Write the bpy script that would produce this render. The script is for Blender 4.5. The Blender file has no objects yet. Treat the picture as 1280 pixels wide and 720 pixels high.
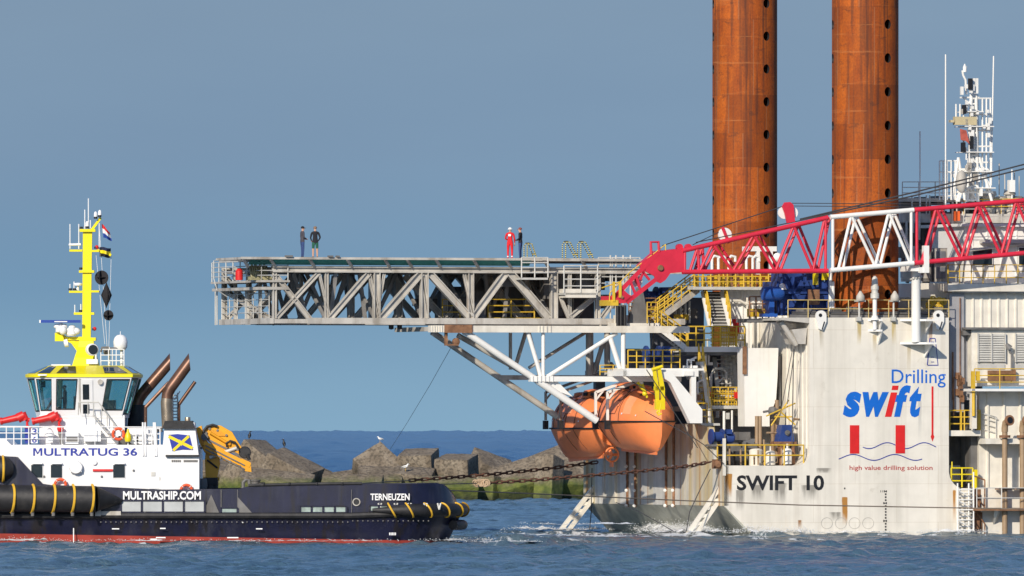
import bpy, bmesh, math, random
import numpy as np
from mathutils import Vector, Matrix, Euler, noise
random.seed(7)
rnd = random.Random(11)
sc = bpy.context.scene
COL = sc.collection
PI = math.pi
F = 14700.0          # focal length in photograph pixels (1280 wide)
D = 700.0            # metres from the camera to the barge corner
H = 6.4              # eye height above the water
HOR = 533.0          # horizon row

# ------------------------------------------------------------------ frames
class Frame:
    def __init__(s, ox, oy, deg):
        s.ox, s.oy, s.th = ox, oy, math.radians(deg)
        s.c, s.s = math.cos(s.th), math.sin(s.th)
    def W(s, p):
        u, v, z = p
        return Vector((s.ox + u*s.c - v*s.s, s.oy + u*s.s + v*s.c, z))
    def S(s, px, py, v):
        k = (px-640)/F
        u = (k*(D+s.oy+v*s.c) - s.ox + v*s.s)/(s.c-k*s.s)
        d = D+s.oy+u*s.s+v*s.c
        return Vector((u, v, H+(HOR-py)*d/F))
    def E(s, px, py, u):
        k = (px-640)/F
        v = (k*(D+s.oy+u*s.s) - s.ox - u*s.c)/(-s.s-k*s.c)
        d = D+s.oy+u*s.s+v*s.c
        return Vector((u, v, H+(HOR-py)*d/F))
RIG = Frame((905-640)/F*D, 0, 18.5)
TUG = Frame(-10.0, -49, 0)
WORLD = Frame(0, 0, 0)
S, E, TS = RIG.S, RIG.E, TUG.S

# ------------------------------------------------------------------ mesh builder
class MB:
    def __init__(s): s.v, s.f, s.m, s.sm = [], [], [], []
    def add(s, vs, fs, mi=0, smooth=False):
        b = len(s.v)
        s.v += [Vector(p) for p in vs]
        for f in fs:
            s.f.append([i+b for i in f]); s.m.append(mi); s.sm.append(smooth)
        return s
    def box(s, u0, u1, v0, v1, z0, z1, mi=0):
        if u0 > u1: u0, u1 = u1, u0
        if v0 > v1: v0, v1 = v1, v0
        if z0 > z1: z0, z1 = z1, z0
        return s.add([(u0,v0,z0),(u1,v0,z0),(u1,v1,z0),(u0,v1,z0),(u0,v0,z1),(u1,v0,z1),(u1,v1,z1),(u0,v1,z1)],
                     [(0,3,2,1),(4,5,6,7),(0,1,5,4),(1,2,6,5),(2,3,7,6),(3,0,4,7)], mi)
    def obox(s, c, ax, ay, az, mi=0):
        c, ax, ay, az = Vector(c), Vector(ax), Vector(ay), Vector(az)
        P = [c+ax*i+ay*j+az*k for k in (-1,1) for i,j in ((-1,-1),(1,-1),(1,1),(-1,1))]
        return s.add(P, [(0,3,2,1),(4,5,6,7),(0,1,5,4),(1,2,6,5),(2,3,7,6),(3,0,4,7)], mi)
    def beam(s, p, q, w, h=None, mi=0):
        # rectangular bar: w is its width across v, h its depth in the plane
        p, q = Vector(p), Vector(q); d = q-p; L = d.length
        if L < 1e-6: return s
        d.normalize()
        ref = Vector((0,1,0)) if abs(d.y) < .95 else Vector((0,0,1))
        n = d.cross(ref).normalized(); m = n.cross(d).normalized()
        h = w if h is None else h
        return s.obox((p+q)/2, d*L/2, m*w/2, n*h/2, mi)
    def ibeam(s, p, q, w, h, t=.06, mi=0):
        p, q = Vector(p), Vector(q); d = (q-p); L = d.length; d.normalize()
        ref = Vector((0,1,0)) if abs(d.y) < .95 else Vector((0,0,1))
        n = d.cross(ref).normalized(); m = n.cross(d).normalized(); c = (p+q)/2
        s.obox(c+n*(h/2-t/2), d*L/2, m*w/2, n*t/2, mi); s.obox(c-n*(h/2-t/2), d*L/2, m*w/2, n*t/2, mi)
        return s.obox(c, d*L/2, m*t/2, n*(h/2-t), mi)
    def tube(s, p, q, r, n=8, r2=None, cap=True, mi=0):
        return s.path([p, q], [r, r if r2 is None else r2], n, cap, mi)
    def path(s, pts, r, n=8, cap=True, mi=0, closed=False):
        pts = [Vector(p) for p in pts]; N = len(pts)
        rr = r if isinstance(r, (list, tuple)) else [r]*N
        vs, fs, prev = [], [], None
        for i, p in enumerate(pts):
            a = pts[i-1] if (i > 0 or closed) else p
            b = pts[(i+1) % N] if (i < N-1 or closed) else p
            d = (b-a)
            d = d.normalized() if d.length > 1e-9 else Vector((0,0,1))
            if prev is None:
                ref = Vector((0,0,1)) if abs(d.z) < .9 else Vector((1,0,0))
                x = d.cross(ref).normalized()
            else:
                x = (prev - d*prev.dot(d))
                x = x.normalized() if x.length > 1e-6 else d.orthogonal().normalized()
            prev = x; y = d.cross(x)
            for k in range(n):
                t = 2*PI*k/n
                vs.append(p+(x*math.cos(t)+y*math.sin(t))*rr[i])
        M = N if closed else N-1
        for i in range(M):
            for k in range(n):
                a, b = i*n+k, i*n+(k+1) % n
                c, d2 = ((i+1) % N)*n+(k+1) % n, ((i+1) % N)*n+k
                fs.append((a,b,c,d2))
        s.add(vs, fs, mi, True)
        if cap and not closed:
            b0 = len(s.v)-len(vs)
            s.f.append([b0+k for k in range(n)][::-1]); s.m.append(mi); s.sm.append(False)
            s.f.append([b0+(N-1)*n+k for k in range(n)]); s.m.append(mi); s.sm.append(False)
        return s
    def prism(s, poly, ext, mi=0):
        poly = [Vector(p) for p in poly]; ext = Vector(ext); n = len(poly)
        return s.add(poly+[p+ext for p in poly],
                     [list(range(n))[::-1], list(range(n, 2*n))]+[(i,(i+1)%n,n+(i+1)%n,n+i) for i in range(n)], mi)
    def lathe(s, c, prof, axis=(0,0,1), n=16, mi=0, smooth=True):
        # prof: list of (radius, distance along the axis)
        c, d = Vector(c), Vector(axis).normalized()
        x = d.orthogonal().normalized(); y = d.cross(x)
        vs, fs = [], []
        for r, h in prof:
            for k in range(n):
                t = 2*PI*k/n
                vs.append(c+d*h+(x*math.cos(t)+y*math.sin(t))*max(r,1e-4))
        for i in range(len(prof)-1):
            for k in range(n):
                fs.append((i*n+k, i*n+(k+1)%n, (i+1)*n+(k+1)%n, (i+1)*n+k))
        s.add(vs, fs, mi, smooth)
        b0 = len(s.v)-len(vs)
        for i in (0, len(prof)-1):
            if prof[i][0] > 1e-3:
                f = [b0+i*n+k for k in range(n)]
                s.f.append(f[::-1] if i == 0 else f); s.m.append(mi); s.sm.append(False)
        return s
    def ball(s, c, r, n=14, mi=0):
        r = r if isinstance(r, (tuple, list)) else (r,r,r)
        c = Vector(c); m = n//2; vs, fs = [], []
        for i in range(m+1):
            a = PI*i/m
            for k in range(n):
                t = 2*PI*k/n
                vs.append(c+Vector((r[0]*math.sin(a)*math.cos(t), r[1]*math.sin(a)*math.sin(t), -r[2]*math.cos(a))))
        for i in range(m):
            for k in range(n):
                fs.append((i*n+k, i*n+(k+1)%n, (i+1)*n+(k+1)%n, (i+1)*n+k))
        return s.add(vs, fs, mi, True)
    def torus(s, c, axis, R, r, n=20, m=8, mi=0):
        c, d = Vector(c), Vector(axis).normalized()
        x = d.orthogonal().normalized(); y = d.cross(x)
        return s.path([c+(x*math.cos(2*PI*k/n)+y*math.sin(2*PI*k/n))*R for k in range(n)], r, m, False, mi, True)
    def rail(s, pts, h=1.1, n=3, r=.028, step=1.4, mi=0):
        # guard rail along a polyline of base points
        pts = [Vector(p) for p in pts]; up = Vector((0,0,1))
        for a, b in zip(pts[:-1], pts[1:]):
            L = (b-a).length; k = max(1, round(L/step))
            for i in range(k+1):
                p = a+(b-a)*i/k
                s.tube(p, p+up*h, r, 6, mi=mi)
            for j in range(n):
                z = h*(1-j/n)
                s.tube(a+up*z, b+up*z, r*.9, 6, mi=mi)
        return s
    def stair(s, a, b, w, side, n=10, mi=0, mt=0):
        # flight from a (foot) to b (head); side = unit vector across
        a, b, side = Vector(a), Vector(b), Vector(side)
        for k in (0, 1):
            o = side*w*k
            s.beam(a+o, b+o, .06, .28, mi)
        for i in range(n):
            c = a+(b-a)*(i+.5)/n+side*w/2
            d = Vector((b.x-a.x, b.y-a.y, 0)).normalized()
            s.obox(c, side*(w/2-.03), d*.14, Vector((0,0,.025)), mt)
        return s

# ------------------------------------------------------------------ things
def flat_mesh(name, mb, origin, mats):
    me = bpy.data.meshes.new(name)
    o = Vector(origin)
    me.from_pydata([tuple(p-o) for p in mb.v], [], mb.f)
    for m in mats: me.materials.append(m)
    me.polygons.foreach_set('material_index', mb.m)
    me.polygons.foreach_set('use_smooth', mb.sm)
    bm = bmesh.new(); bm.from_mesh(me)
    bmesh.ops.recalc_face_normals(bm, faces=bm.faces[:])
    bm.to_mesh(me); bm.free()
    me.update(); me.set_sharp_from_angle(angle=math.radians(38))
    return me

SINGLE = {'pump_blocks':'pump_block','stand_pipes':'stand_pipe','stand_pipe':'stand_pipe','lever_rods':'lever_rod','pipework':'pipe_block','machinery':'machine_block','deck_gear':'deck_item',
 'antenna_fittings':'antenna','junction_box':'junction_box','valve':'valve','valve_pipes':'valve_pipe','hanging_hoses':'hanging_hose','hull_marks':'hull_mark','fender_bracket':'fender_bracket','mast_lamp':'mast_lamp',
 'lamp_base':'lamp_base','whip_antenna':'whip_antenna','halyard':'halyard','logo_emblem':'logo_emblem','pendant_wire':'pendant_wire','hanging_wire':'hanging_wire','fall_wire':'fall_wire','pipe_run':'pipe_run','signal_lamp':'signal_lamp',
 'cable_pipes':'cable_pipe','fire_box':'fire_box','red_lamp':'red_lamp','wall_lamp':'wall_lamp','roof_lamp':'roof_lamp','thruster_marks':'thruster_mark','deck_fitting':'deck_fitting','yellow_cover':'yellow_cover','bulwark_stay':'bulwark_stay','plate_seam':'plate_seam',
 'white_band':'white_band','roof_window':'roof_window','reflective_tape':'reflective_tape','pins_and_gap_strips':'pivot_pin','rusted_plate':'rusted_plate','underside_lamp':'underside_lamp','door_glass':'door_glass','cabinet_door':'cabinet_door','reflective_band':'reflective_band','hydraulic_hose':'hydraulic_hose','frame_rib':'frame_rib','monitor_pipe':'monitor_pipe','deck_locker':'deck_locker','deck_winch':'deck_winch','console':'console','small_exhaust':'small_exhaust','vent_cowl':'vent_cowl'}
def islands(mb):
    """the separate pieces of a builder, each as a builder of its own"""
    par = list(range(len(mb.v)))
    def find(a):
        while par[a] != a: par[a] = par[par[a]]; a = par[a]
        return a
    for f in mb.f:
        r = find(f[0])
        for i in f[1:]: par[find(i)] = r
    out = {}
    for f, mi, sm in zip(mb.f, mb.m, mb.sm):
        g, mp = out.setdefault(find(f[0]), (MB(), {}))
        ids = []
        for i in f:
            if i not in mp: mp[i] = len(g.v); g.v.append(mb.v[i])
            ids.append(mp[i])
        g.f.append(ids); g.m.append(mi); g.sm.append(sm)
    return [g for g, _ in out.values()]
THINGS = []
class Thing:
    def __init__(s, name, label, cat, frame=RIG, group=None, kind=None):
        s.name, s.label, s.cat, s.frame, s.group, s.kind = name, label, cat, frame, group, kind
        s.parts = []; s.root = None
        THINGS.append(s)
    def part(s, name, mb, mat, parent=None, label=None, kind=None):
        if name in SINGLE:
            q = None
            for g in islands(mb): q = s._part(SINGLE[name], g, mat, parent, label, kind)
            return q
        return s._part(name, mb, mat, parent, label, kind)
    def _part(s, name, mb, mat, parent=None, label=None, kind=None):
        p = dict(name=name, mb=mb, mats=mat if isinstance(mat, (list, tuple)) else [mat], parent=parent, label=label, obj=None, kind=kind)
        s.parts.append(p); return p
    def sub(s, parent, name, mb, mat, label=None):
        return s.part(name, mb, mat, parent, label)
    def finish(s):
        vs = [p for q in s.parts for p in q['mb'].v]
        lo = Vector([min(p[i] for p in vs) for i in range(3)]); hi = Vector([max(p[i] for p in vs) for i in range(3)])
        base = Vector(((lo.x+hi.x)/2, (lo.y+hi.y)/2, lo.z))
        single = len(s.parts) == 1 and s.parts[0]['name'] == s.name
        if single:
            q = s.parts[0]
            root = bpy.data.objects.new(s.name, flat_mesh(s.name, q['mb'], base, q['mats']))
        else:
            root = bpy.data.objects.new(s.name, None); root.empty_display_size = .5
        root.location = s.frame.W(base); root.rotation_euler = (0, 0, s.frame.th)
        COL.objects.link(root)
        for k, x in (('label', s.label), ('category', s.cat), ('group', s.group), ('kind', s.kind)):
            if x: root[k] = x
        if not single:
            for q in s.parts:
                if not q['mb'].v: continue
                o = bpy.data.objects.new(q['name'], flat_mesh(q['name'], q['mb'], base, q['mats']))
                COL.objects.link(o)
                o.parent = q['parent']['obj'] if q['parent'] else root
                if q['label']: o['label'] = q['label']
                if q['kind']: o['kind'] = q['kind']
                q['obj'] = o
        s.root = root
        return root
def one(name, label, cat, mb, mat, frame=RIG, group=None, kind=None):
    t = Thing(name, label, cat, frame, group, kind); t.part(name, mb, mat); return t

# ------------------------------------------------------------------ lettering
def text_mb(mb, s, place, box, bold=0.0, shear=0.0, proud=.012, mi=0, thick=.004):
    """writes s so that its outline fills box=(px0,px1,py0,py1) on the plane given by place(px,py)->local point"""
    cu = bpy.data.curves.new('t', 'FONT'); cu.body = s; cu.size = 1; cu.offset = bold; cu.shear = shear
    cu.resolution_u = 3
    ob = bpy.data.objects.new('t', cu); COL.objects.link(ob)
    dg = bpy.context.evaluated_depsgraph_get()
    me = bpy.data.meshes.new_from_object(ob.evaluated_get(dg))
    P = [v.co.copy() for v in me.vertices]; fs = [list(p.vertices) for p in me.polygons]
    x0, x1 = min(p.x for p in P), max(p.x for p in P); y0, y1 = min(p.y for p in P), max(p.y for p in P)
    vs = []
    for p in P:
        q = place(box[0]+(p.x-x0)/(x1-x0)*(box[1]-box[0]), box[3]-(p.y-y0)/(y1-y0)*(box[3]-box[2]))
        vs.append(Vector((q.x, q.y-proud, q.z)))
    mb.add(vs, fs, mi)
    bpy.data.objects.remove(ob); bpy.data.meshes.remove(me); bpy.data.curves.remove(cu)

# ------------------------------------------------------------------ materials
def nd(nt, t, **kw):
    n = nt.nodes.new(t)
    for k, x in kw.items(): setattr(n, k, x)
    return n
def ramp(nt, fac, stops):
    r = nd(nt, 'ShaderNodeValToRGB'); e = r.color_ramp.elements
    while len(e) < len(stops): e.new(.5)
    for i, (p, c) in enumerate(stops):
        e[i].position = p; e[i].color = (*c, 1) if len(c) == 3 else c
    nt.links.new(fac, r.inputs[0]); return r.outputs[0]
def mixc(nt, fac, a, b, mode='MIX'):
    m = nd(nt, 'ShaderNodeMix', data_type='RGBA', blend_type=mode)
    for i, x in ((0, fac), (6, a), (7, b)):
        if hasattr(x, 'is_output'): nt.links.new(x, m.inputs[i])
        else: m.inputs[i].default_value = x if i == 0 else (*x, 1)
    return m.outputs[2]
def tex(nt, scale, mscale=(1,1,1), detail=4, rough=.55, loc=(0,0,0), dist=0):
    tc = nd(nt, 'ShaderNodeTexCoord'); mp = nd(nt, 'ShaderNodeMapping')
    mp.inputs['Scale'].default_value = mscale; mp.inputs['Location'].default_value = loc
    nt.links.new(tc.outputs['Object'], mp.inputs[0])
    n = nd(nt, 'ShaderNodeTexNoise'); n.inputs['Scale'].default_value = scale
    n.inputs['Detail'].default_value = detail; n.inputs['Roughness'].default_value = rough; n.inputs['Distortion'].default_value = dist
    nt.links.new(mp.outputs[0], n.inputs['Vector']); return n.outputs['Fac']
BW = lambda x: (x,x,x)
def mat(name, col, rough=.5, metal=0, var=.12, vs=1.2, streak=None, spots=None, bump=0, bs=6, spec=None):
    m = bpy.data.materials.new(name); m.use_nodes = True; nt = m.node_tree
    b = nt.nodes['Principled BSDF']
    c = mixc(nt, ramp(nt, tex(nt, vs), [(.3, BW(0)), (.7, BW(1))]), tuple(x*(1-var) for x in col), tuple(min(1, x*(1+var)) for x in col))
    for i, st in enumerate(streak if isinstance(streak, list) else [streak] if streak else []):
        # (colour, threshold, softness, scale, vertical stretch, amount)
        sc_, th, so, s2, zs, am = st
        f = ramp(nt, tex(nt, s2, (1,1,zs), 6, .6, (3.1*i, 7.7*i, i)), [(th, BW(0)), (th+so, BW(am))])
        c = mixc(nt, f, c, sc_)
    if spots:
        sc_, th, so, s2, am = spots
        f = ramp(nt, tex(nt, s2, detail=8, rough=.65, loc=(9,4,2)), [(th, BW(0)), (th+so, BW(am))])
        c = mixc(nt, f, c, sc_)
    nt.links.new(c, b.inputs['Base Color'])
    b.inputs['Roughness'].default_value = rough; b.inputs['Metallic'].default_value = metal
    if spec is not None: b.inputs['Specular IOR Level'].default_value = spec
    if bump:
        bp = nd(nt, 'ShaderNodeBump'); bp.inputs['Strength'].default_value = bump; bp.inputs['Distance'].default_value = .05
        nt.links.new(tex(nt, bs), bp.inputs['Height']); nt.links.new(bp.outputs[0], b.inputs['Normal'])
    return m
RUST = (.22,.085,.025); GRIME = (.33,.29,.22)
m_white = mat('barge_white_paint', (.73,.69,.60), .45, streak=[(GRIME,.52,.18,.9,.06,.35), ((.30,.15,.05),.66,.08,1.1,.05,.7)], spots=((.2,.12,.06),.72,.05,2.5,.6))
m_panel = mat('barge_side_paint', (.76,.72,.635), .45, var=.05, streak=[((.52,.49,.42),.5,.2,.55,.05,.6), ((.45,.33,.18),.62,.12,.9,.04,.5), ((.58,.53,.45),.55,.1,1.4,.03,.45)], spots=((.42,.38,.3),.62,.12,.6,.5), bump=.22, bs=.9)
m_stern = mat('stern_plating_paint', (.56,.55,.51), .55, var=.14, streak=[((.50,.40,.20),.45,.14,.5,.04,.9), ((.33,.32,.30),.52,.12,1.1,.07,.55), ((.36,.17,.04),.54,.08,.9,.04,.9)], spots=((.34,.33,.3),.6,.15,.8,.5))
m_slime = mat('bottom_paint_with_weed', (.36,.36,.30), .5, var=.25, streak=[((.40,.40,.33),.52,.2,1.2,.12,.6)])
m_clean = mat('clean_white_paint', (.80,.79,.75), .4, var=.04, streak=(GRIME,.58,.25,1.2,.08,.3))
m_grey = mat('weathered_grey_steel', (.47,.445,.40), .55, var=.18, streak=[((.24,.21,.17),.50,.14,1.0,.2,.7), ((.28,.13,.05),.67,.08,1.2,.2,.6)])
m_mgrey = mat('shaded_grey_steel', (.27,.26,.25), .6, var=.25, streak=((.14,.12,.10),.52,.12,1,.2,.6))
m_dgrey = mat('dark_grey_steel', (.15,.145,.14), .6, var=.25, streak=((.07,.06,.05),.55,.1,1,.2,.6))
m_bluegrey = mat('blue_grey_bulkhead_paint', (.17,.18,.21), .6, var=.15, streak=((.09,.09,.10),.55,.15,.8,.1,.6))
m_galv = mat('galvanised_rail', (.55,.54,.50), .5, .1, var=.15)
m_yellow = mat('yellow_rail_paint', (.62,.40,.03), .5, var=.2, vs=.8, spots=((.20,.10,.03),.6,.1,3,.7))
m_byellow = mat('bright_yellow_paint', (.78,.62,.01), .4, var=.06)
m_red = mat('crane_red_paint', (.62,.024,.052), .42, var=.12, spots=((.25,.03,.03),.64,.1,1.5,.6))
m_bred = mat('bright_red_paint', (.65,.02,.018), .4, var=.12, spots=((.45,.10,.07),.64,.06,3,.6))
m_orange = mat('orange_glass_fibre', (.88,.25,.080), .42, var=.07, streak=((.42,.10,.04),.58,.15,1.2,.3,.45))
m_blue = mat('blue_machine_paint', (.02,.05,.20), .45, var=.3, spots=((.05,.04,.04),.64,.08,2.5,.7))
WORN = ((.62,.60,.55),.655,.03,4,.55)
m_logo = mat('logo_blue_paint', (.005,.13,.56), .45, var=.06, spots=WORN)
m_ink = mat('lettering_dark_blue', (.012,.03,.30), .45, var=.03)
m_black = mat('lettering_black', (.012,.012,.014), .5, var=.03)
m_name = mat('worn_black_lettering', (.014,.014,.016), .5, var=.1, spots=WORN)
m_redtext = mat('lettering_red', (.42,.03,.03), .5, var=.05, spots=WORN)
m_whitet = mat('lettering_white', (.8,.8,.8), .5, var=.02)
m_rubber = mat('black_rubber', (.014,.014,.016), .6, var=.4, vs=2, streak=((.05,.047,.045),.5,.2,1.3,.5,.6), spots=((.085,.08,.075),.60,.12,3,.6), bump=.3, bs=3)
m_navy = mat('tug_hull_navy', (.009,.010,.032), .36, var=.3, streak=[((.035,.036,.055),.50,.15,1.1,.12,.7),((.015,.012,.012),.52,.1,2.2,.08,.8)], spots=((.13,.13,.14),.68,.05,2.6,.55), bump=.25, bs=.8)
m_boot = mat('red_bottom_paint', (.36,.05,.035), .5, var=.2)
m_tugw = mat('tug_white_paint', (.80,.80,.80), .35, var=.03, streak=((.55,.52,.46),.62,.15,1.2,.07,.3))
m_tugyel = mat('tug_yellow_paint', (.82,.70,.0), .35, var=.04)
m_strap = mat('yellow_strap', (.72,.42,.03), .6, var=.12, vs=4)
m_crane_or = mat('deck_crane_yellow', (.78,.36,.008), .38, var=.08, spots=((.30,.12,.01),.66,.08,2.5,.6))
m_exh = mat('heat_stained_exhaust', (.17,.09,.06), .36, .55, var=.35, vs=1.3, streak=((.03,.025,.025),.5,.3,.7,.3,.7))
m_exh2 = mat('exhaust_lower_pipe', (.33,.27,.20), .35, .6, var=.3)
m_leg = None
m_chain = mat('rusty_chain', (.10,.042,.025), .75, var=.4, vs=5)
m_rope = mat('tow_rope', (.16,.13,.10), .8, var=.2)
m_wire = mat('steel_wire', (.08,.08,.08), .5, .5, var=.1)
m_net = mat('green_safety_net', (.16,.42,.36), .7, var=.25, vs=5)
def net_glow(m):
    nt = m.node_tree; b = nt.nodes['Principled BSDF']; t = nd(nt, 'ShaderNodeBsdfTranslucent'); t.inputs[0].default_value = (.20,.62,.52,1)
    x = nd(nt, 'ShaderNodeMixShader'); x.inputs[0].default_value = .6; o = nt.nodes['Material Output']
    nt.links.new(b.outputs[0], x.inputs[1]); nt.links.new(t.outputs[0], x.inputs[2]); nt.links.new(x.outputs[0], o.inputs[0])
net_glow(m_net)
m_skin = mat('skin', (.50,.29,.20), .5, var=.05)
m_wood = mat('brown_timber', (.22,.11,.05), .7, var=.3, vs=3)
m_lens = mat('dark_glass_lens', (.02,.025,.03), .08, var=.02)
m_rustp = mat('rusty_bracket', (.24,.12,.06), .75, var=.35, vs=2.5, spots=((.08,.035,.02),.5,.2,3,.8))
m_radar = mat('radar_blue', (.01,.05,.30), .4, var=.05)
m_pipe = mat('tan_pipe_paint', (.32,.22,.13), .5, var=.15, streak=((.16,.07,.03),.54,.15,1.5,.12,.8))

def leg_material():
    m = bpy.data.materials.new('rusted_leg_steel'); m.use_nodes = True; nt = m.node_tree
    b = nt.nodes['Principled BSDF']
    tc = nd(nt, 'ShaderNodeTexCoord'); sx = nd(nt, 'ShaderNodeSeparateXYZ'); nt.links.new(tc.outputs['Object'], sx.inputs[0])
    def mth(op, *a):
        n = nd(nt, 'ShaderNodeMath', operation=op)
        for i, x in enumerate(a):
            if hasattr(x, 'is_output'): nt.links.new(x, n.inputs[i])
            else: n.inputs[i].default_value = x
        return n.outputs[0]
    c = ramp(nt, tex(nt, .55, (1.2,1.2,.42), 10, .70), [(.26,(.17,.036,.010)),(.42,(.32,.066,.009)),(.58,(.43,.098,.010)),(.80,(.42,.14,.035))])
    # rolled plates: courses of uneven height, three or four plates round
    zz = mth('ADD', sx.outputs[2], mth('MULTIPLY', mth('SINE', mth('MULTIPLY', sx.outputs[2], .55)), .9))
    cz = mth('MULTIPLY_ADD', zz, 1/3.02, .21); fl = mth('FLOOR', cz)
    an = mth('MULTIPLY_ADD', mth('ARCTAN2', sx.outputs[1], sx.outputs[0]), .80, mth('MULTIPLY', fl, .37)); fa = mth('FLOOR', an)
    wn = nd(nt, 'ShaderNodeTexWhiteNoise', noise_dimensions='1D'); nt.links.new(mth('ADD', mth('MULTIPLY', fl, 7.13), mth('MULTIPLY', fa, 3.71)), wn.inputs['W'])
    c = mixc(nt, 1.0, c, ramp(nt, wn.outputs['Value'], [(0,(.72,.70,.70)),(.5,(1,1,1)),(1,(1.22,1.25,1.3))]), 'MULTIPLY')
    # dark runs, pale scale, black mill marks
    c = mixc(nt, ramp(nt, tex(nt, 1.5, (1,1,.045), 7, .65, (5,2,1)), [(.50,BW(0)),(.64,BW(.85))]), c, (.07,.024,.015))
    c = mixc(nt, ramp(nt, tex(nt, 1.9, (1,1,.05), 7, .66, (1,8,3)), [(.60,BW(0)),(.66,BW(.45))]), c, (.38,.17,.08))
    c = mixc(nt, ramp(nt, tex(nt, 1.3, (.5,.5,1.0), 7, .7, (2,5,8)), [(.62,BW(0)),(.68,BW(.5))]), c, (.05,.022,.018))
    c = mixc(nt, ramp(nt, tex(nt, 9, (1,1,.8), 6, .7, (4,1,8)), [(.40,BW(.35)),(.58,BW(0))]), c, (.11,.032,.012))
    c = mixc(nt, ramp(nt, tex(nt, 3.2, (1,1,.02), 5, .6, (14,3,1)), [(.56,BW(0)),(.62,BW(.6))]), c, (.10,.035,.018))
    c = mixc(nt, ramp(nt, tex(nt, 1.6, (.12,.12,2.2), 5, .65, (3,9,2)), [(.60,BW(0)),(.70,BW(.45))]), c, (.50,.19,.06))
    c = mixc(nt, ramp(nt, tex(nt, 2.6, (.5,.5,.9), 8, .75, (7,9,5)), [(.57,BW(0)),(.66,BW(.55))]), c, (.055,.024,.016))
    fr = mth('FRACT', cz)
    c = mixc(nt, ramp(nt, fr, [(0,BW(.35)),(.008,BW(.3)),(.02,BW(0)),(1,BW(0))]), c, (.09,.03,.014))
    fr2 = mth('FRACT', an)
    c = mixc(nt, ramp(nt, fr2, [(0,BW(.4)),(.02,BW(.35)),(.035,BW(0)),(1,BW(0))]), c, (.33,.16,.08))
    nt.links.new(c, b.inputs['Base Color']); b.inputs['Roughness'].default_value = .72
    b.inputs['Specular IOR Level'].default_value = .25
    bp = nd(nt, 'ShaderNodeBump'); bp.inputs['Strength'].default_value = .3; bp.inputs['Distance'].default_value = .03
    nt.links.new(tex(nt, 4, (1,1,.4), 6), bp.inputs['Height']); nt.links.new(bp.outputs[0], b.inputs['Normal'])
    return m
m_leg = leg_material()

def glass_material(name, tint, gl=.12):
    m = bpy.data.materials.new(name); m.use_nodes = True; nt = m.node_tree
    nt.nodes.remove(nt.nodes['Principled BSDF']); out = nt.nodes['Material Output']
    t = nd(nt, 'ShaderNodeBsdfTransparent'); t.inputs[0].default_value = (*tint, 1)
    g = nd(nt, 'ShaderNodeBsdfGlossy'); g.inputs['Roughness'].default_value = .02; g.inputs[0].default_value = (.9,.95,1,1)
    mx = nd(nt, 'ShaderNodeMixShader'); mx.inputs[0].default_value = gl
    nt.links.new(t.outputs[0], mx.inputs[1]); nt.links.new(g.outputs[0], mx.inputs[2]); nt.links.new(mx.outputs[0], out.inputs[0])
    return m
m_glass = glass_material('wheelhouse_glass', (.70,.90,.92), .12)
m_dglass = mat('dark_window_glass', (.015,.022,.03), .06, var=.05)

def concrete_material():
    m = bpy.data.materials.new('weathered_concrete'); m.use_nodes = True; nt = m.node_tree
    b = nt.nodes['Principled BSDF']
    c = ramp(nt, tex(nt, .7, detail=9, rough=.62), [(.3,(.12,.092,.062)),(.5,(.21,.168,.12)),(.7,(.30,.25,.185))])
    c = mixc(nt, ramp(nt, tex(nt, 4, detail=6), [(.40,BW(.75)),(.52,BW(0))]), c, (.075,.062,.046))
    c = mixc(nt, ramp(nt, tex(nt, 1.1, (1,1,.35), 8, .7, (3,3,3)), [(.56,BW(0)),(.68,BW(.5))]), c, (.36,.31,.24))
    # weed grows up to the high water line (world height, ragged edge)
    g = nd(nt, 'ShaderNodeNewGeometry'); sx = nd(nt, 'ShaderNodeSeparateXYZ'); nt.links.new(g.outputs['Position'], sx.inputs[0])
    a = nd(nt, 'ShaderNodeMath', operation='MULTIPLY_ADD'); nt.links.new(tex(nt, .8, detail=6), a.inputs[0]); a.inputs[1].default_value = 1.6
    nt.links.new(sx.outputs[2], a.inputs[2])
    f = ramp(nt, a.outputs[0], [(0,BW(1)),(.55,BW(.95)),(.85,BW(0))])
    sc2 = nt.nodes[-1] if False else None
    mr = nd(nt, 'ShaderNodeMapRange'); mr.inputs[1].default_value = 1.9; mr.inputs[2].default_value = 2.9
    mr.inputs[3].default_value = 1; mr.inputs[4].default_value = 0
    nt.links.new(a.outputs[0], mr.inputs[0])
    c = mixc(nt, mr.outputs[0], c, mixc(nt, ramp(nt, tex(nt, 1.5, detail=6), [(.35,BW(0)),(.65,BW(1))]), (.06,.085,.016), (.15,.17,.03)))
    # black tidal band low down
    mr2 = nd(nt, 'ShaderNodeMapRange'); mr2.inputs[1].default_value = .9; mr2.inputs[2].default_value = 1.5
    mr2.inputs[3].default_value = .8; mr2.inputs[4].default_value = 0
    nt.links.new(a.outputs[0], mr2.inputs[0])
    c = mixc(nt, mr2.outputs[0], c, (.03,.035,.025))
    nt.links.new(c, b.inputs['Base Color']); b.inputs['Roughness'].default_value = .85
    bp = nd(nt, 'ShaderNodeBump'); bp.inputs['Strength'].default_value = .9; bp.inputs['Distance'].default_value = .16
    nt.links.new(tex(nt, 2.6, detail=10, rough=.7), bp.inputs['Height']); nt.links.new(bp.outputs[0], b.inputs['Normal'])
    return m
m_conc = concrete_material()

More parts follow.
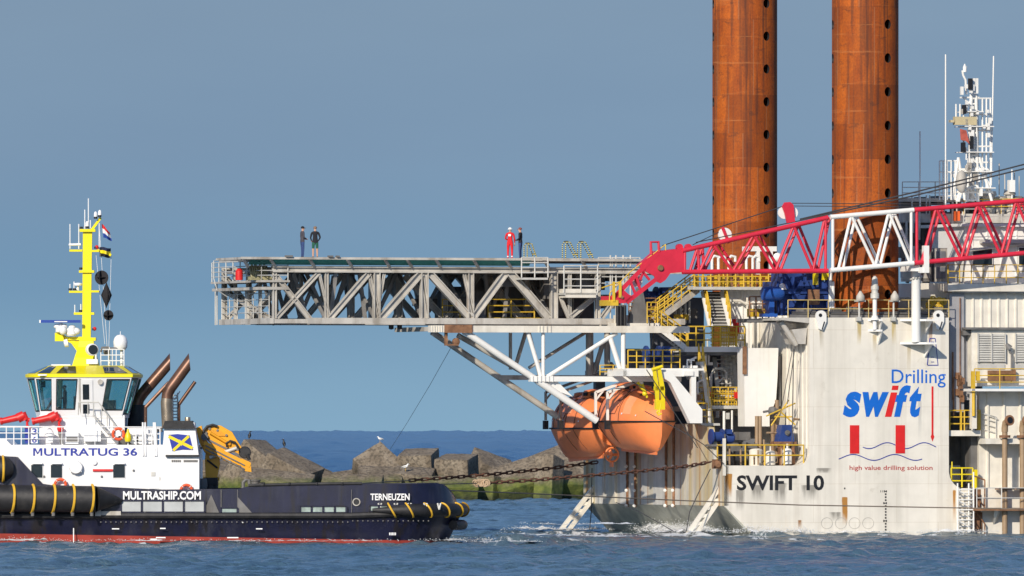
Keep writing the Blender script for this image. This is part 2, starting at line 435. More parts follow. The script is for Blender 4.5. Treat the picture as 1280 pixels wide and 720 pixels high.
def add_stains(m, stains):
    """rust runs of their own shape, fixed to the plating: (px, top row, bottom row, half width px, colour, strength)"""
    nt = m.node_tree; b = nt.nodes['Principled BSDF']; c = b.inputs['Base Color'].links[0].from_socket
    g = nd(nt, 'ShaderNodeNewGeometry'); sx = nd(nt, 'ShaderNodeSeparateXYZ'); nt.links.new(g.outputs['Position'], sx.inputs[0])
    def mth(op, *a, cl=False):
        n = nd(nt, 'ShaderNodeMath', operation=op, use_clamp=cl)
        for i, x in enumerate(a):
            if hasattr(x, 'is_output'): nt.links.new(x, n.inputs[i])
            else: n.inputs[i].default_value = x
        return n.outputs[0]
    u = mth('ADD', mth('MULTIPLY', mth('SUBTRACT', sx.outputs[0], RIG.ox), RIG.c), mth('MULTIPLY', sx.outputs[1], RIG.s))
    nz = mth('SUBTRACT', tex(nt, 2.0, (1,1,.25), 6, .7), .5)
    n2 = tex(nt, 5.0, (1,1,.06), 5, .6)
    for px, y0, y1, hw, col, st in stains:
        p0, p1 = S(px, y0, 0), S(px, y1, 0); h = p0.z-p1.z
        d = mth('ABSOLUTE', mth('ADD', mth('SUBTRACT', u, p0.x), mth('MULTIPLY', nz, hw/21*1.2)))
        a = mth('DIVIDE', mth('SUBTRACT', hw/21, d), hw/21*.5, cl=True)
        t = mth('DIVIDE', mth('SUBTRACT', sx.outputs[2], p1.z), h)
        up = mth('MULTIPLY', mth('SUBTRACT', 1.0, t), 25.0, cl=True)
        k = mth('MULTIPLY', mth('MULTIPLY', a, up), mth('MULTIPLY', mth('MULTIPLY_ADD', t, 1.1, .0, cl=True), mth('MULTIPLY_ADD', n2, 2.6, -.55, cl=True)))
        c = mixc(nt, mth('MULTIPLY', k, st*2.4, cl=True), c, col)
    nt.links.new(c, b.inputs['Base Color'])
def add_seams(m):
    """weld seams of the shell plates"""
    nt = m.node_tree; b = nt.nodes['Principled BSDF']; c = b.inputs['Base Color'].links[0].from_socket
    tc = nd(nt, 'ShaderNodeTexCoord'); sx = nd(nt, 'ShaderNodeSeparateXYZ'); cb = nd(nt, 'ShaderNodeCombineXYZ'); nt.links.new(tc.outputs['Object'], sx.inputs[0]); nt.links.new(sx.outputs[0], cb.inputs[0]); nt.links.new(sx.outputs[2], cb.inputs[1])
    br = nd(nt, 'ShaderNodeTexBrick'); nt.links.new(cb.outputs[0], br.inputs['Vector']); br.inputs['Scale'].default_value = 1; br.inputs['Mortar Size'].default_value = .022; br.inputs['Mortar Smooth'].default_value = .6; br.inputs['Brick Width'].default_value = 5.3; br.inputs['Row Height'].default_value = 2.3
    br.inputs['Color1'].default_value = (1,1,1,1); br.inputs['Color2'].default_value = (.975,.975,.97,1); br.inputs['Mortar'].default_value = (.86,.84,.80,1)
    nt.links.new(mixc(nt, 1.0, c, br.outputs['Color'], 'MULTIPLY'), b.inputs['Base Color'])
add_seams(m_panel)
OR, BR, GR = (.42,.20,.045), (.30,.15,.06), (.30,.28,.24)
add_stains(m_panel, [(1056,621,657,4,OR,1.3),(1074,402,432,3.5,(.50,.40,.20),.8),(1117.5,402,432,3.5,(.50,.40,.20),.8),(1093,418,445,3,(.5,.42,.28),.6),(1163,397,440,3.5,BR,.6),(1027,412,440,3,(.45,.4,.3),.5),
  (911,592,622,5,OR,1.4),(925,612,640,6,GR,.8),(948,606,628,10,GR,.7),(975,603,632,9,GR,.7),(1012,606,626,12,GR,.6),(1030,585,592,10,GR,.9),(1000,650,662,3,BR,.6),(1193,612,655,2.5,OR,.7),(1150,500,560,3,(.55,.53,.48),.5),(1136,432,470,3,(.5,.42,.28),.5),(1044,640,652,9,GR,.6)])
# ================================================================== JACK-UP BARGE
U = lambda px, v: S(px, 500, v).x
Z = lambda py, v: S(905, py, v).z
uP, uQ = U(1012, 0), U(1186, 0)
zDeck, zTop, zRake = Z(582, 0), Z(397, 0), Z(632, 0)
BEAM = E(730, 600, 0).y
uEnd = U(1345, 0)
def arc(px0, py0, px1, py1, cx, cy, n=5):
    """quarter fillet between two pixel points about an elliptical centre"""
    a0 = math.atan2(py0-cy, px0-cx); a1 = math.atan2(py1-cy, px1-cx)
    while a1-a0 > PI: a1 -= 2*PI
    while a1-a0 < -PI: a1 += 2*PI
    rx = max(abs(px0-cx), abs(px1-cx)); ry = max(abs(py0-cy), abs(py1-cy))
    return [(cx+rx*math.cos(a0+(a1-a0)*i/n), cy+ry*math.sin(a0+(a1-a0)*i/n)) for i in range(n+1)]

barge = Thing('jackup_barge', 'huge white rust-streaked jack-up drilling barge with a blue and red painted side panel', 'barge')
side = [(905,632),(905,582)] + arc(996,582,1012,564,996,564) + [(1012,397),(1186,397)] + arc(1186,590,1200,611,1206,588) + [(1345,611),(1345,700),(973,700)]
# ^ near shell: lower band, tall leg housing, niche edge
hb = MB(); hb.prism([S(x, y, 0) for x, y in side], (0, 3.0, 0))
hull = barge.part('side_plating', hb, m_panel)
hb2 = MB()
for pts in ([(0.02,zRake),(0.02,zDeck),(uEnd,zDeck-.02),(uEnd,-1.6),(3.1,-1.6)],):
    hb2.prism([(u, 3.0, z) for u, z in pts], (0, BEAM-3, 0))
hb2.box(uP+.004, uQ-.004, 3.0, 9.0, zDeck+.01, zTop-.004)
barge.part('hull_body', hb2, m_white)
# stern plating with its cut-down bulwark
zs = E(865, 530, 0).z
sp = [(0.0,zRake-.02),(0.0,zDeck-.03),(1.6,zDeck-.03),(1.9,E(893,560,0).z),(2.6,zs-.2),(5.6,zs),(BEAM,zs),(BEAM,zRake-.02)]
st = MB(); st.prism([(-.03, v, z) for v, z in sp], (.33, 0, 0))
stern = barge.part('stern_plating', st, m_stern)
rk = MB(); rk.prism([(-.03,.02,zRake-.03),(1.36,.02,zRake-1.46),(3.1,.02,-1.6),(3.2,.02,-1.6),(.3,.02,zRake-.03)], (0, BEAM-.02, 0))
barge.part('raked_bottom', rk, m_slime)
# vertical guides with bright blobs on the stern
for px in (786, 796, 834.5, 844):
    g = MB(); v = E(px, 600, 0).y
    g.tube((-.10, v, E(px,634,0).z), (-.10, v, zs), .085, 8)
    q = barge.part('guide_pipe', g, m_rustp)
    b = MB()
    for py in (583, 613, 632): b.ball((-.16, v, E(px,py,0).z), .12, 8)
    barge.sub(q, 'anode', b, m_clean)
for px in (757, 771):
    g = MB(); v = E(px, 600, 0).y
    g.box(-.16, -.03, v-.05, v+.05, zRake, zs-1.2); barge.part('stiffener', g, m_stern)
# stiffeners on the left face of the leg housing
s4 = MB()
for i in range(6):
    v = .5+i*.68
    s4.box(uP-.07, uP, v-.035, v+.035, zDeck+.05, zTop-1.6)
barge.part('stiffener', s4, m_panel)
# corner post
cp = MB(); cp.box(-.06, .10, -.06, .1, zDeck-.6, E(900,548,0).z); q = barge.part('corner_post', cp, m_white)
cp = MB(); c_ = S(890,580,.6); cp.box(-.5,-.06,.35,.75,c_.z-.28,c_.z+.28); cp.lathe((-.32,.3,c_.z),[(.2,0),(.2,-.12),(.1,-.14)],(0,1,0),14); barge.sub(q, 'chain_stopper', cp, m_rustp)
# lettering on the lower band and the panel
P0 = lambda px, py: S(px, py, 0)
t = MB(); text_mb(t, 'SWIFT 10', P0, (921,1030,594,613), bold=.028)
barge.sub(hull, 'lettering', t, m_name)
lg = MB()
text_mb(lg, 's', P0, (1053.5,1076.5,489.5,521.5), bold=.05, shear=.22)
text_mb(lg, 'w', P0, (1078,1111,490,521), bold=.05, shear=.22)
text_mb(lg, 'f', P0, (1117.5,1138.5,481.5,521), bold=.045, shear=.25)
text_mb(lg, 't', P0, (1136.5,1152,483,521.5), bold=.05, shear=.25)
barge.sub(hull, 'logo_word', lg, m_logo)
lr = MB()
def flat(mb, poly, place=P0, proud=.012, ext=.004):
    mb.prism([place(x, y)-Vector((0, proud, 0)) for x, y in poly], (0, -ext, 0))
flat(lr, [(1106,521),(1114,521),(1121.5,490.5),(1113.5,490.5)]); flat(lr, [(1114.3,487.5),(1122.2,487.5),(1123.2,482),(1115.4,482)])
flat(lr, [(1062.2,531.5),(1074,531.5),(1074,567),(1062.2,567)]); flat(lr, [(1119.3,531.5),(1131.1,531.5),(1131.1,566.7),(1119.3,566.7)], proud=.02)
flat(lr, [(1164.3,483),(1166.7,483),(1166.7,543),(1167.8,546),(1165.5,552),(1163.2,546),(1164.3,543)])
barge.sub(hull, 'logo_emblem', lr, m_bred)
ld = MB(); text_mb(ld, 'Drilling', P0, (1114.5,1182,461.8,484.5), bold=.004)
barge.sub(hull, 'logo_word', ld, m_logo)
lt = MB(); text_mb(lt, 'high value drilling solution', P0, (1061.8,1165.6,581.8,589.2), bold=.008)
barge.sub(hull, 'slogan', lt, m_redtext)
lw = MB()
def wave(pts, w=1.1):
    n = len(pts)
    for i in range(n-1):
        (x0,y0),(x1,y1) = pts[i], pts[i+1]
        flat(lw, [(x0,y0-w/2),(x1,y1-w/2),(x1,y1+w/2),(x0,y0+w/2)], proud=.016)
cosw = lambda x0, x1, ym, a, per, ph: [(x0+(x1-x0)*i/40, ym-a*math.sin(2*PI*(x0+(x1-x0)*i/40-x0)/per+ph)) for i in range(41)]
wave(cosw(1078.5,1170,557,3.7,46,-2.6)); wave(cosw(1048.3,1152.5,571.7,3.7,52,-.6))
for a, b in (((1162.3,423),(1169,423)),((1169,423),(1172.4,456.5)),((1172.4,456.5),(1159,456.5)),((1159,456.5),(1162.3,423))):
    w = .5
    flat(lw, [(a[0]-w,a[1]-w),(b[0]-w,b[1]-w),(b[0]+w,b[1]+w),(a[0]+w,a[1]+w)], proud=.016)
for y in (427.5,433.5,446.5,452.5): flat(lw, [(1163.6,y-.4),(1167.6,y-.4),(1167.6,y+.4),(1163.6,y+.4)])
barge.sub(hull, 'logo_waves', lw, m_ink)
# draught marks
dm = MB()
y = 614.0; k = 0
while y < 664:
    if k in (0, 4, 10):
        text_mb(dm, {0:'11M',4:'M',10:'M'}[k], P0, (1100.5 if k == 0 else 1104,1108.5,y-1.2,y+1.4), bold=.02)
    else: flat(dm, [(1106,y-1),(1108,y-1),(1108,y+1),(1106,y+1)])
    y += 3.7; k += 1
flat(dm, [(1055,609.5),(1056.6,609.5),(1056.6,611.5),(1055,611.5)])
barge.sub(hull, 'draught_marks', dm, m_black)
rg = MB()
for px in (1033.5, 1051, 1068, 1085):
    for i in range(24):
        a0, a1 = 2*PI*i/24, 2*PI*(i+1)/24
        flat(rg, [(px+7.2*math.cos(a0),654+7.2*math.sin(a0)),(px+7.2*math.cos(a1),654+7.2*math.sin(a1)),(px+6.7*math.cos(a1),654+6.7*math.sin(a1)),(px+6.7*math.cos(a0),654+6.7*math.sin(a0))])
barge.sub(hull, 'thruster_marks', rg, mat('faded_grey_marking', (.40,.38,.34), .6))
# lifting lugs on the front of the housing
for px in (1025.5, 1172.5):
    g = MB()
    pl = [(px-6.5,396)]+[(px+6.5*math.cos(a), 394.5-6.5*math.sin(a)) for a in [PI-PI*i/10 for i in range(11)]]+[(px+6.5,402),(px+2,413),(px-3,411)]
    g.prism([S(x, y, -.02)-Vector((0,.16,0)) for x, y in pl], (0, .17, 0))
    q = barge.part('lifting_lug', g, m_clean)
    h = MB(); c = S(px, 394, -.19); h.lathe(c, [(.11,0),(.11,-.012)], (0,1,0), 14); h.beam(S(px+5,402,-.2), S(px+2,412,-.2), .05, .05)
    barge.sub(q, 'lug_hole', h, m_black)
# bracket plates on the panel that carry posts
def shelf(px0, px1, py, out, tip=None, th=.12):
    g = MB(); a, b = S(px0, py, 0), S(px1, py, 0)
    g.prism([(a.x, -.003, a.z-th), (b.x, -.003, a.z-th), (b.x-.1, -out, a.z-th), (a.x+(b.x-a.x)*.62, -out, a.z-th)], (0,0,th))
    m = a.x+(b.x-a.x)*.8
    g.prism([(m, -.003, a.z-th), (m, -out*.95, a.z-th), (m, -.003, a.z-th-.8)], (.08,0,0))
    barge.part('bracket', g, m_clean)
shelf(1125,1163,399,1.25); shelf(1125,1163,428,1.35)
shelf(1085,1100,399,.7); shelf(1085,1100,412,.7)
# ledge with strut to the left of the housing top
g = MB(); a = S(950, 400, 0)
g.prism([S(972,397,.02), S(1012,397,.02), S(1012,404,.02), S(972,399.5,.02)], (0, 3.4, 0))
g.prism([S(990,412,.3), S(1009,410,.3), S(1007,430,.3), S(998,430,.3)], (0, 2.2, 0))
g.tube(S(976,402,.6), S(996,431,.6), .16, 10); g.tube(S(973,402,1.2), S(994,431,1.2), .12, 8)
g.box(uP-2.2, uP-.02, .05, 3.3, zTop-.16, zTop-.03)
barge.part('ledge', g, m_grey)
# deck railing above the panel
g = MB()
g.rail([S(985,397,.12), S(1186,397,.12)], 1.05, 2, .03, 1.35)
barge.part('guard_rail', g, mat('worn_yellow_rail', (.55,.42,.16), .6, var=.35, vs=2))
g = MB(); g.box(U(988,.1), U(1184,.1), .3, .36, zTop, zTop+.2); barge.part('toe_board', g, m_dgrey)
# aft working deck and yellow rail
g = MB(); g.rail([(.15,.08,zDeck), (uP-.35,.08,zDeck)], 1.22, 2, .05, 1.35); g.rail([(.15,.08,zDeck),(.15,1.6,zDeck)], 1.22, 2, .05, 1.35)
barge.part('guard_rail', g, m_yellow)

# ---------------- legs
def leg(label, px, v):
    u = U(px, v); R = 2.0; z0, z1 = zDeck-1, 37.0
    n = 96; per = 32; sp = 2.02; m = MB()
    zoff = S(px, 31.4 if v < 10 else 46.2, v).z
    k0 = math.floor((z0-zoff)/sp); rows = [zoff+(k-.5)*sp for k in range(k0, int((z1-zoff)/sp)+1)]
    base = math.radians(-90+41)-RIG.th     # first hole column, in rig axes
    W_ = 4                                 # columns a hole cell spans
    P = lambda a, z, r=R: Vector((u+r*math.cos(a), v+r*math.sin(a), z))
    da = 2*PI/n
    hl = []
    for j in range(3):
        a0 = base+j*2*PI/3
        # plain wall between hole cells
        for i in range(W_//2, per-W_//2):
            A, B = a0+i*da, a0+(i+1)*da
            m.add([P(A,rows[0]),P(B,rows[0]),P(B,rows[-1]),P(A,rows[-1])], [(0,1,2,3)], 0, True)
        for r0, r1 in zip(rows[:-1], rows[1:]):
            zc = (r0+r1)/2; hw = W_/2*da
            N = 24; ou, inn, dp = [], [], []
            for k in range(N):
                t = 2*PI*(k+.5)/N; cx, cy = math.cos(t), math.sin(t); s_ = 1/max(abs(cx), abs(cy))
                ou.append((cx*s_, cy*s_)); inn.append((cx, cy))
            vs = [P(a0+x*hw, zc+y*(r1-r0)/2) for x, y in ou]+[P(a0+x*.25/R, zc+y*.29) for x, y in inn]
            m.add(vs, [(k,(k+1)%N,N+(k+1)%N,N+k) for k in range(N)], 0, True)
            # corner fillers of the cell
            vs = [P(a0+x*.25/R, zc+y*.29) for x, y in inn]+[P(a0+x*.25/R, zc+y*.29, R-.16) for x, y in inn]
            h1 = MB(); h1.add(vs, [(k,(k+1)%N,N+(k+1)%N,N+k) for k in range(N)], 0, True); hl.append(h1)
            for cx, cy in ((1,1),(1,-1),(-1,1),(-1,-1)):
                near = sorted(range(N), key=lambda k: (ou[k][0]-cx)**2+(ou[k][1]-cy)**2)[:2]
                m.add([P(a0+cx*hw, zc+cy*(r1-r0)/2)]+[P(a0+ou[k][0]*hw, zc+ou[k][1]*(r1-r0)/2) for k in near], [(0,1,2)], 0, True)
    top = [P(2*PI*k/48, rows[-1]) for k in range(48)]
    m.add(top, [list(range(48))])
    t = Thing('rig_leg', label, 'leg', group='rusty tubular legs of the barge')
    t.part('leg_tube', m, m_leg)
    for h1 in hl: t.part('pin_hole', h1, m_black)  # bore walls coloured black: the shade inside the holes is painted in
leg('rusty orange-brown tubular leg standing behind the white section of the crane boom', 1081.5, 2.45)
uA = U(1081.5, 2.45)
vB = E(931, 200, uA).y
leg('rusty orange-brown tubular leg rising behind the yellow-railed walkway and red crane boom', 931, vB)

# ---------------- cantilever
VN, VM, VF = 8.0, 13.0, 18.0
C_ = lambda px, py: S(px, py, VN)
can = Thing('cantilever', 'long grey steel truss deck jutting out over the water from the barge', 'cantilever')
uL, uR = U(343, VN), U(812, VN)+2.2
zD = C_(378, 322).z; zTc0, zTc1 = C_(500,341).z, C_(500,333).z; zBc0, zBc1 = C_(500,405).z, C_(500,397.5).z
diag = [((346,397),(398,341),.26),((412,398),(461,341),.34),((475,399),(526,341),.42),((538,343),(588,398),.40),((591,397),(632,341),.40),((637,341),(686,398),.46),
        ((641,341),(690,398),.10),((695,360),(711,397),.22),((712,397),(746,369),.30),((752,397),(790,345),.3)]
vert = [(343,.24),(408,.22),(470.5,.40),(530,.46),(588,.36),(692,.42),(747,.3),(712,.2)]
extra = [((345,345),(388,400),.3),((399,342),(412,398),.16),((461,342),(474,398),.22),((527,342),(535,398),.22),((480,342),(470,398),.18),((580,342),(592,398),.2)]
def truss(v, k=1.0, ex=True):
    t = MB(); off = v-VN
    mv = lambda p: p+Vector((0, off, 0))
    for a, b, w in diag+(extra if ex else []): t.ibeam(mv(C_(*a)), mv(C_(*b)), w*.9*k, w*k)
    for px, w in vert: t.ibeam(mv(C_(px,341)), mv(C_(px,398)), w*k, w*k)
    return t
for v in (VN, VM, VF):
    can.part('truss_frame', truss(v, 1 if v == VN else .95, v != VM), m_grey)
    c = MB()
    c.ibeam((uL-.15,v,(zTc0+zTc1)/2), (uR,v,(zTc0+zTc1)/2), .42, zTc1-zTc0, .09)
    can.part('top_chord', c, m_grey)
    c = MB(); c.box(U(383,VN), uR, v-.2, v+.2, zBc0, zBc1); c.box(uL-.1, U(383,VN), v-.14, v+.14, zBc0+.02, zBc1-.08)
    if v == VN: c.box(U(455,VN), U(530,VN), v-.26, v-.2, zBc0-.05, zBc0+.06)
    can.part('bottom_chord', c, m_grey)
# cross frames between the trusses
cf = MB()
for px in (343,376,408,440,470,500,530,560,588,620,655,692,720,747):
    u = U(px, VN)
    cf.ibeam((u,VN,zTc0+.1), (u,VF,zTc0+.1), .2, .3)
    cf.ibeam((u,VN,zBc0+.15), (u,VF,zBc0+.15), .16, .24)
for px in (408,470,530,588,692):
    u = U(px, VN)
    cf.beam((u,VN,zBc0+.2), (u,VM,zTc0), .16, .16); cf.beam((u,VF,zBc0+.2), (u,VM,zTc0), .16, .16)
    cf.beam((u,VM,zBc0+.2), (u+1.2,VF,zTc0), .14, .2)
for i in range(26):
    u = uL+1+(uR-uL-8)*rnd.random(); v = rnd.uniform(VN+1, VF-1)
    cf.beam((u,v,zBc0), (u+rnd.uniform(-1.6,1.6),v+rnd.uniform(-1,1),zTc0), .15, .22)
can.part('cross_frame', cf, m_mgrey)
dk = MB(); dk.box(U(302,VN-1), uL-.3, VN-.75, VN+4.2, zD-.14, zD); dk.box(uL-.3, uR, VN-.25, VF+.25, zD-.14, zD)
dk.box(U(302,VN-1), U(790,VN), VN-.87, VN-.75, zD-.12, zD+.02)
can.part('deck_plate', dk, m_grey)
nt_ = MB(); a, b = U(312,VN-.5), U(660,VN)
nt_.prism([(a,VN-.75,zD-.07),(b,VN-.75,zD-.07),(b,VN-.22,zTc1+.06),(a,VN-.22,zTc1+.06)], (0,0,.03))
can.part('safety_net', nt_, m_net)
br = MB()
for px in (312,346,395,442,489,517,553,600,641,688,735):
    u = U(px, VN-.5)
    br.beam((u-.5,VN-.78,zD-.1), (u,VN-.2,zTc1-.05), .12, .16)
can.part('net_bracket', br, m_grey)
# stern-end platform
g = MB(); zp0, zp1 = C_(300,362).z, C_(300,350).z
g.box(uL-.9, uL+.9, VN-.2, VF, zp1-.12, zp1); g.box(uL-.85, uL+.85, VN-.15, VF-.1, zp0, zp0+.17); g.box(uL-.35, uL-.1, VN-.2, VF+.1, zBc0, zBc0+.33)
g.ibeam((uL,VN,zp0), (uL,VN+4.5,zBc1), .2, .26)
g.ibeam((uL+.1,VN+.2,zBc0+.1), (uL+.1,VF,zp0), .24, .3)
for v in (VN+2.5,VN+5,VN+7.5,VF): g.box(uL-.2, uL-.02, v-.1, v+.1, zBc0, zTc1)
can.part('end_platform', g, m_grey)
g = MB()
g.rail([(uL+.8,VN-.15,zp1),(uL-.85,VN-.15,zp1),(uL-.85,VF-.1,zp1)], 1.15, 4, .035, 1.5)
g.rail([(uL-.2,VN+.4,zBc0+.3),(uL-.2,VF,zBc0+.3)], 1.9, 5, .03, 1.6)
for k in (0,.35): g.tube((uL-.5,VF+k,zBc0), (uL-.5,VF+k,zTc0-.5), .04)
e0 = U(302,VN-1); g.path([(e0,VN+4,zD-.1),(e0-.1,VN+4.3,zD-.15),(e0-.1,VN+4.3,zD-1.2),(e0+.1,VN+4.3,zD-1.9),(e0+.8,VN+4.5,zD-2.3)], .035, 6)
can.part('guard_rail', g, m_galv)
g = MB()
for v0, v1, y0, y1 in ((VN-.15, VN+1.2, 0, 0),):
    pass
for px0,px1,py0,py1 in ((652,685,322,347),(705,747,332,366)):
    a, b = S(px0,py1,VN-1.2), S(px1,py1,VN-1.2)
    g.rail([a, b], S(px0,py0,VN-1.2).z-a.z, 4, .045, .9); g.box(a.x, b.x, VN-1.2, VN-.1, a.z-.12, a.z)
for px in (763, 770, 779, 788): g.tube(C_(px,398), C_(px,319), .05)
g.rail([C_(748,362), C_(800,362)], C_(748,322).z-C_(748,362).z, 5, .04, .8)
can.part('guard_rail', g, m_galv)
g = MB(); a = S(707,378,VN-1.2); g.box(U(707,VN-1.2), U(745,VN-1.2), VN-1.2, VN+1, S(707,372,VN-1.2).z, S(707,361,VN-1.2).z)
can.part('work_basket', g, m_white)
# dark plant inside the truss towards the barge
g = MB()
for i in range(34):
    px = rnd.uniform(585, 800); v = rnd.uniform(VN+1.2, VF-1); c = S(px, rnd.uniform(332,395), VN)
    sx, sz = rnd.uniform(.15,.9), rnd.uniform(.2,.9)
    g.box(c.x-sx, c.x+sx, v-.4, v+.4, max(c.z-sz, zBc0+.3), min(c.z+sz, zTc1-.05))
g.box(U(640,VN), U(800,VN), VF-1.5, VF-1.4, zBc0+.3, zTc0)
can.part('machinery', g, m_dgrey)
g = MB(); g.rail([S(610,398,VN+2.2), S(668,398,VN+2.2)], 1.15, 3, .045, 1.3); g.box(U(610,VN+2), U(690,VN+2), VN+2.2, VN+4, zBc1, zBc1+.06)
g.rail([S(553,398,VN+4), S(575,398,VN+4)], 1.15, 3, .04, 1.3)
can.part('guard_rail', g, m_yellow)
for px in (487,497.5):
    g = MB(); c = S(px+2, 407, VN+.4); g.lathe(c, [(.02,-.24),(.15,-.2),(.15,.12),(.05,.16)], (0,0,1), 12); g.box(c.x-.2,c.x+.2,c.y-.06,c.y+.06,c.z+.02,c.z+.1)
    can.part('underside_lamp', g, m_black)
g = MB()
for px, w in ((362,9),(414,6),(423,4)): c = S(px,321.4,VN-1); g.box(c.x-w/42,c.x+w/42,c.y,c.y+.3,zD+.01,zD+.12)
can.part('deck_fitting', g, m_dgrey)
g = MB(); c = S(303,341,VN-.05); g.lathe((c.x,VN+.6,zp1), [(.22,0),(.23,.1),(.22,.55),(.10,.68)], (0,0,1), 14)
one('gas_bottle', 'red cylinder standing behind the rail on the outer end of the grey truss', 'cylinder', g, m_bred)
g = MB(); c = S(325,340,VN+1)
for i in range(9): g.tube((c.x-.5+.12*i,VN+.9,zp1+.05), (c.x-.62+.13*i,VN+1.1,zp1+.85+.1*(i%2)), .07, 6)
g.box(c.x-.75,c.x+.7,VN+.7,VN+1.4,zp1+.01,zp1+.22)
one('cable_reel', 'coiled hoses stacked on the platform at the outer truss end', 'hose', g, mat('coiled_hose', (.30,.28,.16), .7, var=.4, vs=6))
# yellow and black ladder hoops on the cantilever deck
def hoops():
    m = bpy.data.materials.new('yellow_black_stripes'); m.use_nodes = True; nt = m.node_tree; b = nt.nodes['Principled BSDF']
    tc = nd(nt,'ShaderNodeTexCoord'); w = nd(nt,'ShaderNodeTexWave'); w.bands_direction = 'Z'; w.inputs['Scale'].default_value = 2.6
    nt.links.new(tc.outputs['Object'], w.inputs['Vector']); nt.links.new(ramp(nt, w.outputs['Fac'], [(.49,(.02,.02,.02)),(.51,(.60,.52,.16))]), b.inputs['Base Color'])
    return m
m_hoop = hoops()
for px, y0, lab, mm in ((707,302,'yellow and black hoop rail nearest the red-suited man on the deck',m_hoop),(726,302,'yellow and black hoop rail beside the red-tipped post at the inner deck end',m_hoop),(659,304,'thin dark striped hoop rail just behind the man in black jacket',m_hoop)):
    g = MB(); a = S(px,318,VN+1); h = S(px,y0,VN+1).z-zD; w = 13/21 if px > 700 else 9/21
    g.path([(a.x,VN+1,zD),(a.x,VN+1,zD+h*.85),(a.x+.12,VN+1,zD+h),(a.x+.3,VN+1,zD+h*.95),(a.x+w+.2,VN+1,zD)], .036, 8)
    g.path([(a.x,VN+1.6,zD),(a.x,VN+1.6,zD+h*.85),(a.x+.12,VN+1.6,zD+h),(a.x+.3,VN+1.6,zD+h*.95),(a.x+w+.2,VN+1.6,zD)], .03, 8)
    g.tube((a.x+.12,VN+1,zD+h),(a.x+.12,VN+1.6,zD+h),.05); g.tube((a.x+w+.1,VN+1,zD+.3),(a.x+w+.1,VN+1.6,zD+.3),.05)
    one('ladder_hoop', lab, 'hand rail', g, mm, group='striped hoop rails on the truss deck')

# ---------------- support frame under the cantilever
sf = Thing('cantilever_support', 'white tubular bracing frame carrying the grey truss above the lifeboats', 'support frame')
v1, v2 = 5.2, 13.5
Q = lambda px, py: S(px, py, v1)
R_ = lambda px, py: S(px, py, v2)
g = MB(); g.box(U(537,v1), U(860,v1), v1-.3, v1+.3, Q(600,415.5).z, Q(600,407).z)
for px in [538+i*3 for i in range(5)]+[556+i*6 for i in range(5)]+[672,676,681,686]: g.box(U(px,v1)-.03, U(px,v1)+.03, v1-.36, v1-.3, Q(600,415.5).z, Q(600,407).z)
sf.part('main_beam', g, m_white)
g = MB(); g.box(U(662,v1), U(850,v1), v1-.25, v1+.25, Q(700,477).z, Q(700,470.5).z)
for px in range(664,692,5): g.box(U(px,v1)-.03, U(px,v1)+.03, v1-.31, v1-.25, Q(700,477.4).z, Q(700,470).z)
sf.part('lower_beam', g, m_clean)
for a, b, r in (((580,414),(672,476),.20),((672,476),(746,526),.22),((679,416),(679,471),.11),((684,471),(771,416),.13),((779,412),(779,468),.14),((660,416),(676,470),.13),((763,423),(777,468),.15)):
    g = MB(); g.tube(Q(*a), Q(*b), r, 12); sf.part('brace', g, m_clean)
g = MB(); g.prism([Q(663,470),Q(690,470),Q(716,496),Q(690,486)], (0,.3,0)); sf.part('gusset', g, m_clean)
for a, b, r in (((572,419),(662,470),.17),((540,415),(697,521),.20),((638,416),(638,462),.11),((643,462),(657,416),.13),((661,416),(675,470),.13),((661,460),(733,415),.11),((737,415),(737,470),.25),((742,468),(754,428),.16),((759,416),(759,470),.2)):
    g = MB(); dz = Vector((0,0,0)); g.tube(R_(*a), R_(*b), r*.95, 12); sf.part('brace', g, m_grey)
g = MB(); g.box(U(623,v2), U(780,v2), v2-.2, v2+.2, R_(700,475).z, R_(700,469).z); g.box(U(545,v2), U(860,v2), v2-.3, v2+.3, R_(600,414).z, R_(600,407).z)
sf.part('far_beam', g, m_grey)
for px in (548, 640, 700, 780):
    g = MB(); g.box(U(px,v1)-.15, U(px,v1)+.15, v1+.3, v2-.3, Q(600,414).z, Q(600,408.5).z); sf.part('cross_beam', g, m_grey)
g = MB(); c = Q(568,428); g.box(U(556,v1), U(559,v1), v1-.1, v1+.1, Q(556,430).z, Q(556,415).z); g.box(U(556,v1), U(573,v1), v1-.12, v1+.12, Q(556,432).z, Q(556,430).z); g.lathe(Q(571,427), [(.1,0),(.22,.05),(.22,.25),(.1,.3)], (0,1,0), 12)
g.box(U(553,v1), U(588,v1), v1-.40, v1-.37, Q(600,416.2).z, Q(600,406).z)
sf.part('rusted_block', g, m_rustp)
w = MB(); RI = lambda p: Vector(((p.x-RIG.ox)*RIG.c+(p.y-RIG.oy)*RIG.s, -(p.x-RIG.ox)*RIG.s+(p.y-RIG.oy)*RIG.c, p.z))
wp_ = lambda px, py, y: RI(Vector(((px-640)/F*(D+y), y, H+(HOR-py)*(D+y)/F)))
w.path([Q(564,434), wp_(537,482,130), wp_(508,530,290), wp_(492,555,362), wp_(476,580,368)], .017, 5)
sf.part('hanging_wire', w, m_wire)

m_hatch = mat('faded_orange_hatch', (.80,.33,.16), .5, var=.08)
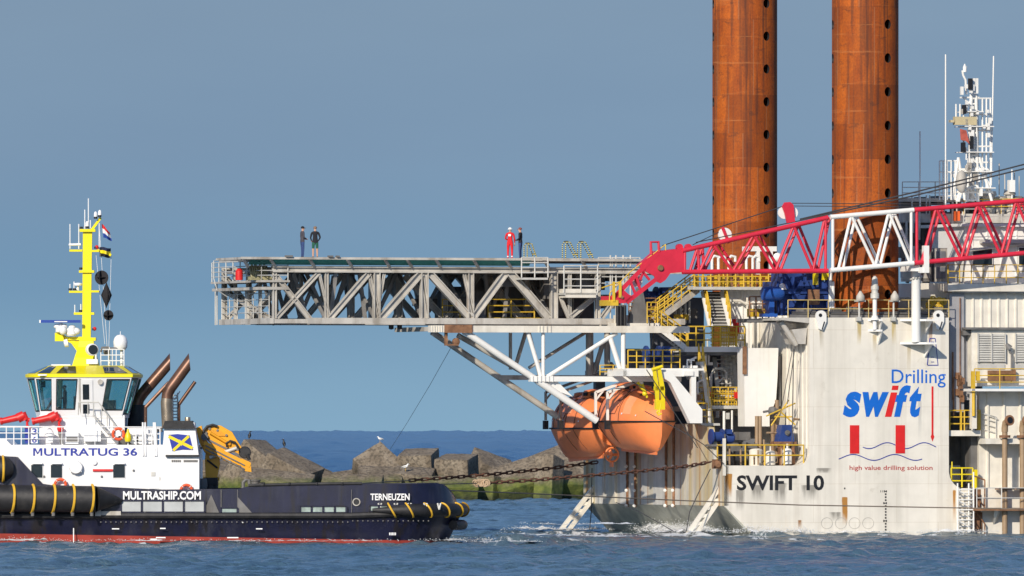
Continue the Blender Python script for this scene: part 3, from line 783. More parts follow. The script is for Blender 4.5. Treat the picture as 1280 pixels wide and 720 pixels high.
# ---------------- lifeboats
def lifeboat(label, vc, flip, drop=0):
    t = Thing('lifeboat', label, 'lifeboat', group='orange lifeboats under the truss')
    u0 = -2.7; L, Wd = 8.8, 1.82; zk, zg, zt = Z(566,vc)-drop, Z(527.5,vc)-drop, Z(486,vc)-drop
    N, K = 26, 28; vs = []; can_ = []
    def sect(i, hull):
        x = i/N; y = vc-L/2+L*x if not flip else vc+L/2-L*x     # x=0 at the bow
        b = Wd*(1-(1-min(1,x/.46))**2.6)**.80 if x < .46 else Wd*(1-max(0,(x-.62)/.38)**2.6*.42)
        kz = zk+(zg-zk)*(.02+.50*max(0,1-x/.10)**1.8+.10*max(0,(x-.2)/.8)+.34*max(0,(x-.72)/.28)**1.6)
        top = zt-(zt-zg)*(.72*max(0,1-x/.30)**1.7+.62*max(0,(x-.74)/.26)**1.8)
        return y, max(b,.03), kz, max(top, zg+.06)
    hm, cm = MB(), MB(); hv, cv = [], []
    for i in range(N+1):
        y, b, kz, top = sect(i, 1)
        for k in range(K//2+1):
            a = PI*k/(K//2); e = .72
            tt = math.cos(a); hv.append((u0-b*math.copysign(abs(tt)**.9, tt), y, zg-(zg-kz)*(1-abs(tt)**1.55)**.92))
            cv.append((u0-b*.97*math.copysign(abs(math.cos(a))**.9, math.cos(a)), y, zg+.02+(top-zg)*abs(math.sin(a))**.95))
    M_ = K//2+1
    fq = [(i*M_+k, i*M_+k+1, (i+1)*M_+k+1, (i+1)*M_+k) for i in range(N) for k in range(M_-1)]
    hm.add(hv, fq, 0, True); cm.add(cv, fq, 0, True)
    for m_, V_ in ((hm, hv), (cm, cv)):
        for i in (0, N): m_.add(V_[i*M_:(i+1)*M_], [list(range(M_))], 0)
    # keel
    sgn = 1 if not flip else -1; yb = vc-sgn*L/2
    hm.prism([(u0-.06, yb+sgn*.55, zg-.9), (u0-.06, yb+sgn*1.0, zk-.12), (u0-.06, yb+sgn*7.2, zk+.1), (u0-.06, yb+sgn*7.6, zk+.6)], (.12,0,0))
    h = t.part('hull', hm, m_orange)
    c = t.part('canopy', cm, m_orange)
    # conning cupola with windows
    q = MB(); yc = vc+sgn*1.5
    q.lathe((u0, yc, zt-.25), [(.95,0),(.86,.35),(.70,.55),(.3,.64),(.02,.66)], (0,0,1), 14)
    q.lathe((u0, yc-sgn*2.6, zt-.16), [(.52,0),(.48,.3),(.3,.36),(.02,.38)], (0,0,1), 14)
    cu = t.sub(c, 'cupola', q, m_orange)
    q = MB()
    for a in (3.6,4.2,4.8,5.4): q.obox((u0+.86*math.cos(a), yc+.86*math.sin(a), zt+.08), (-math.sin(a)*.15,math.cos(a)*.15,0), (math.cos(a)*.06,math.sin(a)*.06,0), (0,0,.1))
    t.sub(c, 'window', q, m_black)
    # side hatch seam, lettering block, rope round the gunwale
    q = MB(); yy = vc+sgn*.2
    for s_ in (-1,):
        def onside(y, k):
            i = min(N, max(0, (y-(vc-L/2))/L*N if not flip else ((vc+L/2)-y)/L*N)); i0 = int(min(N-1, i)); fr = i-i0
            a_ = Vector(cv[i0*M_+k]); b_ = Vector(cv[(i0+1)*M_+k]); return a_.lerp(b_, fr)
        for y_ in (vc+sgn*.9, vc+sgn*2.4, vc-sgn*1.4): q.path([onside(y_, k)+Vector((-.01,0,.0)) for k in range(0, 8)], .026, 5)
        hv_ = [Vector(p) for p in hv]
        for y_ in (vc+sgn*.9, vc+sgn*2.4):
            i = int(((y_-(vc-L/2))/L if not flip else ((vc+L/2)-y_)/L)*N); q.path([hv_[i*M_+k]+Vector((-.01,0,0)) for k in range(0, 6)], .024, 5)
    ar = [onside(vc-sgn*.2+math.cos(a)*1.0, max(1,min(6,round(3.2+2.3*math.sin(a))))) for a in [2*PI*i/20 for i in range(20)]]
    q.path([p+Vector((-.015,0,.01)) for p in ar], .022, 5, False, 0, True)
    t.sub(c, 'seam', q, mat('seam_brown', (.16,.05,.03), .6))
    q = MB()
    for j, (dy, dz) in enumerate(((.0,0),(.2,0),(.4,0),(.05,-.16),(.25,-.16),(.45,-.16))):
        k = 3; p = onside(vc-sgn*.6-dy*sgn, k); n_ = Vector((-.9,0,.35)).normalized()
        q.obox(p+n_*.015+Vector((0,0,dz)), (0,.07,0), n_*.008, Vector((.35,0,.9)).normalized()*.045)
    t.sub(c, 'stencil_marks', q, mat('stencil_red_brown', (.25,.04,.02), .6))
    for y0_, k0_, k1_ in ((vc-sgn*1.9, 1, 4), (vc+sgn*1.5, 2, 4)):
        q = MB(); a_ = [onside(y0_, k)+Vector((-.03,0,.012)) for k in range(k0_, k1_+1)]; b_ = [onside(y0_-sgn*.75, k)+Vector((-.03,0,.012)) for k in range(k0_, k1_+1)]
        n_ = len(a_); back = [p+Vector((.06,0,-.02)) for p in a_+b_]
        q.add(a_+b_+back, [(k,k+1,n_+k+1,n_+k) for k in range(n_-1)]+[(k,k+1,2*n_+k+1,2*n_+k) for k in range(n_-1)]+[(n_+k,n_+k+1,3*n_+k+1,3*n_+k) for k in range(n_-1)]+[(0,n_,3*n_,2*n_),(n_-1,2*n_-1,4*n_-1,3*n_-1)])
        hq_ = t.sub(c, 'side_hatch', q, m_hatch)
    q = MB(); ring = []
    for i in range(N+1): ring.append(Vector(hv[i*M_])+Vector((-.06,0,.03)))
    for i in range(N, -1, -1): ring.append(Vector(hv[i*M_+M_-1])+Vector((.06,0,.03)))
    q.path(ring, .055, 6, False, 0, True)
    t.sub(h, 'fender_rope', q, m_rubber)
    q = MB(); fe_ = []
    for i in range(2, N-1):
        a_, b_ = Vector(hv[i*M_+1]), Vector(hv[i*M_+2]); fe_.append(a_.lerp(b_, .3 if i % 2 else 1.0)+Vector((-.04,0,0)))
    q = MB()
    for y_ in (vc-sgn*2.6, vc-sgn*.9, vc+sgn*1.7):
        p = onside(y_, 5); n_ = Vector((-.6,0,.8)); q.obox(p+n_*.02, (0,.17,0), n_*.012, Vector((.8,0,.6))*.09)
    t.sub(c, 'roof_window', q, m_black)
    q = MB()
    for y_ in (vc-sgn*3.1, vc-sgn*1.8, vc+sgn*.5, vc+sgn*2.9):
        p = onside(y_, 1); n_ = Vector((-.96,0,.28)); q.obox(p+n_*.02, (0,.09,0), n_*.01, Vector((.28,0,.96))*.05)
    t.sub(c, 'reflective_tape', q, m_whitet)
    if flip:
        q = MB(); c_ = Vector((u0, vc-L/2-.15, zk+.32))
        q.torus(c_, (0,1,0), .42, .06, 20, 8); 
        for a in range(3): q.obox(c_+Vector((math.cos(a*2.09)*.2,0,math.sin(a*2.09)*.2)), (math.cos(a*2.09)*.18,.04,math.sin(a*2.09)*.18), (0,.02,0), (-math.sin(a*2.09)*.08,.02,math.cos(a*2.09)*.08))
        q.tube(c_, c_+Vector((0,1.4,.05)), .09); q.box(c_.x-.03,c_.x+.03,c_.y-.2,c_.y+.35,c_.z-.75,c_.z-.4)
        t.part('propeller', q, m_orange)
    else:
        q = MB(); q.tube((u0-.55,yb+1.7,zg+.9),(u0-.55,yb+1.7,zg+.02),.035); q.box(u0-.03,u0+.03,yb+.5,yb+.6,zg-1.6,zg-.7)
        t.part('bow_fitting', q, m_dgrey)
    # hook plates on the roof
    for y_ in (vc-L/2+1.0, vc+L/2-1.4):
        q = MB(); zz = zg+ (zt-zg)*.55; q.box(u0-.09,u0+.09,y_-.22,y_+.22,zz,zz+.75); q.box(u0-.3,u0+.3,y_-.05,y_+.05,zz+.6,zz+.7)
        t.part('lifting_hook', q, m_orange)
    return u0
lifeboat('nearer orange lifeboat with its keel end facing out under the white davit beam', 7.9, False)
lifeboat('farther orange lifeboat, partly hidden, with a ringed propeller at its end', 17.2, True, .42)

# ---------------- davits
dv = Thing('lifeboat_davit', 'white lifeboat davit with broad bent arm and two drop arms over the nearer orange boat', 'davit', group='lifeboat davits')
g = MB(); vd = 2.3
g.prism([S(x,y,vd) for x,y in ((783,462),(837,462),(878,512),(878,529),(863,529),(838,478),(826,470),(783,470))], (0,.55,0)); dv.part('bent_arm', g, m_clean)
g = MB(); g.box(U(830,vd), U(878,vd), vd+.7, vd+1.1, S(850,470.5,vd).z, S(850,463,vd).z); g.box(U(869,vd), U(875,vd), vd+.7, vd+1, S(872,512,vd).z, S(872,470,vd).z); g.box(U(783,vd),U(787,vd),vd,vd+3.5,S(783,470,vd).z,S(783,463,vd).z)
dv.part('top_beam', g, m_clean)
def droparm(t, v, xin, matl):
    zt_, z1 = Z(490, v), Z(531.5, v); u1 = -4.72
    g = MB(); g.box(u1-.07, u1+.07, v-.07, v+.07, z1+.3, zt_)
    g.beam((u1, v, zt_-.03), (xin, v, Z(465, v)), .14, .16); g.beam((u1,v,zt_-.5),(u1+.5,v,zt_+.1),.1,.1)
    q = t.part('drop_arm', g, matl)
    p = MB(); p.box(u1-.14, u1+.13, v-.16, v+.16, z1-.25, z1+.28); t.sub(q, 'fender_pad', p, m_rubber)
droparm(dv, 7.6, -1.2, m_clean); droparm(dv, 9.8, -1.2, m_clean)
g = MB(); g.box(-1.5,-.9, 2.9, 11.5, Z(470,6), Z(464,6)); dv.part('rail_beam', g, m_clean)
g = MB(); g.tube(S(790,477,3), S(830,500,3), .03); g.tube(S(808,462,2), S(872,560,1.5), .028, 5); dv.part('fall_wire', g, m_wire)
dv2 = Thing('lifeboat_davit', 'grey-stained davit with two drop arms over the farther orange lifeboat', 'davit', group='lifeboat davits')
droparm(dv2, 16.4, -1.0, m_grey); droparm(dv2, 19.2, -1.0, m_grey)
g = MB(); g.box(-1.4,-.7, 12.2, 21.5, Z(470,15), Z(463,15))
for v in (13,15,17,20): g.lathe((-1.3,v,Z(463,15)), [(.05,0),(.28,.02),(.28,.3),(.12,.5),(.02,.52)], (0,0,1), 12)
dv2.part('rail_beam', g, m_grey)
g = MB(); g.box(-1.6,-.6,12.4,12.9,Z(470,15)-.9,Z(470,15)); g.box(-.9,-.3,20.9,21.4,zs,Z(470,15)); g.box(-.9,-.3,12.3,12.8,zs,Z(470,15)); dv2.part('davit_post', g, m_dgrey)
# yellow hoist block holding the nearer boat
hk = Thing('hoist_block', 'bright yellow hoist link hanging over the end of the nearer orange lifeboat', 'hoist')
g = MB(); K_ = lambda px, py: S(px, py, 2.0)
for dx in (0, 9): g.prism([K_(816+dx*.7,462),K_(820+dx*.7,461),K_(824+dx*.8,486),K_(824+dx*.8,505),K_(820+dx*.8,505),K_(819+dx*.7,486)], (0,.12,0))
g.box(U(819,2), U(830,2), 2.0, 2.3, K_(820,488).z, K_(820,483).z); g.box(U(820,2), U(831,2), 1.95, 2.3, K_(820,512).z, K_(820,500).z); g.tube(K_(815,462), K_(828,458), .1)
hk.part('link_plates', g, m_byellow)
g = MB(); g.lathe(K_(826,494)+Vector((0,.02,0)), [(.02,0),(.2,.02),(.2,.2),(.02,.24)], (0,1,0), 14); hk.part('sheave', g, m_rustp)
g = MB(); g.tube(K_(826,504), K_(824,516), .06); g.path([K_(824,512),K_(821,515),K_(823,519),K_(827,517)], .05, 6); hk.part('hook', g, m_byellow)
g = MB(); g.tube(S(797,478,3.5), S(806,490,3.5), .09); g.tube(S(803,480,3.5), S(809,497,3.5), .07); g.ball(S(806,492,3.5), .16)
one('hoist_shackle', 'small yellow shackle hanging left of the yellow hoist link', 'shackle', g, m_byellow)

# ---------------- mooring struts dipping in the water
for a, b, v, lab in (((746,604),(706,656),24.0,'white rust-marked boarding strut dipping in the water at the far stern edge'),((901,607),(862,664),1.0,'white double-railed boarding strut dipping in the foam at the near stern edge')):
    t = Thing('boarding_strut', lab, 'strut', group='struts dipping in the water')
    p, q = S(*a, v), S(*b, v); q = q+(q-p)*.35
    for k in (0, .62):
        g = MB(); g.beam(p+Vector((k*.9,0,k*.1)), q+Vector((k*.9,0,k*.1)), .22, .24); t.part('strut_bar', g, m_white)
    g = MB()
    for i in range(1, 6): c = p+(q-p)*(i/8); g.beam(c, c+Vector((.56,0,.06)), .16, .2)
    t.part('rung', g, m_white)
# ================================================================== DECK STRUCTURES
def ribwall(mb, px0, px1, py0, py1, v, pitch=.36, d=.07, th=.3):
    """profiled steel wall facing the camera"""
    a, b = S(px0, py1, v), S(px1, py0, v); z0, z1 = a.z, b.z
    mb.box(a.x, b.x, v, v+th, z0, z1)
    x = a.x+pitch*.5
    while x < b.x-.1:
        mb.prism([(x-.09,v-.001,z0+.01),(x+.09,v-.001,z0+.01),(x+.045,v-d,z0+.01),(x-.045,v-d,z0+.01)], (0,0,z1-z0-.02)); x += pitch
def bx(mb, px0, px1, py0, py1, v0, v1):
    a, b = S(px0, py1, v0), S(px1, py0, v0); mb.box(a.x, b.x, v0, v1, a.z, b.z)
def railpx(mb, pts, v, h, n=3, r=.035, step=1.0):
    mb.rail([S(x, y, v) for x, y in pts], h, n, r, step)

# ---- stern deckhouse
dh = Thing('deckhouse', 'white ribbed deckhouse wall behind the yellow stairs at the barge stern', 'deckhouse')
g = MB(); ribwall(g, 903, 990, 362.5, 525, 9.3); dh.part('ribbed_wall', g, m_clean)
g = MB(); bx(g, 785, 897, 436, 530, 12.5, 13); bx(g, 868, 990, 520, 582, 9, 9.4); bx(g, 815, 880, 372, 440, 14, 14.3); dh.part('bulkhead', g, m_bluegrey)
g = MB(); bx(g, 860, 990, 358.5, 362, 8.85, 14); bx(g, 862, 935, 508, 514, 7.5, 12.4); dh.part('deck_slab', g, m_grey)
g = MB(); bx(g, 916, 924, 399, 416, 9.05, 9.2); bx(g, 913.5, 922.5, 409, 420, 8.95, 9.15); dh.part('fire_hose_box', g, m_bred)
g = MB()
for px in (912,921): g.tube(S(px,462,9.8), S(px,520,9.8), .07)
g.path([S(889,490,8),S(889,468,8),S(893,461,8),S(904,461,8),S(908,466,8),S(908,505,8)], .08)
g.path([S(898,505,8),S(898,478,8),S(904,472,8),S(913,474,8),S(913,500,8)], .06)
for px,y0,y1 in ((934,372,398),(941,380,436),(948,404,436),(926,416,436)): g.tube(S(px,y1,8.9), S(px,y0,8.9), .06)
g.path([S(912,376,8.9),S(925,376,8.9),S(932,380,8.9),S(948,379,8.9)], .09)
dh.part('pipe_run', g, m_white)
g = MB()
for i in range(22):
    c = S(rnd.uniform(872,938), rnd.uniform(440,505), rnd.uniform(9,12)); sx, sz = rnd.uniform(.08,.5), rnd.uniform(.08,.45)
    g.box(c.x-sx, c.x+sx, c.y, c.y+.3, c.z-sz, c.z+sz)
for i in range(10):
    c = S(rnd.uniform(800,880), rnd.uniform(376,402), 11); g.box(c.x-.2,c.x+.2,c.y,c.y+.3,c.z-.3,c.z+.3)
dh.part('pipework', g, m_dgrey)
g = MB()
for i in range(12):
    c = S(rnd.uniform(874,930), rnd.uniform(445,500), rnd.uniform(8.4,9)); g.tube(c, c+Vector((0,0,rnd.uniform(.6,1.6))), .05)
for px in (845,851,857,862): g.tube(S(px,404,10.5), S(px,376,10.5), .07)
g.ball(S(861,472,8.6), .15); dh.part('valve_pipes', g, m_galv)
g = MB()
for px in (846,851,858): g.box(S(px,398,10.3).x-.14,S(px,398,10.3).x+.14,10.3,10.5,S(px,400,10.3).z,S(px,393,10.3).z)
dh.part('valve', g, m_yellow)
g = MB(); bx(g, 885, 893, 489, 497, 8.5, 8.7); bx(g, 919, 923, 488, 499, 8.5, 8.8); dh.part('fire_box', g, m_bred)

mid = Thing('middle_gallery', 'shaded gallery with yellow grating and steep stair beside the white hanging box', 'gallery')
g = MB(); bx(g,868,932,507,511,6.2,9.2); bx(g,876,900,529,532,5.2,8.6); mid.part('gallery_deck', g, m_galv)
g = MB(); railpx(g,[(869,507),(931,507)],6.25,1.1,3,.04,.5)
for i in range(9): x = U(893+i*3.6,6.3); g.box(x-.03,x+.03,6.32,6.36,S(900,507,6.3).z,S(900,487,6.3).z)
for y in range(489,507,4): z = S(900,y,6.3).z; g.box(U(892,6.3),U(924,6.3),6.28,6.31,z-.03,z+.03)
railpx(g,[(862,529),(884,529)],5.3,1.2,3,.04,.5); mid.part('yellow_grating', g, m_yellow)
g = MB(); a, b = S(899,507,7.2), S(893,447,8.9); w = 1.2
for o in (0,w): g.beam(a+Vector((o,0,0)), b+Vector((o,0,0)), .08, .24)
for i in range(12): c = a+(b-a)*(i+.5)/12; g.box(c.x+.06,c.x+w-.06,c.y-.1,c.y+.14,c.z-.03,c.z+.03)
mid.part('steep_stair', g, m_galv)
for pts, r in ((((926,507),(926,452),(931,449)),.07),(((929,507),(929,470)),.05),(((872,507),(872,478),(880,474)),.06),(((886,532),(886,513)),.06),(((905,556),(905,514)),.08),(((915,556),(915,513)),.06),(((878,556),(878,532)),.06)):
    g = MB(); g.path([S(x,y,6.0) for x,y in pts], r); mid.part('stand_pipe', g, m_clean)
for x,y,m_ in ((921,494,m_bred),(874,497,m_rustp),(910,520,m_galv),(897,518,m_dgrey)):
    g = MB(); bx(g,x-2,x+2,y-4,y+4,5.9,6.15); mid.part('equipment_box', g, m_)
# ---- stairs
st1 = Thing('stair_flight', 'white stair flight with dark treads facing us between two yellow-railed decks', 'stairs', group='deck stairs')
a, b = S(888,408,7.4), S(879,365,9.4); w = 27/21*1.0
g = MB(); g.beam(a, b, .12, .3); g.beam(a+Vector((w,0,0)), b+Vector((w-.08,0,0)), .12, .3); st1.part('stringer', g, m_clean)
g = MB()
for i in range(11): c = a+(b-a)*(i+.5)/11; g.box(c.x+.06, c.x+w-.06, c.y-.03, c.y+.25, c.z-.03, c.z+.03); 
st1.part('tread', g, m_galv)
g = MB()
for i in range(11): c = a+(b-a)*(i+.5)/11; g.box(c.x+.07, c.x+w-.07, c.y+.26, c.y+.28, c.z-.16, c.z+.12)
st1.part('riser', g, m_dgrey)
g = MB()
for o in (0, w):
    o = Vector((o,0,0)); up = Vector((0,0,1.1))
    for k in (1,.55): g.tube(a+o+up*k, b+o+up*k, .045)
    for i in range(6): c = a+(b-a)*i/5+o; g.tube(c, c+up, .04)
st1.part('hand_rail', g, m_yellow)
def sidestair(lab, f, h, v, ms, mr, wd=.9):
    t = Thing('stair_flight', lab, 'stairs', group='deck stairs')
    a, b = S(*f, v), S(*h, v)
    g = MB(); g.beam(a, b, .07, .34); g.beam(a+Vector((0,wd,0)), b+Vector((0,wd,0)), .07, .34); t.part('stringer', g, ms)
    g = MB()
    for i in range(10): c = a+(b-a)*(i+.5)/10; g.box(c.x-.13, c.x+.13, v+.04, v+wd-.04, c.z-.02, c.z+.03)
    t.part('tread', g, m_dgrey)
    g = MB(); up = Vector((0,0,1.1))
    for o in (0, wd):
        o = Vector((0,o,0))
        for k in (1,.68,.36): g.tube(a+o+up*k, b+o+up*k, .04)
        for i in range(6): c = a+(b-a)*i/5+o; g.tube(c, c+up, .04)
    t.part('hand_rail', g, mr)
sidestair('white stair flight falling to the right from the truss landing, with yellow rails', (858,436), (819,406), 6.9, m_clean, m_yellow)
sidestair('grey stair flight rising to the right under the red crane tip', (820,402), (873,362), 8.9, m_grey, m_yellow)
sidestair('yellow-railed lower stair beneath the yellow gallery', (893,560), (878,452), 6.0, m_galv, m_yellow, .7)
gal = Thing('stair_gallery', 'white-edged gallery with yellow grating rail at the foot of the white stair', 'gallery')
g = MB(); bx(g, 856, 934, 433.5, 440, 6.7, 10.2); gal.part('gallery_deck', g, m_clean)
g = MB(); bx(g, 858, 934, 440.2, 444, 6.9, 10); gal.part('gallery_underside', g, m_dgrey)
g = MB(); railpx(g, [(860,433.5),(931,433.5)], 6.8, 1.22, 3, .05, .55)
for i in range(13): x = S(893+i*2.2, 433, 7.0).x; g.box(x-.025, x+.025, 7.0, 7.04, S(893,433,7).z, S(893,410,7).z)
for y in range(411,433,4): z = S(893,y,7).z; g.box(U(888,7), U(920,7), 6.97, 7.0, z-.03, z+.03)
gal.part('yellow_grating', g, m_yellow)
lnd = Thing('truss_landing', 'pale landing beam between the grey truss and the yellow stairs', 'landing')
g = MB(); bx(g, 768, 820, 404, 411, 6.6, 9.6); bx(g, 770, 808, 394, 404, 7.4, 7.9); lnd.part('landing_beam', g, m_white)
g = MB(); bx(g, 773, 783, 381, 413, 6.3, 6.8); g.prism([S(x,y,7) for x,y in ((786,404),(798,360),(803,360),(812,404))], (0,.4,0)); lnd.part('landing_post', g, m_dgrey)
g = MB(); railpx(g, [(786,404),(820,404)], 7.2, 1.5, 6, .04, .8); lnd.part('red_cage', g, m_rustp)
g = MB(); railpx(g, [(809,404),(822,404)], 6.6, 1.25, 3, .04, .5); lnd.part('guard_rail', g, m_yellow)
g = MB()
for px in (772,776,781): g.tube(S(px,412,6.2), S(px,382,6.2), .09)
for px,x2 in ((812,815),(818,812)): g.tube(S(px,404,6), S(x2,470,4), .03)
lnd.part('hanging_hoses', g, m_black)
wk = Thing('jack_house_walkway', 'walkway with bright yellow posts and rails around the farther rusty leg', 'walkway')
g = MB(); bx(g, 866, 972, 358.8, 362, 8.2, 8.8); wk.part('walkway_edge', g, m_galv)
g = MB(); railpx(g, [(868,358.8),(971,358.8)], 8.3, .95, 3, .045, .55)
for i in range(13):
    x = S(871+i*8, 357, 8.6).x; g.box(x-.10, x+.10, 8.6, 8.7, S(871,358,8.6).z, S(871,344+(i%3),8.6).z)
g.rail([S(868,358.8,8.3), S(868,358.8,13)], .95, 3, .05, .7)
wk.part('yellow_rail', g, m_yellow)
g = MB()
for i in range(10): c = S(rnd.uniform(875,965), rnd.uniform(346,356), 10); g.box(c.x-.3,c.x+.3,10,10.4,c.z-.25,c.z+.2)
wk.part('deck_gear', g, m_rustp)
g = MB()
for px in (893,901,914,936,944): g.path([S(px-3,341,9.5),S(px-3,323,9.5),S(px,320,9.5),S(px+5,321,9.5),S(px+5,327,9.5)], .09)
bx(g, 938, 971, 308, 314, 9.5, 11); bx(g, 946,950,314,343,9.5,9.8); bx(g, 963,966,314,343,9.5,9.8); g.ball(S(972,322,9.4),.3)
wk.part('vent_pipe', g, m_clean)

# ---- davit deck with its yellow rail and blue winch
pd = Thing('davit_deck', 'small yellow-railed deck with a white edge above the nearer lifeboat', 'platform')
g = MB(); bx(g, 783, 880, 460.5, 463, 3.5, 7.5); pd.part('deck_plate', g, m_clean)
g = MB(); railpx(g, [(785,460.5),(850,460.5)], 3.6, 1.1, 3, .04, .55); g.rail([S(750,469,6),S(783,469,6)], .6, 3, .035, .7); pd.part('yellow_rail', g, m_yellow)
g = MB(); g.path([S(859,460,4.5),S(859,450,4.5),S(868,450,4.5)], .06); g.path([S(864,460,4.5),S(864,449,4.5),S(870,447,4.5)], .05); bx(g,856,872,457,460,4.6,5); pd.part('vent_pipe', g, m_clean)
def winch(lab, px0, px1, py0, py1, v):
    t = Thing('blue_winch', lab, 'winch', group='blue deck winches')
    a, b = S(px0, py1, v), S(px1, py0, v); L, h = b.x-a.x, b.z-a.z
    g = MB(); g.lathe((a.x+L*.08, v+h*.5, a.z+h*.55), [(h*.45,0),(h*.45,L*.06),(h*.28,L*.07),(h*.28,L*.4),(h*.45,L*.41),(h*.45,L*.47)], (1,0,0), 18); t.part('drum', g, m_blue)
    g = MB(); g.lathe((a.x+L*.56, v+h*.5, a.z+h*.5), [(h*.3,0),(h*.34,L*.04),(h*.34,L*.34),(h*.22,L*.42),(.02,L*.43)], (1,0,0), 16); g.box(a.x+L*.6,a.x+L*.8,v,v+h*.4,a.z+h*.7,a.z+h*.97); t.part('motor', g, m_blue)
    g = MB(); g.box(a.x, b.x, v-.05, v+h, a.z, a.z+h*.12); g.box(a.x+L*.5,a.x+L*.55,v,v+h,a.z,a.z+h*.7); t.part('bed_frame', g, m_dgrey)
winch('blue winch behind the yellow rail above the nearer lifeboat', 808, 846, 432, 460, 5.2)
winch('blue winch with round drum at the left end of the lower aft deck', 889, 922, 536, 558, 1.6)
winch('large blue machine on the truss landing beneath the red crane head', 808, 842, 358, 392, 10.5)

# ---- gear on the aft working deck
fl = Thing('roller_fairlead', 'blue tapered roller fairlead on a stand at the right of the aft deck rail', 'fairlead')
g = MB(); g.prism([S(x,y,1.2) for x,y in ((974,552),(993,552),(990,531),(978,531))], (0,.9,0)); fl.part('hood', g, m_blue)
g = MB(); g.lathe(S(984,541,1.18), [(.16,0),(.16,-.1),(.08,-.1),(.08,-.18)], (0,1,0), 14); fl.part('bearing', g, m_dgrey)
g = MB(); bx(g,972,996,552,555,1.0,2.3); bx(g,975,979,555,582,1.2,1.6); bx(g,990,994,555,582,1.2,1.6); fl.part('stand', g, m_rustp)
def tank(lab, px, py0, py1, r, v, m_):
    g = MB(); c = S(px,py1,v); h = S(px,py0,v).z-c.z
    g.lathe(c, [(r,0),(r,h*.85),(r*.8,h*.95),(r*.25,h),(.02,h)], (0,0,1), 18)
    g.tube(c+Vector((0,0,h)), c+Vector((0,0,h+.25)), .05)
    one('deck_tank', lab, 'tank', g, m_, group='small tanks on the aft deck')
tank('slim white upright cylinder under the blue roller fairlead', 984, 560, 580, .28, .9, m_clean)
tank('squat white upright cylinder left of the blue roller fairlead', 963, 563, 581, .30, 1.0, m_white)
tank('dull grey upright cylinder mid aft deck behind the yellow rail', 945, 560, 582, .42, 2.6, m_white)
g = MB()
for i in range(30):
    c = S(rnd.uniform(900,1004), rnd.uniform(556,580), rnd.uniform(1.8,5)); sx, sz = rnd.uniform(.08,.5), rnd.uniform(.1,.45)
    g.box(c.x-sx,c.x+sx,c.y,c.y+.4,max(zDeck,c.z-sz),c.z+sz)
mach = Thing('deck_machinery', 'dark cluttered pumps and pipes on the aft deck behind the yellow rail', 'machinery')
mach.part('pump_blocks', g, m_dgrey)
g = MB()
for px,y0 in ((946,520),(950,520),(966,524),(1003,524),(971,500)): g.tube(S(px,582,3), S(px,y0,3), .12)
g.path([S(992,524,1.8),S(1003,524,1.8),S(1003,582,1.8)], .09); g.tube(S(958,541,2),S(975,541,2),.06)
for i in range(9): c = S(rnd.uniform(900,1000), 581, rnd.uniform(1,2)); g.tube(c, c+Vector((0,0,rnd.uniform(.5,1.6))), .06)
mach.part('stand_pipes', g, m_pipe)
g = MB()
for a, b in (((958,520),(994,504)),((964,532),(986,500)),((975,514),(994,531)),((968,521),(990,521))): g.tube(S(*a,1.6), S(*b,1.6), .045)
mach.part('lever_rods', g, m_yellow)
g = MB(); bx(g,924,938,540,550,4,5); g.lathe(S(966,514,2), [(.02,-.3),(.25,-.2),(.3,0),(.15,.3),(.02,.35)], (1,0,0), 12); g.tube(S(954,515,2),S(970,512,2),.07)
mach.part('motor', g, m_dgrey)
# hanging white box
wb = Thing('steel_cabinet', 'tall plain white steel box hanging above the aft deck left of the painted panel', 'cabinet')
g = MB(); v = 4.3
g.prism([S(x,y,v) for x,y in ((930,435),(973,435),(972,470),(970,500),(962,520),(962,533),(931,533))], (0,1.2,0)); wb.part('cabinet_body', g, m_clean)
g = MB(); bx(g,929,933.5,433,468,v-.15,v-.02); wb.part('edge_post', g, m_rustp)
g = MB(); bx(g,973.5,976,445,508,v+.4,v+1.3); wb.part('cable_duct', g, m_dgrey)
g = MB(); g.tube(S(994,432,.8),S(984,505,.8),.03); g.tube(S(992,436,.8),S(990,560,.8),.03); g.tube(S(990,440,1),S(975,520,1),.025)
wb.part('hanging_wire', g, m_wire)
cg = Thing('winch_cage', 'rusty railed cage with yellow gear on the ledge left of the blue jacking unit', 'cage')
g = MB(); bx(g,934,970,398.5,403,2.2,4.2); cg.part('cage_floor', g, m_dgrey)
g = MB(); railpx(g,[(937,398),(969,398)],2.4,1.3,3,.05,.4); cg.part('cage_rail', g, m_rustp)
g = MB(); bx(g,938,956,386,396,3,3.6); cg.part('hose_tray', g, m_yellow)

# ---- blue jacking unit and top deck gear
jk = Thing('jacking_unit', 'large dark blue jacking machinery beside the rusty leg above the white panel', 'machinery')
g = MB(); v = 1.6
bx(g,971,1036,352,394,v+.5,v+3); bx(g,978,1030,341,354,v+.8,v+2.8)
jk.part('machine_housing', g, m_blue)
g = MB()
for a, b in (((1003,352),(985,388)),((1005,352),(1020,388)),((996,372),(1034,372)),((972,364),(1036,364))): g.beam(S(*a,v+.2),S(*b,v+.2),.4,.32)
for px in (977,992,1007,1022,1035): bx(g,px-1.2,px+1.2,346,394,v+.1,v+.5)
jk.part('frame_rib', g, m_blue)
g = MB(); g.lathe(S(953,367,v), [(.02,0),(.40,.02),(.42,.3),(.42,1.1),(.3,1.3)], (1,0,0), 16); bx(g,962,968,358,396,v,v+.6); bx(g,956,972,392,396,v-.2,v+.8)
jk.part('drive_motor', g, mat('bright_blue_paint', (.02,.09,.36), .4, var=.12))
g = MB(); bx(g,1011,1024.5,362,381,v-.6,v-.45); jk.part('sign_board', g, m_rustp)
g = MB(); bx(g,1018,1023,340,356,v+.1,v+.4); bx(g,1029,1036,341,350,v+.1,v+.4); jk.part('yellow_cover', g, m_byellow)
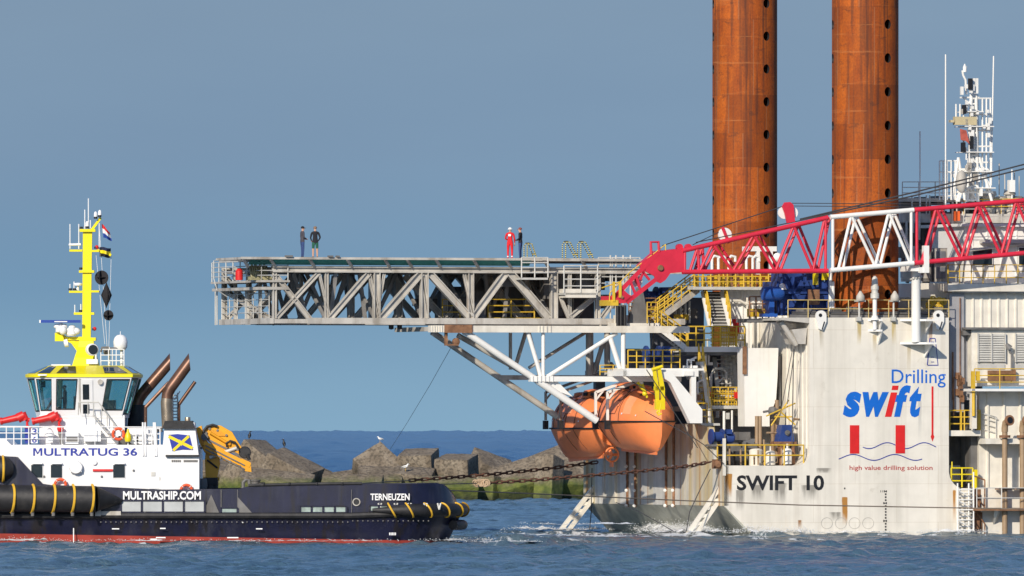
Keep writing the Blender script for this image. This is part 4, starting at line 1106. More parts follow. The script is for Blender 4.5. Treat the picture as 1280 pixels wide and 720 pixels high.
g = MB(); g.lathe(S(978,362,v-.1), [(.02,0),(.26,0),(.16,.3),(.05,.35)], (0,0,1), 14); jk.part('work_lamp', g, m_clean)
g = MB()
for px,y0,y1 in ((1038,341,396),(1041,352,394)): g.tube(S(px,y1,v-.4),S(px,y0,v-.4),.11)
jk.part('vent_pipe', g, m_clean)
g = MB()
for i in range(16): c = S(rnd.uniform(985,1184), 395, .8); h = rnd.uniform(.3,.7); g.box(c.x-.25,c.x+.25,.6,1.1,zTop,zTop+h)
g.tube((U(990,.5),.5,zTop+.3),(U(1184,.5),.5,zTop+.3),.09)
jk.part('pipe_tray', g, m_dgrey)
for px, nm in ((1074,'grey flood lamp with a rusty base at the panel top, left of the mast post'),(1117,'grey flood lamp at the panel top, right of the mast post')):
    t = Thing('flood_lamp', nm, 'lamp', group='lamps along the panel top')
    g = MB(); g.tube(S(px,399,-.25),S(px,374,-.25),.06); bx(g,px-2.5,px+2.5,396,401,-.32,-.02); t.part('lamp_post', g, m_galv)
    g = MB(); c = S(px+1.5,371,-.3); g.lathe(c-Vector((0,0,.25)), [(.24,0),(.27,.08),(.25,.3),(.12,.5),(.05,.6)], (0,0,1), 14); g.box(c.x-.3,c.x+.3,c.y-.1,c.y+.25,c.z-.3,c.z-.2); t.part('lamp_head', g, m_grey)
t = Thing('navigation_light_post', 'white post with stacked beacon lights on brackets at the panel top', 'beacon')
g = MB(); g.tube(S(1093.5,412,-.45),S(1093.5,358,-.45),.13,10); g.lathe(S(1093.5,400,-.45),[(.3,0),(.16,.25)],(0,0,1),14); t.part('post', g, m_clean)
g = MB(); g.lathe(S(1093.5,373,-.45),[(.26,0),(.26,.3),(.2,.32),(.2,.5),(.24,.52),(.24,.75)],(0,0,1),16); t.part('beacon_housing', g, m_galv)
g = MB(); g.lathe(S(1093.5,358,-.45),[(.18,0),(.2,.1),(.16,.5),(.06,.62),(.02,.63)],(0,0,1),16); t.part('beacon_lens', g, m_galv)
bp = Thing('boom_rest', 'thick white pipe post with a forked head carrying the crane boom', 'post')
g = MB(); g.lathe(S(1145,427.5,-.75),[(.28,0),(.28,4.2),(.34,4.3),(.34,4.45)],(0,0,1),20); bp.part('post', g, m_clean)
g = MB(); bx(g,1139,1150,332,339,-1.7,.2); bx(g,1150,1161,334,341,-2.0,-1.7); bx(g,1155,1161.5,307,341,-2.05,-1.7); bx(g,1155,1161.5,307,341,.25,.5); bp.part('fork', g, m_clean)
g = MB(); 
for i in range(16): a = i*.55; c = S(1145,344,-.75); g.ball((c.x+math.cos(a)*.32,c.y+math.sin(a)*.32,c.z-.4+.03*i), .09, 8)
bp.part('wrapped_rope', g, m_galv)
g = MB()
for i in range(14):
    c = S(rnd.uniform(1160,1182), rnd.uniform(374,386), 1.2); g.torus(c, (rnd.uniform(-1,1),1,rnd.uniform(-1,1)), .18, .05, 12, 6)
one('hose_bundle', 'tangled yellow hoses heaped at the right end of the panel top', 'hose', g, m_yellow)

# ================================================================== CRANE
cr = Thing('crane_boom', 'red crane boom with a white lattice section lying across both rusty legs', 'crane')
VB0, VB1 = -1.9, .0
B0 = lambda x, y: S(x, y, VB0)
top = [(853,313.5),(1035,272),(1040,271),(1141,262.7),(1142,262.5),(1345,245)]
bot = [(850,340),(1035,338.6),(1042,337),(1146,328.6),(1150,328),(1345,310.5)]
def lat(mb, tops, bots, v, r):
    for (a, b) in zip(tops, bots): mb.tube(S(*a, v), S(*b, v), r, 8)
def yt(x):
    for (x0,y0),(x1,y1) in zip(top[:-1],top[1:]):
        if x0 <= x <= x1: return y0+(y1-y0)*(x-x0)/(x1-x0)
    return top[0][1]
def yb(x):
    for (x0,y0),(x1,y1) in zip(bot[:-1],bot[1:]):
        if x0 <= x <= x1: return y0+(y1-y0)*(x-x0)/(x1-x0)
    return bot[0][1]
segs = {'red_lattice': ([(853,1035),(1142,1345)], m_red), 'white_lattice': ([(1038,1141)], m_clean)}
zig = {0: [(862,'b'),(872,'t'),(874,'b'),(891,'t'),(916,'b'),(942,'t'),(969,'b'),(992,'t'),(1016,'b'),(1031,'t')],
       1: [(1048,'b'),(1064,'t'),(1094,'b'),(1111,'t'),(1138,'b')],
       2: [(1152,'b'),(1170,'t'),(1201,'b'),(1222,'t'),(1251,'b'),(1270,'t'),(1298,'b'),(1318,'t'),(1343,'b')]}
for zi, (x0, x1, m_) in enumerate(((853,1035,m_red),(1038,1142,m_clean),(1143,1345,m_red))):
    ch, la = MB(), MB()
    for v in (VB0, VB1):
        ch.tube(S(x0,yt(x0),v), S(x1,yt(x1),v), .15, 10); ch.tube(S(x0,yb(x0),v), S(x1,yb(x1),v), .15, 10)
        pts = zig[zi]
        for (xa,ka),(xb,kb) in zip(pts[:-1],pts[1:]):
            if ka == kb: continue
            off = 0 if v == VB0 else 6
            A = (xa+off, (yt if ka == 't' else yb)(xa+off)); B = (xb+off, (yt if kb == 't' else yb)(xb+off))
            la.tube(S(*A,v), S(*B,v), .095, 8)
        for x in (x0+3, x1-3): la.tube(S(x,yt(x),v), S(x,yb(x),v), .09, 8)
    xs = list(range(int(x0)+8, int(x1), 26))
    for i, x in enumerate(xs):
        for f in (yt, yb):
            la.tube(S(x,f(x),VB0), S(x+(12 if i % 2 else 0),f(x+6),VB1), .06, 6)
    nm = 'white_boom_section' if zi == 1 else 'red_boom_section'
    q = cr.part(nm, ch, m_); cr.sub(q, 'lattice_bracing', la, m_)
hd = MB()
head = [(827,313.5),(853,310.5),(858,312),(856,340),(838,341.5),(832,350),(826,354),(821,352),(818,345),(805,338),(800,333),(803,327),(823,314)]
for v in (VB0-.05, VB1-.1): hd.prism([S(x,y,v) for x,y in head], (0,.15,0))
hd.prism([S(x,y,VB0+.1) for x,y in ((827,313.5),(853,310.5),(858,312),(856,339),(838,341),(820,333),(806,332))], (0,VB1-VB0-.2,0))
hq = cr.part('boom_head', hd, m_red)
jb = MB()
for v in (VB0, VB1-.2):
    jb.beam(S(822,316.5,v), S(768,371,v), .12, .24); jb.beam(S(824,346,v), S(783,378,v), .12, .24)
    jb.prism([S(x,y,v-.06) for x,y in ((763,371),(778,361),(786,368),(792,371),(782,379),(770,379))], (0,.14,0))
    for a, b in (((802,338),(812,350)),((795,345),(800,361)),((788,352),(795,370)),((806,336),(800,350))): jb.beam(S(*a,v),S(*b,v),.1,.14)
jb.box(S(764,375,VB0).x,S(785,375,VB0).x,VB0,VB1,S(775,377,VB0).z,S(775,370,VB0).z)
jq = cr.part('boom_tip', jb, m_red)
g = MB(); g.lathe(S(796,351.5,VB0+.5),[(.02,-.1),(.33,-.1),(.36,0),(.33,.1),(.02,.1)],(0,1,0),20); cr.sub(jq,'sheave', g, m_clean)
g = MB(); g.beam(S(793,346,VB0+.35),S(799,358,VB0+.35),.06,.18); cr.sub(jq,'sheave_guard', g, m_red)
g = MB(); g.lathe(S(825.5,335,VB0-.06),[(.02,-.12),(.15,-.12),(.19,-.05),(.19,0)],(0,1,0),16); g.lathe(S(777.5,371.5,VB0-.1),[(.02,-.06),(.09,-.06),(.1,0)],(0,1,0),14); cr.sub(hq,'pivot_pin', g, m_rustp)
g = MB(); g.path([S(814,318,VB0),S(813.5,302.5,VB0),S(823,302.5,VB0),S(824,315,VB0)],.09); g.path([S(814,318,VB0+.6),S(813.5,302.5,VB0+.6),S(823,302.5,VB0+.6),S(824,315,VB0+.6)],.07)
for px,py in ((849,309),(860,309)): g.lathe(S(px,py,VB0+.3),[(.02,-.15),(.2,-.15),(.2,.15),(.02,.15)],(0,1,0),14)
cr.sub(hq,'head_frame', g, m_red)
g = MB(); g.lathe(S(906,293.5,-1.3),[(.02,-.09),(.41,-.09),(.43,0),(.41,.09),(.02,.09)],(0,1,0),24); sq = cr.part('boom_sheave', g, m_clean)
g = MB(); g.beam(S(903,284,-1.45),S(911,304,-1.45),.06,.17); cr.sub(sq,'sheave_guard', g, m_red)
g = MB()
for v in (VB0+.5, VB1-.5): g.prism([S(x,y,v) for x,y in ((978,258),(981,253),(988,252.5),(992,256),(994,277),(984,279),(981,266))],(0,.14,0))
pq = cr.part('pendant_bracket', g, m_red)
g = MB()
for px,py in ((979.5,266),(990,266)): g.lathe(S(px,py,VB0+.75),[(.02,-.06),(.36,-.06),(.36,.06),(.02,.06)],(0,1,0),18)
cr.sub(pq,'sheave', g, m_clean)
g = MB()
g.tube(B0(828,307),S(980,257.5,-.9),.03); g.tube(B0(866,306),S(905,287,-1.2),.025); g.tube(B0(870,303),S(1037,268,-1),.03)
g.tube(S(990,254,-1),S(1345,256,-.6),.022); g.tube(S(990,257.5,-1),S(1345,260,-.6),.022)
for dy in (0,6): g.path([S(1000,274+dy*.2,-.9),S(1140,241+dy*.7,-.9),S(1345,189+dy,-.9)],.045)
cr.part('pendant_wire', g, m_wire)
g = MB(); g.rail([B0(762,377),B0(786,352),B0(832,316)], .5, 1, .035, 1.2); bx(g,763,773,375,382,VB0-.1,VB1); bx(g,766,769,352,377,VB0-.15,VB0-.05); bx(g,774,777,352,372,VB0-.15,VB0-.05); g.tube(S(752,360,VB0),S(776,352,VB0),.04)
cr.part('maintenance_step', g, m_yellow)

# ================================================================== RIGHT SIDE
rs = Thing('side_wall', 'ribbed off-white hull wall recessed right of the painted panel', 'wall')
g = MB(); ribwall(g,1224,1345,489,611,.9,1.05,.12,.4); rs.part('lower_ribbed_wall', g, m_white)
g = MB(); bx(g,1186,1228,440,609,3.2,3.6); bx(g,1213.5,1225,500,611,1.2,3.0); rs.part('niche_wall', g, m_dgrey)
g = MB(); bx(g,1187,1205,352,515,1.0,1.4); bx(g,1204,1220,404,500,1.3,1.6); rs.part('shadow_grey_bulkhead', g, mat('shadow_grey_paint', (.33,.33,.345), .6, var=.1, streak=((.2,.19,.18),.55,.15,.8,.08,.6)))  # flat grey stands in for the shadow cast by housing and container
g = MB(); ribwall(g,1200,1345,364,415,1.25,.55,.08,.3); rs.part('upper_ribbed_wall', g, m_white)
g = MB(); g.tube(S(1200,372,.9),S(1200,520,.9),.035); g.tube(S(1191,500,.9),S(1191,440,.9),.05); g.path([S(1192,520,.9),S(1192,472,.9),S(1198,470,.9)],.05)
for i in range(8): c = S(rnd.uniform(1196,1203), rnd.uniform(462,500), .9); g.box(c.x-.12,c.x+.12,.8,1.05,c.z-.2,c.z+.2)
rs.part('cable_pipes', g, m_rustp)
g = MB(); bx(g,1197,1345,610.8,640,-.02,0.4); rs.part('sill_plate', g, m_white)
lc = Thing('louvred_container', 'white machinery container with grey louvre panels right of the lattice emblem', 'container')
g = MB(); bx(g,1214.5,1345,412,483,.5,1.2); lc.part('container_body', g, m_white)
for px0,px1 in ((1222,1256),(1269,1304)):
    g = MB(); a, b = S(px0,452,.4), S(px1,417,.4); g.box(a.x,b.x,.42,.497,a.z,b.z)
    n = 12
    for i in range(n): z = a.z+(b.z-a.z)*(i+.5)/n; g.prism([(a.x+.05,.32,z-.07),(a.x+.05,.419,z+.06),(a.x+.05,.419,z-.05)],(b.x-a.x-.1,0,0))
    for k in (0,.5,1): x = a.x+(b.x-a.x)*k; g.box(x-.03,x+.03,.28,.415,a.z-.03,b.z+.03)
    lc.part('louvre_panel', g, m_galv)
    g = MB(); bx(g,px0,px1,455,461,.42,.497); lc.part('vent_strip', g, m_galv)
g = MB(); bx(g,1208,1345,409.5,411.8,.2,1.2); bx(g,1204,1214,413,419,.6,1.2); lc.part('roof_edge', g, m_dgrey)
g = MB(); g.path([S(1264.5,478,.2),S(1264.5,443,.2),S(1262,438,.2)],.06); c = S(1262,435,.15); g.lathe(c,[(.2,0),(.1,.3),(.02,.32)],(-.5,0,.6),12); lc.part('work_lamp', g, m_dgrey)
g = MB(); bx(g,1237,1266,463,476,.1,.45); bx(g,1266.2,1270,462,476,.1,.45); lc.part('timber_crate', g, m_wood)
pf = Thing('container_walkway', 'yellow-railed walkway in front of the louvred container', 'walkway')
g = MB(); bx(g,1214,1345,486,489,-.5,.8); pf.part('walkway_edge', g, m_clean)
g = MB(); railpx(g,[(1218,486),(1345,486)],-.45,1.2,3,.035,1.5); bx(g,1215,1219,464,490,-.5,-.3); bx(g,1221,1225,464,476,-.5,-.3); g.tube(S(1217,520,-.3),S(1217,465,-.3),.1); pf.part('yellow_rail', g, m_yellow)
g = MB(); bx(g,1215,1221,490,536,-.2,.2); pf.part('support_post', g, m_white)
nb = Thing('niche_balcony', 'white-edged balcony with yellow rail in the dark niche right of the painted panel', 'balcony')
g = MB(); bx(g,1186.5,1226,538,545,.3,3.2); nb.part('balcony_deck', g, m_white)
g = MB(); railpx(g,[(1187,538),(1224,538)],.65,1.2,3,.045,.9); bx(g,1200.5,1202.5,514,538,.6,.7); bx(g,1222,1226,512,545,.6,.8); nb.part('yellow_rail', g, m_yellow)
g = MB(); g.tube(S(1216,545,.7),S(1218,500,.7),.12); railpx(g,[(1227,543),(1245,548)],.8,1.3,4,.03,.7); g.tube(S(1226,516,.8),S(1247,524,.8),.04); nb.part('grey_rail', g, m_galv)
g = MB(); bx(g,1232,1345,548,555,-.4,.85); nb.part('pipe_bracket_beam', g, m_white)
bg = Thing('boarding_gate', 'yellow boarding gate cage at the top of the ladder beside the panel', 'gate')
g = MB(); railpx(g,[(1189,609),(1216,609)],.25,1.15,3,.05,.6); railpx(g,[(1190,609),(1190,600)],.3,1.1,2,.04,.6); bx(g,1218,1222,587,612,.2,.5); railpx(g,[(1189,609),(1216,609)],1.6,1.15,3,.05,.8); bg.part('boarding_gate', g, m_byellow)
ld = Thing('boarding_ladder', 'white caged boarding ladder reaching down to the water', 'ladder')
g = MB()
for px in (1197,1211,1217): g.tube(S(px,672,-.35),S(px,604 if px < 1215 else 590,-.35),.05)
for px in (1197,1217): g.tube(S(px,672,-1.0),S(px,606,-1.0),.045)
ld.part('ladder_stile', g, m_clean)
g = MB(); y = 612
k = 0
while y < 668:
    g.tube(S(1197,y,-.35),S(1217,y,-.35),.035)
    if k % 3 == 0:
        for px in (1197,1217): g.tube(S(px,y,-.35),S(px,y,-1.0),.035)
        g.tube(S(1197,y,-1),S(1217,y,-1),.04); g.tube(S(1197,y,-1),S(1211,y+9,-1),.03)
    y += 4.2; k += 1
ld.part('ladder_rung', g, m_clean)
g = MB()
for (a,b) in (((1218,595),(1231,600)),((1231,600),(1231,636)),((1218,618),(1231,634)),((1221,640),(1231,655)),((1231,655),(1231,668))): g.tube(S(*a,-.3),S(*b,-.3),.045)
ld.part('stay', g, m_rustp)
lwk = Thing('waterline_walkway', 'rust-stained walkway along the hull just above the water at the right', 'walkway')
g = MB(); bx(g,1217,1345,635,638.5,-1.1,-.03); lwk.part('walkway_plate', g, m_rustp)
g = MB(); railpx(g,[(1221,635),(1345,635)],-1.0,1.2,2,.035,1.6); lwk.part('guard_rail', g, m_galv)
g = MB(); g.prism([S(1243,638,-.9),S(1248,638,-.9),S(1243,655,-.04),S(1241,655,-.04)],(.25,.3,0)); lwk.part('bracket', g, m_white)
g = MB(); bx(g,1218,1226,611.5,640,-.05,-.021); bx(g,1218,1228,640.4,664,-.05,-.021); lwk.part('rusted_plate', g, m_rustp)
for px, lab in ((1256,'tan vertical pipe with open round mouth on the ribbed wall, left one of two'),(1278,'tan vertical pipe at the frame edge, right one of two')):
    t = Thing('overboard_pipe', lab, 'pipe', group='tan pipes on the ribbed wall')
    g = MB(); c0 = S(px,672,.9); c1 = S(px,540,.9); c0=S(px,672,-.55); c1=S(px,540,-.55); g.lathe(c0,[(.165,0),(.165,c1.z-c0.z)],(0,0,1),20); g.path([c1,c1+Vector((0,0,.25)),c1+Vector((.0,-.1,.55)),c1+Vector((.1,-.45,.7))],.20,14); t.part('pipe_run', g, m_pipe)
    g = MB(); g.lathe(c1+Vector((.12,-.47,.7)),[(.32,-.05),(.32,.06),(.2,.07)],(.2,-.95,.1),18); g.lathe(c1+Vector((0,0,-.35)),[(.34,0),(.34,.16)],(0,0,1),18); g.box(c0.x-.5,c0.x+.5,-.9,-.2,S(px,612,0).z,S(px,610,0).z); t.part('flange', g, m_rustp)
    g = MB(); g.lathe(c1+Vector((.13,-.55,.71)),[(.2,0),(.2,.01)],(.2,-.95,.1),18); t.part('mouth', g, m_black)

# ---- accommodation cabin and upper deck
ac = Thing('white_cabin', 'white accommodation cabin with dark square windows behind the red crane boom', 'cabin')
g = MB(); ribwall(g,1206,1345,283,354,2.2,.95,.05,6); ac.part('cabin_wall', g, m_clean)
g = MB(); bx(g,1203,1345,280,282.9,1.8,9); ac.part('roof_edge', g, m_clean)
for px0,px1 in ((1216.5,1240),(1274,1298)):
    g = MB(); bx(g,px0-1,px1+1,309,332,2.06,2.14); q = ac.part('window', g, m_clean)
    g = MB(); bx(g,px0,px1,310,331,2.02,2.06); ac.sub(q,'pane', g, m_dglass)
g = MB(); bx(g,1228,1345,300,304,1.6,2.1); g.tube(S(1205,314,1.8),S(1345,296,1.8),.08); ac.part('cable_tray', g, m_galv)
pk = Thing('cabin_walkway', 'long yellow-railed walkway under the white cabin windows', 'walkway')
g = MB(); bx(g,1185,1345,355,364,.5,2.1); bx(g,1150,1184,354,372,2.6,8); pk.part('walkway_deck', g, m_white)
g = MB(); bx(g,1190,1345,364.2,366,.7,2.1); bx(g,1125,1184,372,400,4.3,4.6); pk.part('underside', g, m_grey)
g = MB(); railpx(g,[(1185,355),(1345,355)],.6,1.15,3,.032,.75); g.rail([S(1185,355,.6),S(1185,355,2.1)],1.15,3,.05,.5); pk.part('yellow_rail', g, m_yellow)
for px0,px1,y0,y1,lab,mm in ((1168,1184,310,352,'grey upright cabinet behind the boom rest fork',m_grey),(1152,1165,312,352,'dark cabinet close beside the boom rest fork',m_dgrey)):
    t = Thing('deck_cabinet', lab, 'cabinet', group='cabinets behind the boom rest')
    g = MB(); bx(g,px0,px1,y0,y1,2.9,4); t.part('cabinet_body', g, mm)
    g = MB(); bx(g,px0+2,px1-2,y0+4,y1-22,2.85,2.89); bx(g,px0+2,px1-2,y1-18,y1-4,2.85,2.89); t.part('cabinet_door', g, m_grey if mm is m_dgrey else m_bluegrey)
t = Thing('upper_gallery', 'cluttered dark grey upper deck with trusses and pipes behind the boom', 'gallery')
g = MB(); bx(g,1128,1345,268,278,9,14); bx(g,1128,1210,248,252,9,12); t.part('gallery_deck', g, m_grey)
g = MB(); bx(g,1128,1206,279,352,12.5,12.8); t.part('dark_backdrop', g, m_bluegrey)  # added dark sheet behind the clutter, there only to darken the gaps
g = MB()
for i in range(30):
    x = rnd.uniform(1132,1205); y = rnd.uniform(252,345); g.beam(S(x,y,9.5),S(x+rnd.uniform(-8,8),y+rnd.uniform(14,34),9.5),.14,.18)
for i in range(46):
    c = S(rnd.uniform(1130,1345), rnd.uniform(248,280), 10); sx, sz = rnd.uniform(.1,.8), rnd.uniform(.1,.4); g.box(c.x-sx,c.x+sx,9.4,10.6,c.z-sz,c.z+sz)
for i in range(24):
    c = S(rnd.uniform(1128,1206), rnd.uniform(286,350), 10); sx, sz = rnd.uniform(.1,.6), rnd.uniform(.1,.7); g.box(c.x-sx,c.x+sx,9.6,10.6,c.z-sz,c.z+sz)
t.part('machinery', g, m_dgrey)
g = MB()
for i in range(20): c = S(rnd.uniform(1130,1206), rnd.uniform(290,352), 9); g.tube(c, c+Vector((0,0,rnd.uniform(.6,2.2))), .07)
for x in (1140,1158,1162,1180,1196): g.tube(S(x,268,9),S(x,244,9),.05)
bx(g,1128,1206,338,352,9.2,9.4); t.part('stand_pipe', g, m_galv)
g = MB(); railpx(g,[(1128,248),(1210,248)],9.1,1.0,3,.035,1.0); railpx(g,[(1206,280),(1345,280)],2,.9,2,.03,1.2); t.part('guard_rail', g, m_galv)
g = MB(); railpx(g,[(1205,268),(1345,266)],8.8,.9,2,.035,1.2); t.part('yellow_rail', g, m_yellow)
g = MB(); bx(g,1195,1200,264,276,8.5,9); bx(g,1167,1171,258,272,8.5,9)
one('orange_marker', 'bright orange sleeve hanging on the upper deck behind the boom', 'marker', g, mat('safety_orange', (.75,.12,.02), .5))
g = MB()
for px,y0,r in ((1240,239,.3),(1262,238,.4),(1250,246,.5),(1232,240,.5)): g.lathe(S(px,268,9.5),[(r*.6,0),(r*.6,S(px,y0,9.5).z-S(px,268,9.5).z-.3),(r,S(px,y0,9.5).z-S(px,268,9.5).z-.25),(r*.8,S(px,y0,9.5).z-S(px,268,9.5).z)],(0,0,1),14)
for px,y0 in ((1256,216),(1249,204),(1268,214),(1274,220)): g.tube(S(px,268,9.5),S(px,y0,9.5),.035)
one('vent_stack', 'cluster of grey mushroom vents and rods on the cabin roof at the right', 'vent', g, m_grey)
g = MB(); bx(g,1262,1269,225,240,9,9.4); g.tube(S(1265,268,9.2),S(1265,212,9.2),.05)
one('panel_antenna', 'white flat panel antenna on a pole at the right frame edge', 'antenna', g, m_clean)

# ---- radio mast
rm = Thing('radio_mast', 'tall white lattice radio mast with antennas behind the cabin roof', 'mast')
VR = 8.0; A_ = lambda x, y: S(x, y, VR)
g = MB()
for x0, x1, v in ((1209,1214,VR),(1222,1220,VR),(1211,1215,VR+1.2),(1223,1221,VR+1.2)): g.tube(S(x0,252,v),S(x1,118,v),.10,8)
ys = [250,232,212,194,178,162,146,130,118]
for i,(y0,y1) in enumerate(zip(ys[:-1],ys[1:])):
    for v in (VR, VR+1.2):
        g.tube(S(1209+.04*(252-y0),y0,v),S(1222-.02*(252-y0),y0,v),.055,6); a,b = (1210,1221) if i%2 else (1221,1210); g.tube(S(a,y0,v),S(b,y1,v),.055,6)
g.tube(S(1215,252,VR+.6),S(1217,104,VR+.6),.16,10)
for y,x0,x1 in ((128,1206,1226),(147,1203,1239),(180,1204,1239),(205,1200,1240),(226,1196,1241)): g.box(A_(x0,y).x,A_(x1,y).x,VR-.5,VR+1.4,A_(0,y).z-.06,A_(0,y).z)
for x0,x1,y in ((1196,1241,240),(1198,1236,212)): g.tube(A_(x0,y),A_(x1,y),.08)
g.tube(A_(1196,252),A_(1210,205),.09); g.tube(A_(1240,252),A_(1224,196),.09); g.tube(A_(1198,252),A_(1206,226),.09)
rm.part('mast_lattice', g, m_clean)
g = MB()
for i in range(22):
    y = rnd.uniform(108,246); c = S(rnd.uniform(1201,1238), y, VR-.4); h = rnd.uniform(.15,.5); g.box(c.x-.08,c.x+.08,c.y-.1,c.y+.1,c.z,c.z+h)
for i in range(9):
    y = rnd.uniform(120,240); c = S(rnd.uniform(1203,1236), y, VR-.4); g.tube(c,c+Vector((0,0,rnd.uniform(.6,1.4))),.045)
rm.part('antenna_fittings', g, m_clean)
g = MB()
for i in range(7): c = S(rnd.uniform(1203,1232), rnd.uniform(140,246), VR-.45); g.box(c.x-.12,c.x+.12,c.y-.1,c.y+.1,c.z,c.z+rnd.uniform(.15,.4))
rm.part('junction_box', g, m_grey)
g = MB()
for x in (1228,1233,1238): g.tube(A_(x,240),A_(x,123),.055,6)
for y in (123,143,163,183,203,222): g.tube(A_(1214,y),A_(1239,y),.055,6)
for a,b in (((1222,145),(1204,121)),((1214,195),(1238,232)),((1200,122),(1224,122))): g.tube(A_(*a),A_(*b),.06,6)
rm.part('side_ladder', g, m_clean)
g = MB()
for x in (1174.5,1179,1184,1189,1194,1199): g.tube(A_(x,250),A_(x,201),.05,6)
for y in (201,215,230,245): g.tube(A_(1174.5,y),A_(1200,y),.05,6)
for a,b in (((1190,250),(1198,197)),((1206,250),(1198,197)),((1188,215),(1205,235))): g.tube(A_(*a),A_(*b),.09,6)
rm.part('lower_cage', g, m_clean)
g = MB(); bx(g,1194,1221,146,156,VR-.5,VR-.1); bx(g,1188,1193,150,153,VR-.5,VR-.2); rm.part('radar_scanner', g, mat('cream_scanner', (.55,.47,.28), .5))
g = MB(); g.lathe(A_(1206,90),[(.12,0),(.12,.3),(.02,.5)],(0,0,1),10); g.path([A_(1208,118),A_(1207,100),A_(1204,94),A_(1203,88)],.07,8); g.tube(A_(1207,90),A_(1208,83),.05)
for x in (1203,1206,1216,1219): g.box(A_(x,140).x-.09,A_(x,140).x+.09,VR-.3,VR-.1,A_(x,117 if x>1210 else 142).z,A_(x,98 if x>1210 else 131).z)
rm.part('wind_sensor', g, m_clean)
g = MB()
for x,y0,y1 in ((1206,131,142),(1214,98,112),(1205,178,190),(1215,170,186)): bx(g,x-2,x+2,y0,y1,VR-.6,VR-.3)
rm.part('signal_lamp', g, m_black)
g = MB()
for x,y0 in ((1182,68),(1150,164)): g.tube(S(x,258,VR-1),S(x,y0,VR-1),.045,6)
g.tube(S(1239,232,VR),S(1242,70,VR),.045,6)
for x,y0 in ((1195,130),(1200,130)): g.tube(A_(x,148),A_(x,y0),.05)
rm.part('whip_antenna', g, m_clean)
g = MB(); g.ball(S(1202,227,VR-1.5),(.36,.3,.7),14); rm.part('grey_dome', g, m_grey)
g = MB(); g.prism([S(x,y,VR-.7) for x,y in ((1200,161),(1208,163),(1212,180),(1207,176),(1201,175))],(0,.03,0))
one('ensign', 'small brownish red flag hanging on the white radio mast', 'flag', g, mat('faded_red_flag', (.45,.10,.07), .8, var=.4, vs=2))
# ================================================================== TUG
Zt = lambda py, v=0: TS(300, py, v).z
Ut = lambda px, v=0: TS(px, 600, v).x
CV = 5.6
def tbx(g, px0, px1, py0, py1, v0, v1):
    a, b = TS(px0, py1, v0), TS(px1, py0, v0); g.box(a.x, b.x, v0, v1, a.z, b.z)
tug = Thing('harbour_tug', 'navy and white tug with bright yellow mast moving in front of the concrete blocks', 'tug boat')
def outline(ust, ubw, B, n=30, Ls=4.2, Lb=5):
    pts = []
    us = [ust-(ust-ubw)*.5*(1-math.cos(PI*i/n)) for i in range(n+1)]
    for u in us:
        s = ust-u; t = u-ubw; k = 1
        if s < Ls: k = min(k, max(0,1-(1-s/Ls)**2.6)**(1/2.4))
        if t < Lb: k = min(k, max(0,1-(1-t/Lb)**2.0)**(1/1.7))
        pts.append((u, B*k))
    return pts
def ring(ust, ubw, B, zf, **kw):
    h = outline(ust, ubw, B, **kw)
    near = [Vector((u, CV-b, zf(u))) for u, b in h]; far = [Vector((u, CV+b, zf(u))) for u, b in h][::-1]
    return near+far[1:-1]
def loft(g, rings, mi=0, smooth=True):
    n = len(rings[0]); vs = [p for r in rings for p in r]
    fs = [(i*n+k, i*n+(k+1)%n, (i+1)*n+(k+1)%n, (i+1)*n+k) for i in range(len(rings)-1) for k in range(n)]
    g.add(vs, fs, mi, smooth)
def ztop(u):
    pts = [(-100,545),(-30,556),(0,570),(22,571),(54,606),(120,608),(200,612),(300,611),(306,608),(380,606),(545,604.5),(556,608),(566,618),(572,632),(600,636)]
    pts = [(Ut(a), Zt(b)) for a, b in pts]
    for (a,b),(c,d) in zip(pts[:-1],pts[1:]):
        if a <= u <= c: return b+(d-b)*(u-a)/(c-a)
    return pts[-1][1]
zst = lambda u: Zt(645)+max(0,(u-Ut(440))/(Ut(588)-Ut(440)))*.25
zbt = lambda u: Zt(676.5)+(Ut(560)-u)*.017
uB = Ut(-150)
g = MB(); NN = 90
R0 = ring(Ut(545), Ut(-120), 4.6, lambda u: -1.5, n=NN); R1 = ring(Ut(560), Ut(-135), 5.1, zbt, n=NN); R2 = ring(Ut(578), uB, 5.5, zst, n=NN)
loft(g, [R1, R2]); hull = tug.part('hull', g, m_navy)
g = MB(); loft(g, [R0, R1]); tug.sub(hull, 'bottom_paint', g, m_boot)
g = MB(); R3 = ring(Ut(572), uB, 5.42, ztop, n=NN); R2b = [p+Vector((0,0,.0)) for p in ring(Ut(576.5), uB, 5.44, zst, n=NN)]
Rin = ring(Ut(570), Ut(-146), 5.28, lambda u: ztop(u), n=NN); Rin2 = ring(Ut(570), Ut(-146), 5.28, zst, n=NN)
loft(g, [R2b, R3, Rin, Rin2], 0, True); tug.part('bulwark', g, m_navy)
g = MB(); g.add(Rin2, [list(range(len(Rin2)))]); tug.part('deck', g, mat('green_deck_paint', (.06,.10,.09), .7))
g = MB(); rr = [p for p in ring(Ut(578.5), uB, 5.56, lambda u: zst(u)+.02, n=NN)]
g.path(rr, .17, 8, False, 0, True); tug.part('rubbing_strake', g, m_rubber)
g = MB(); cap = [Vector((u, CV-b, ztop(u)+.04)) for u, b in outline(Ut(572), uB, 5.4, n=NN) if Ut(305) < u < Ut(458)]
g.path(cap, .09, 8)
for px in (330,362,396,428): g.tube(TS(px,606,.1),TS(px,603,.1),.05)
tug.part('bulwark_rail', g, m_rubber)
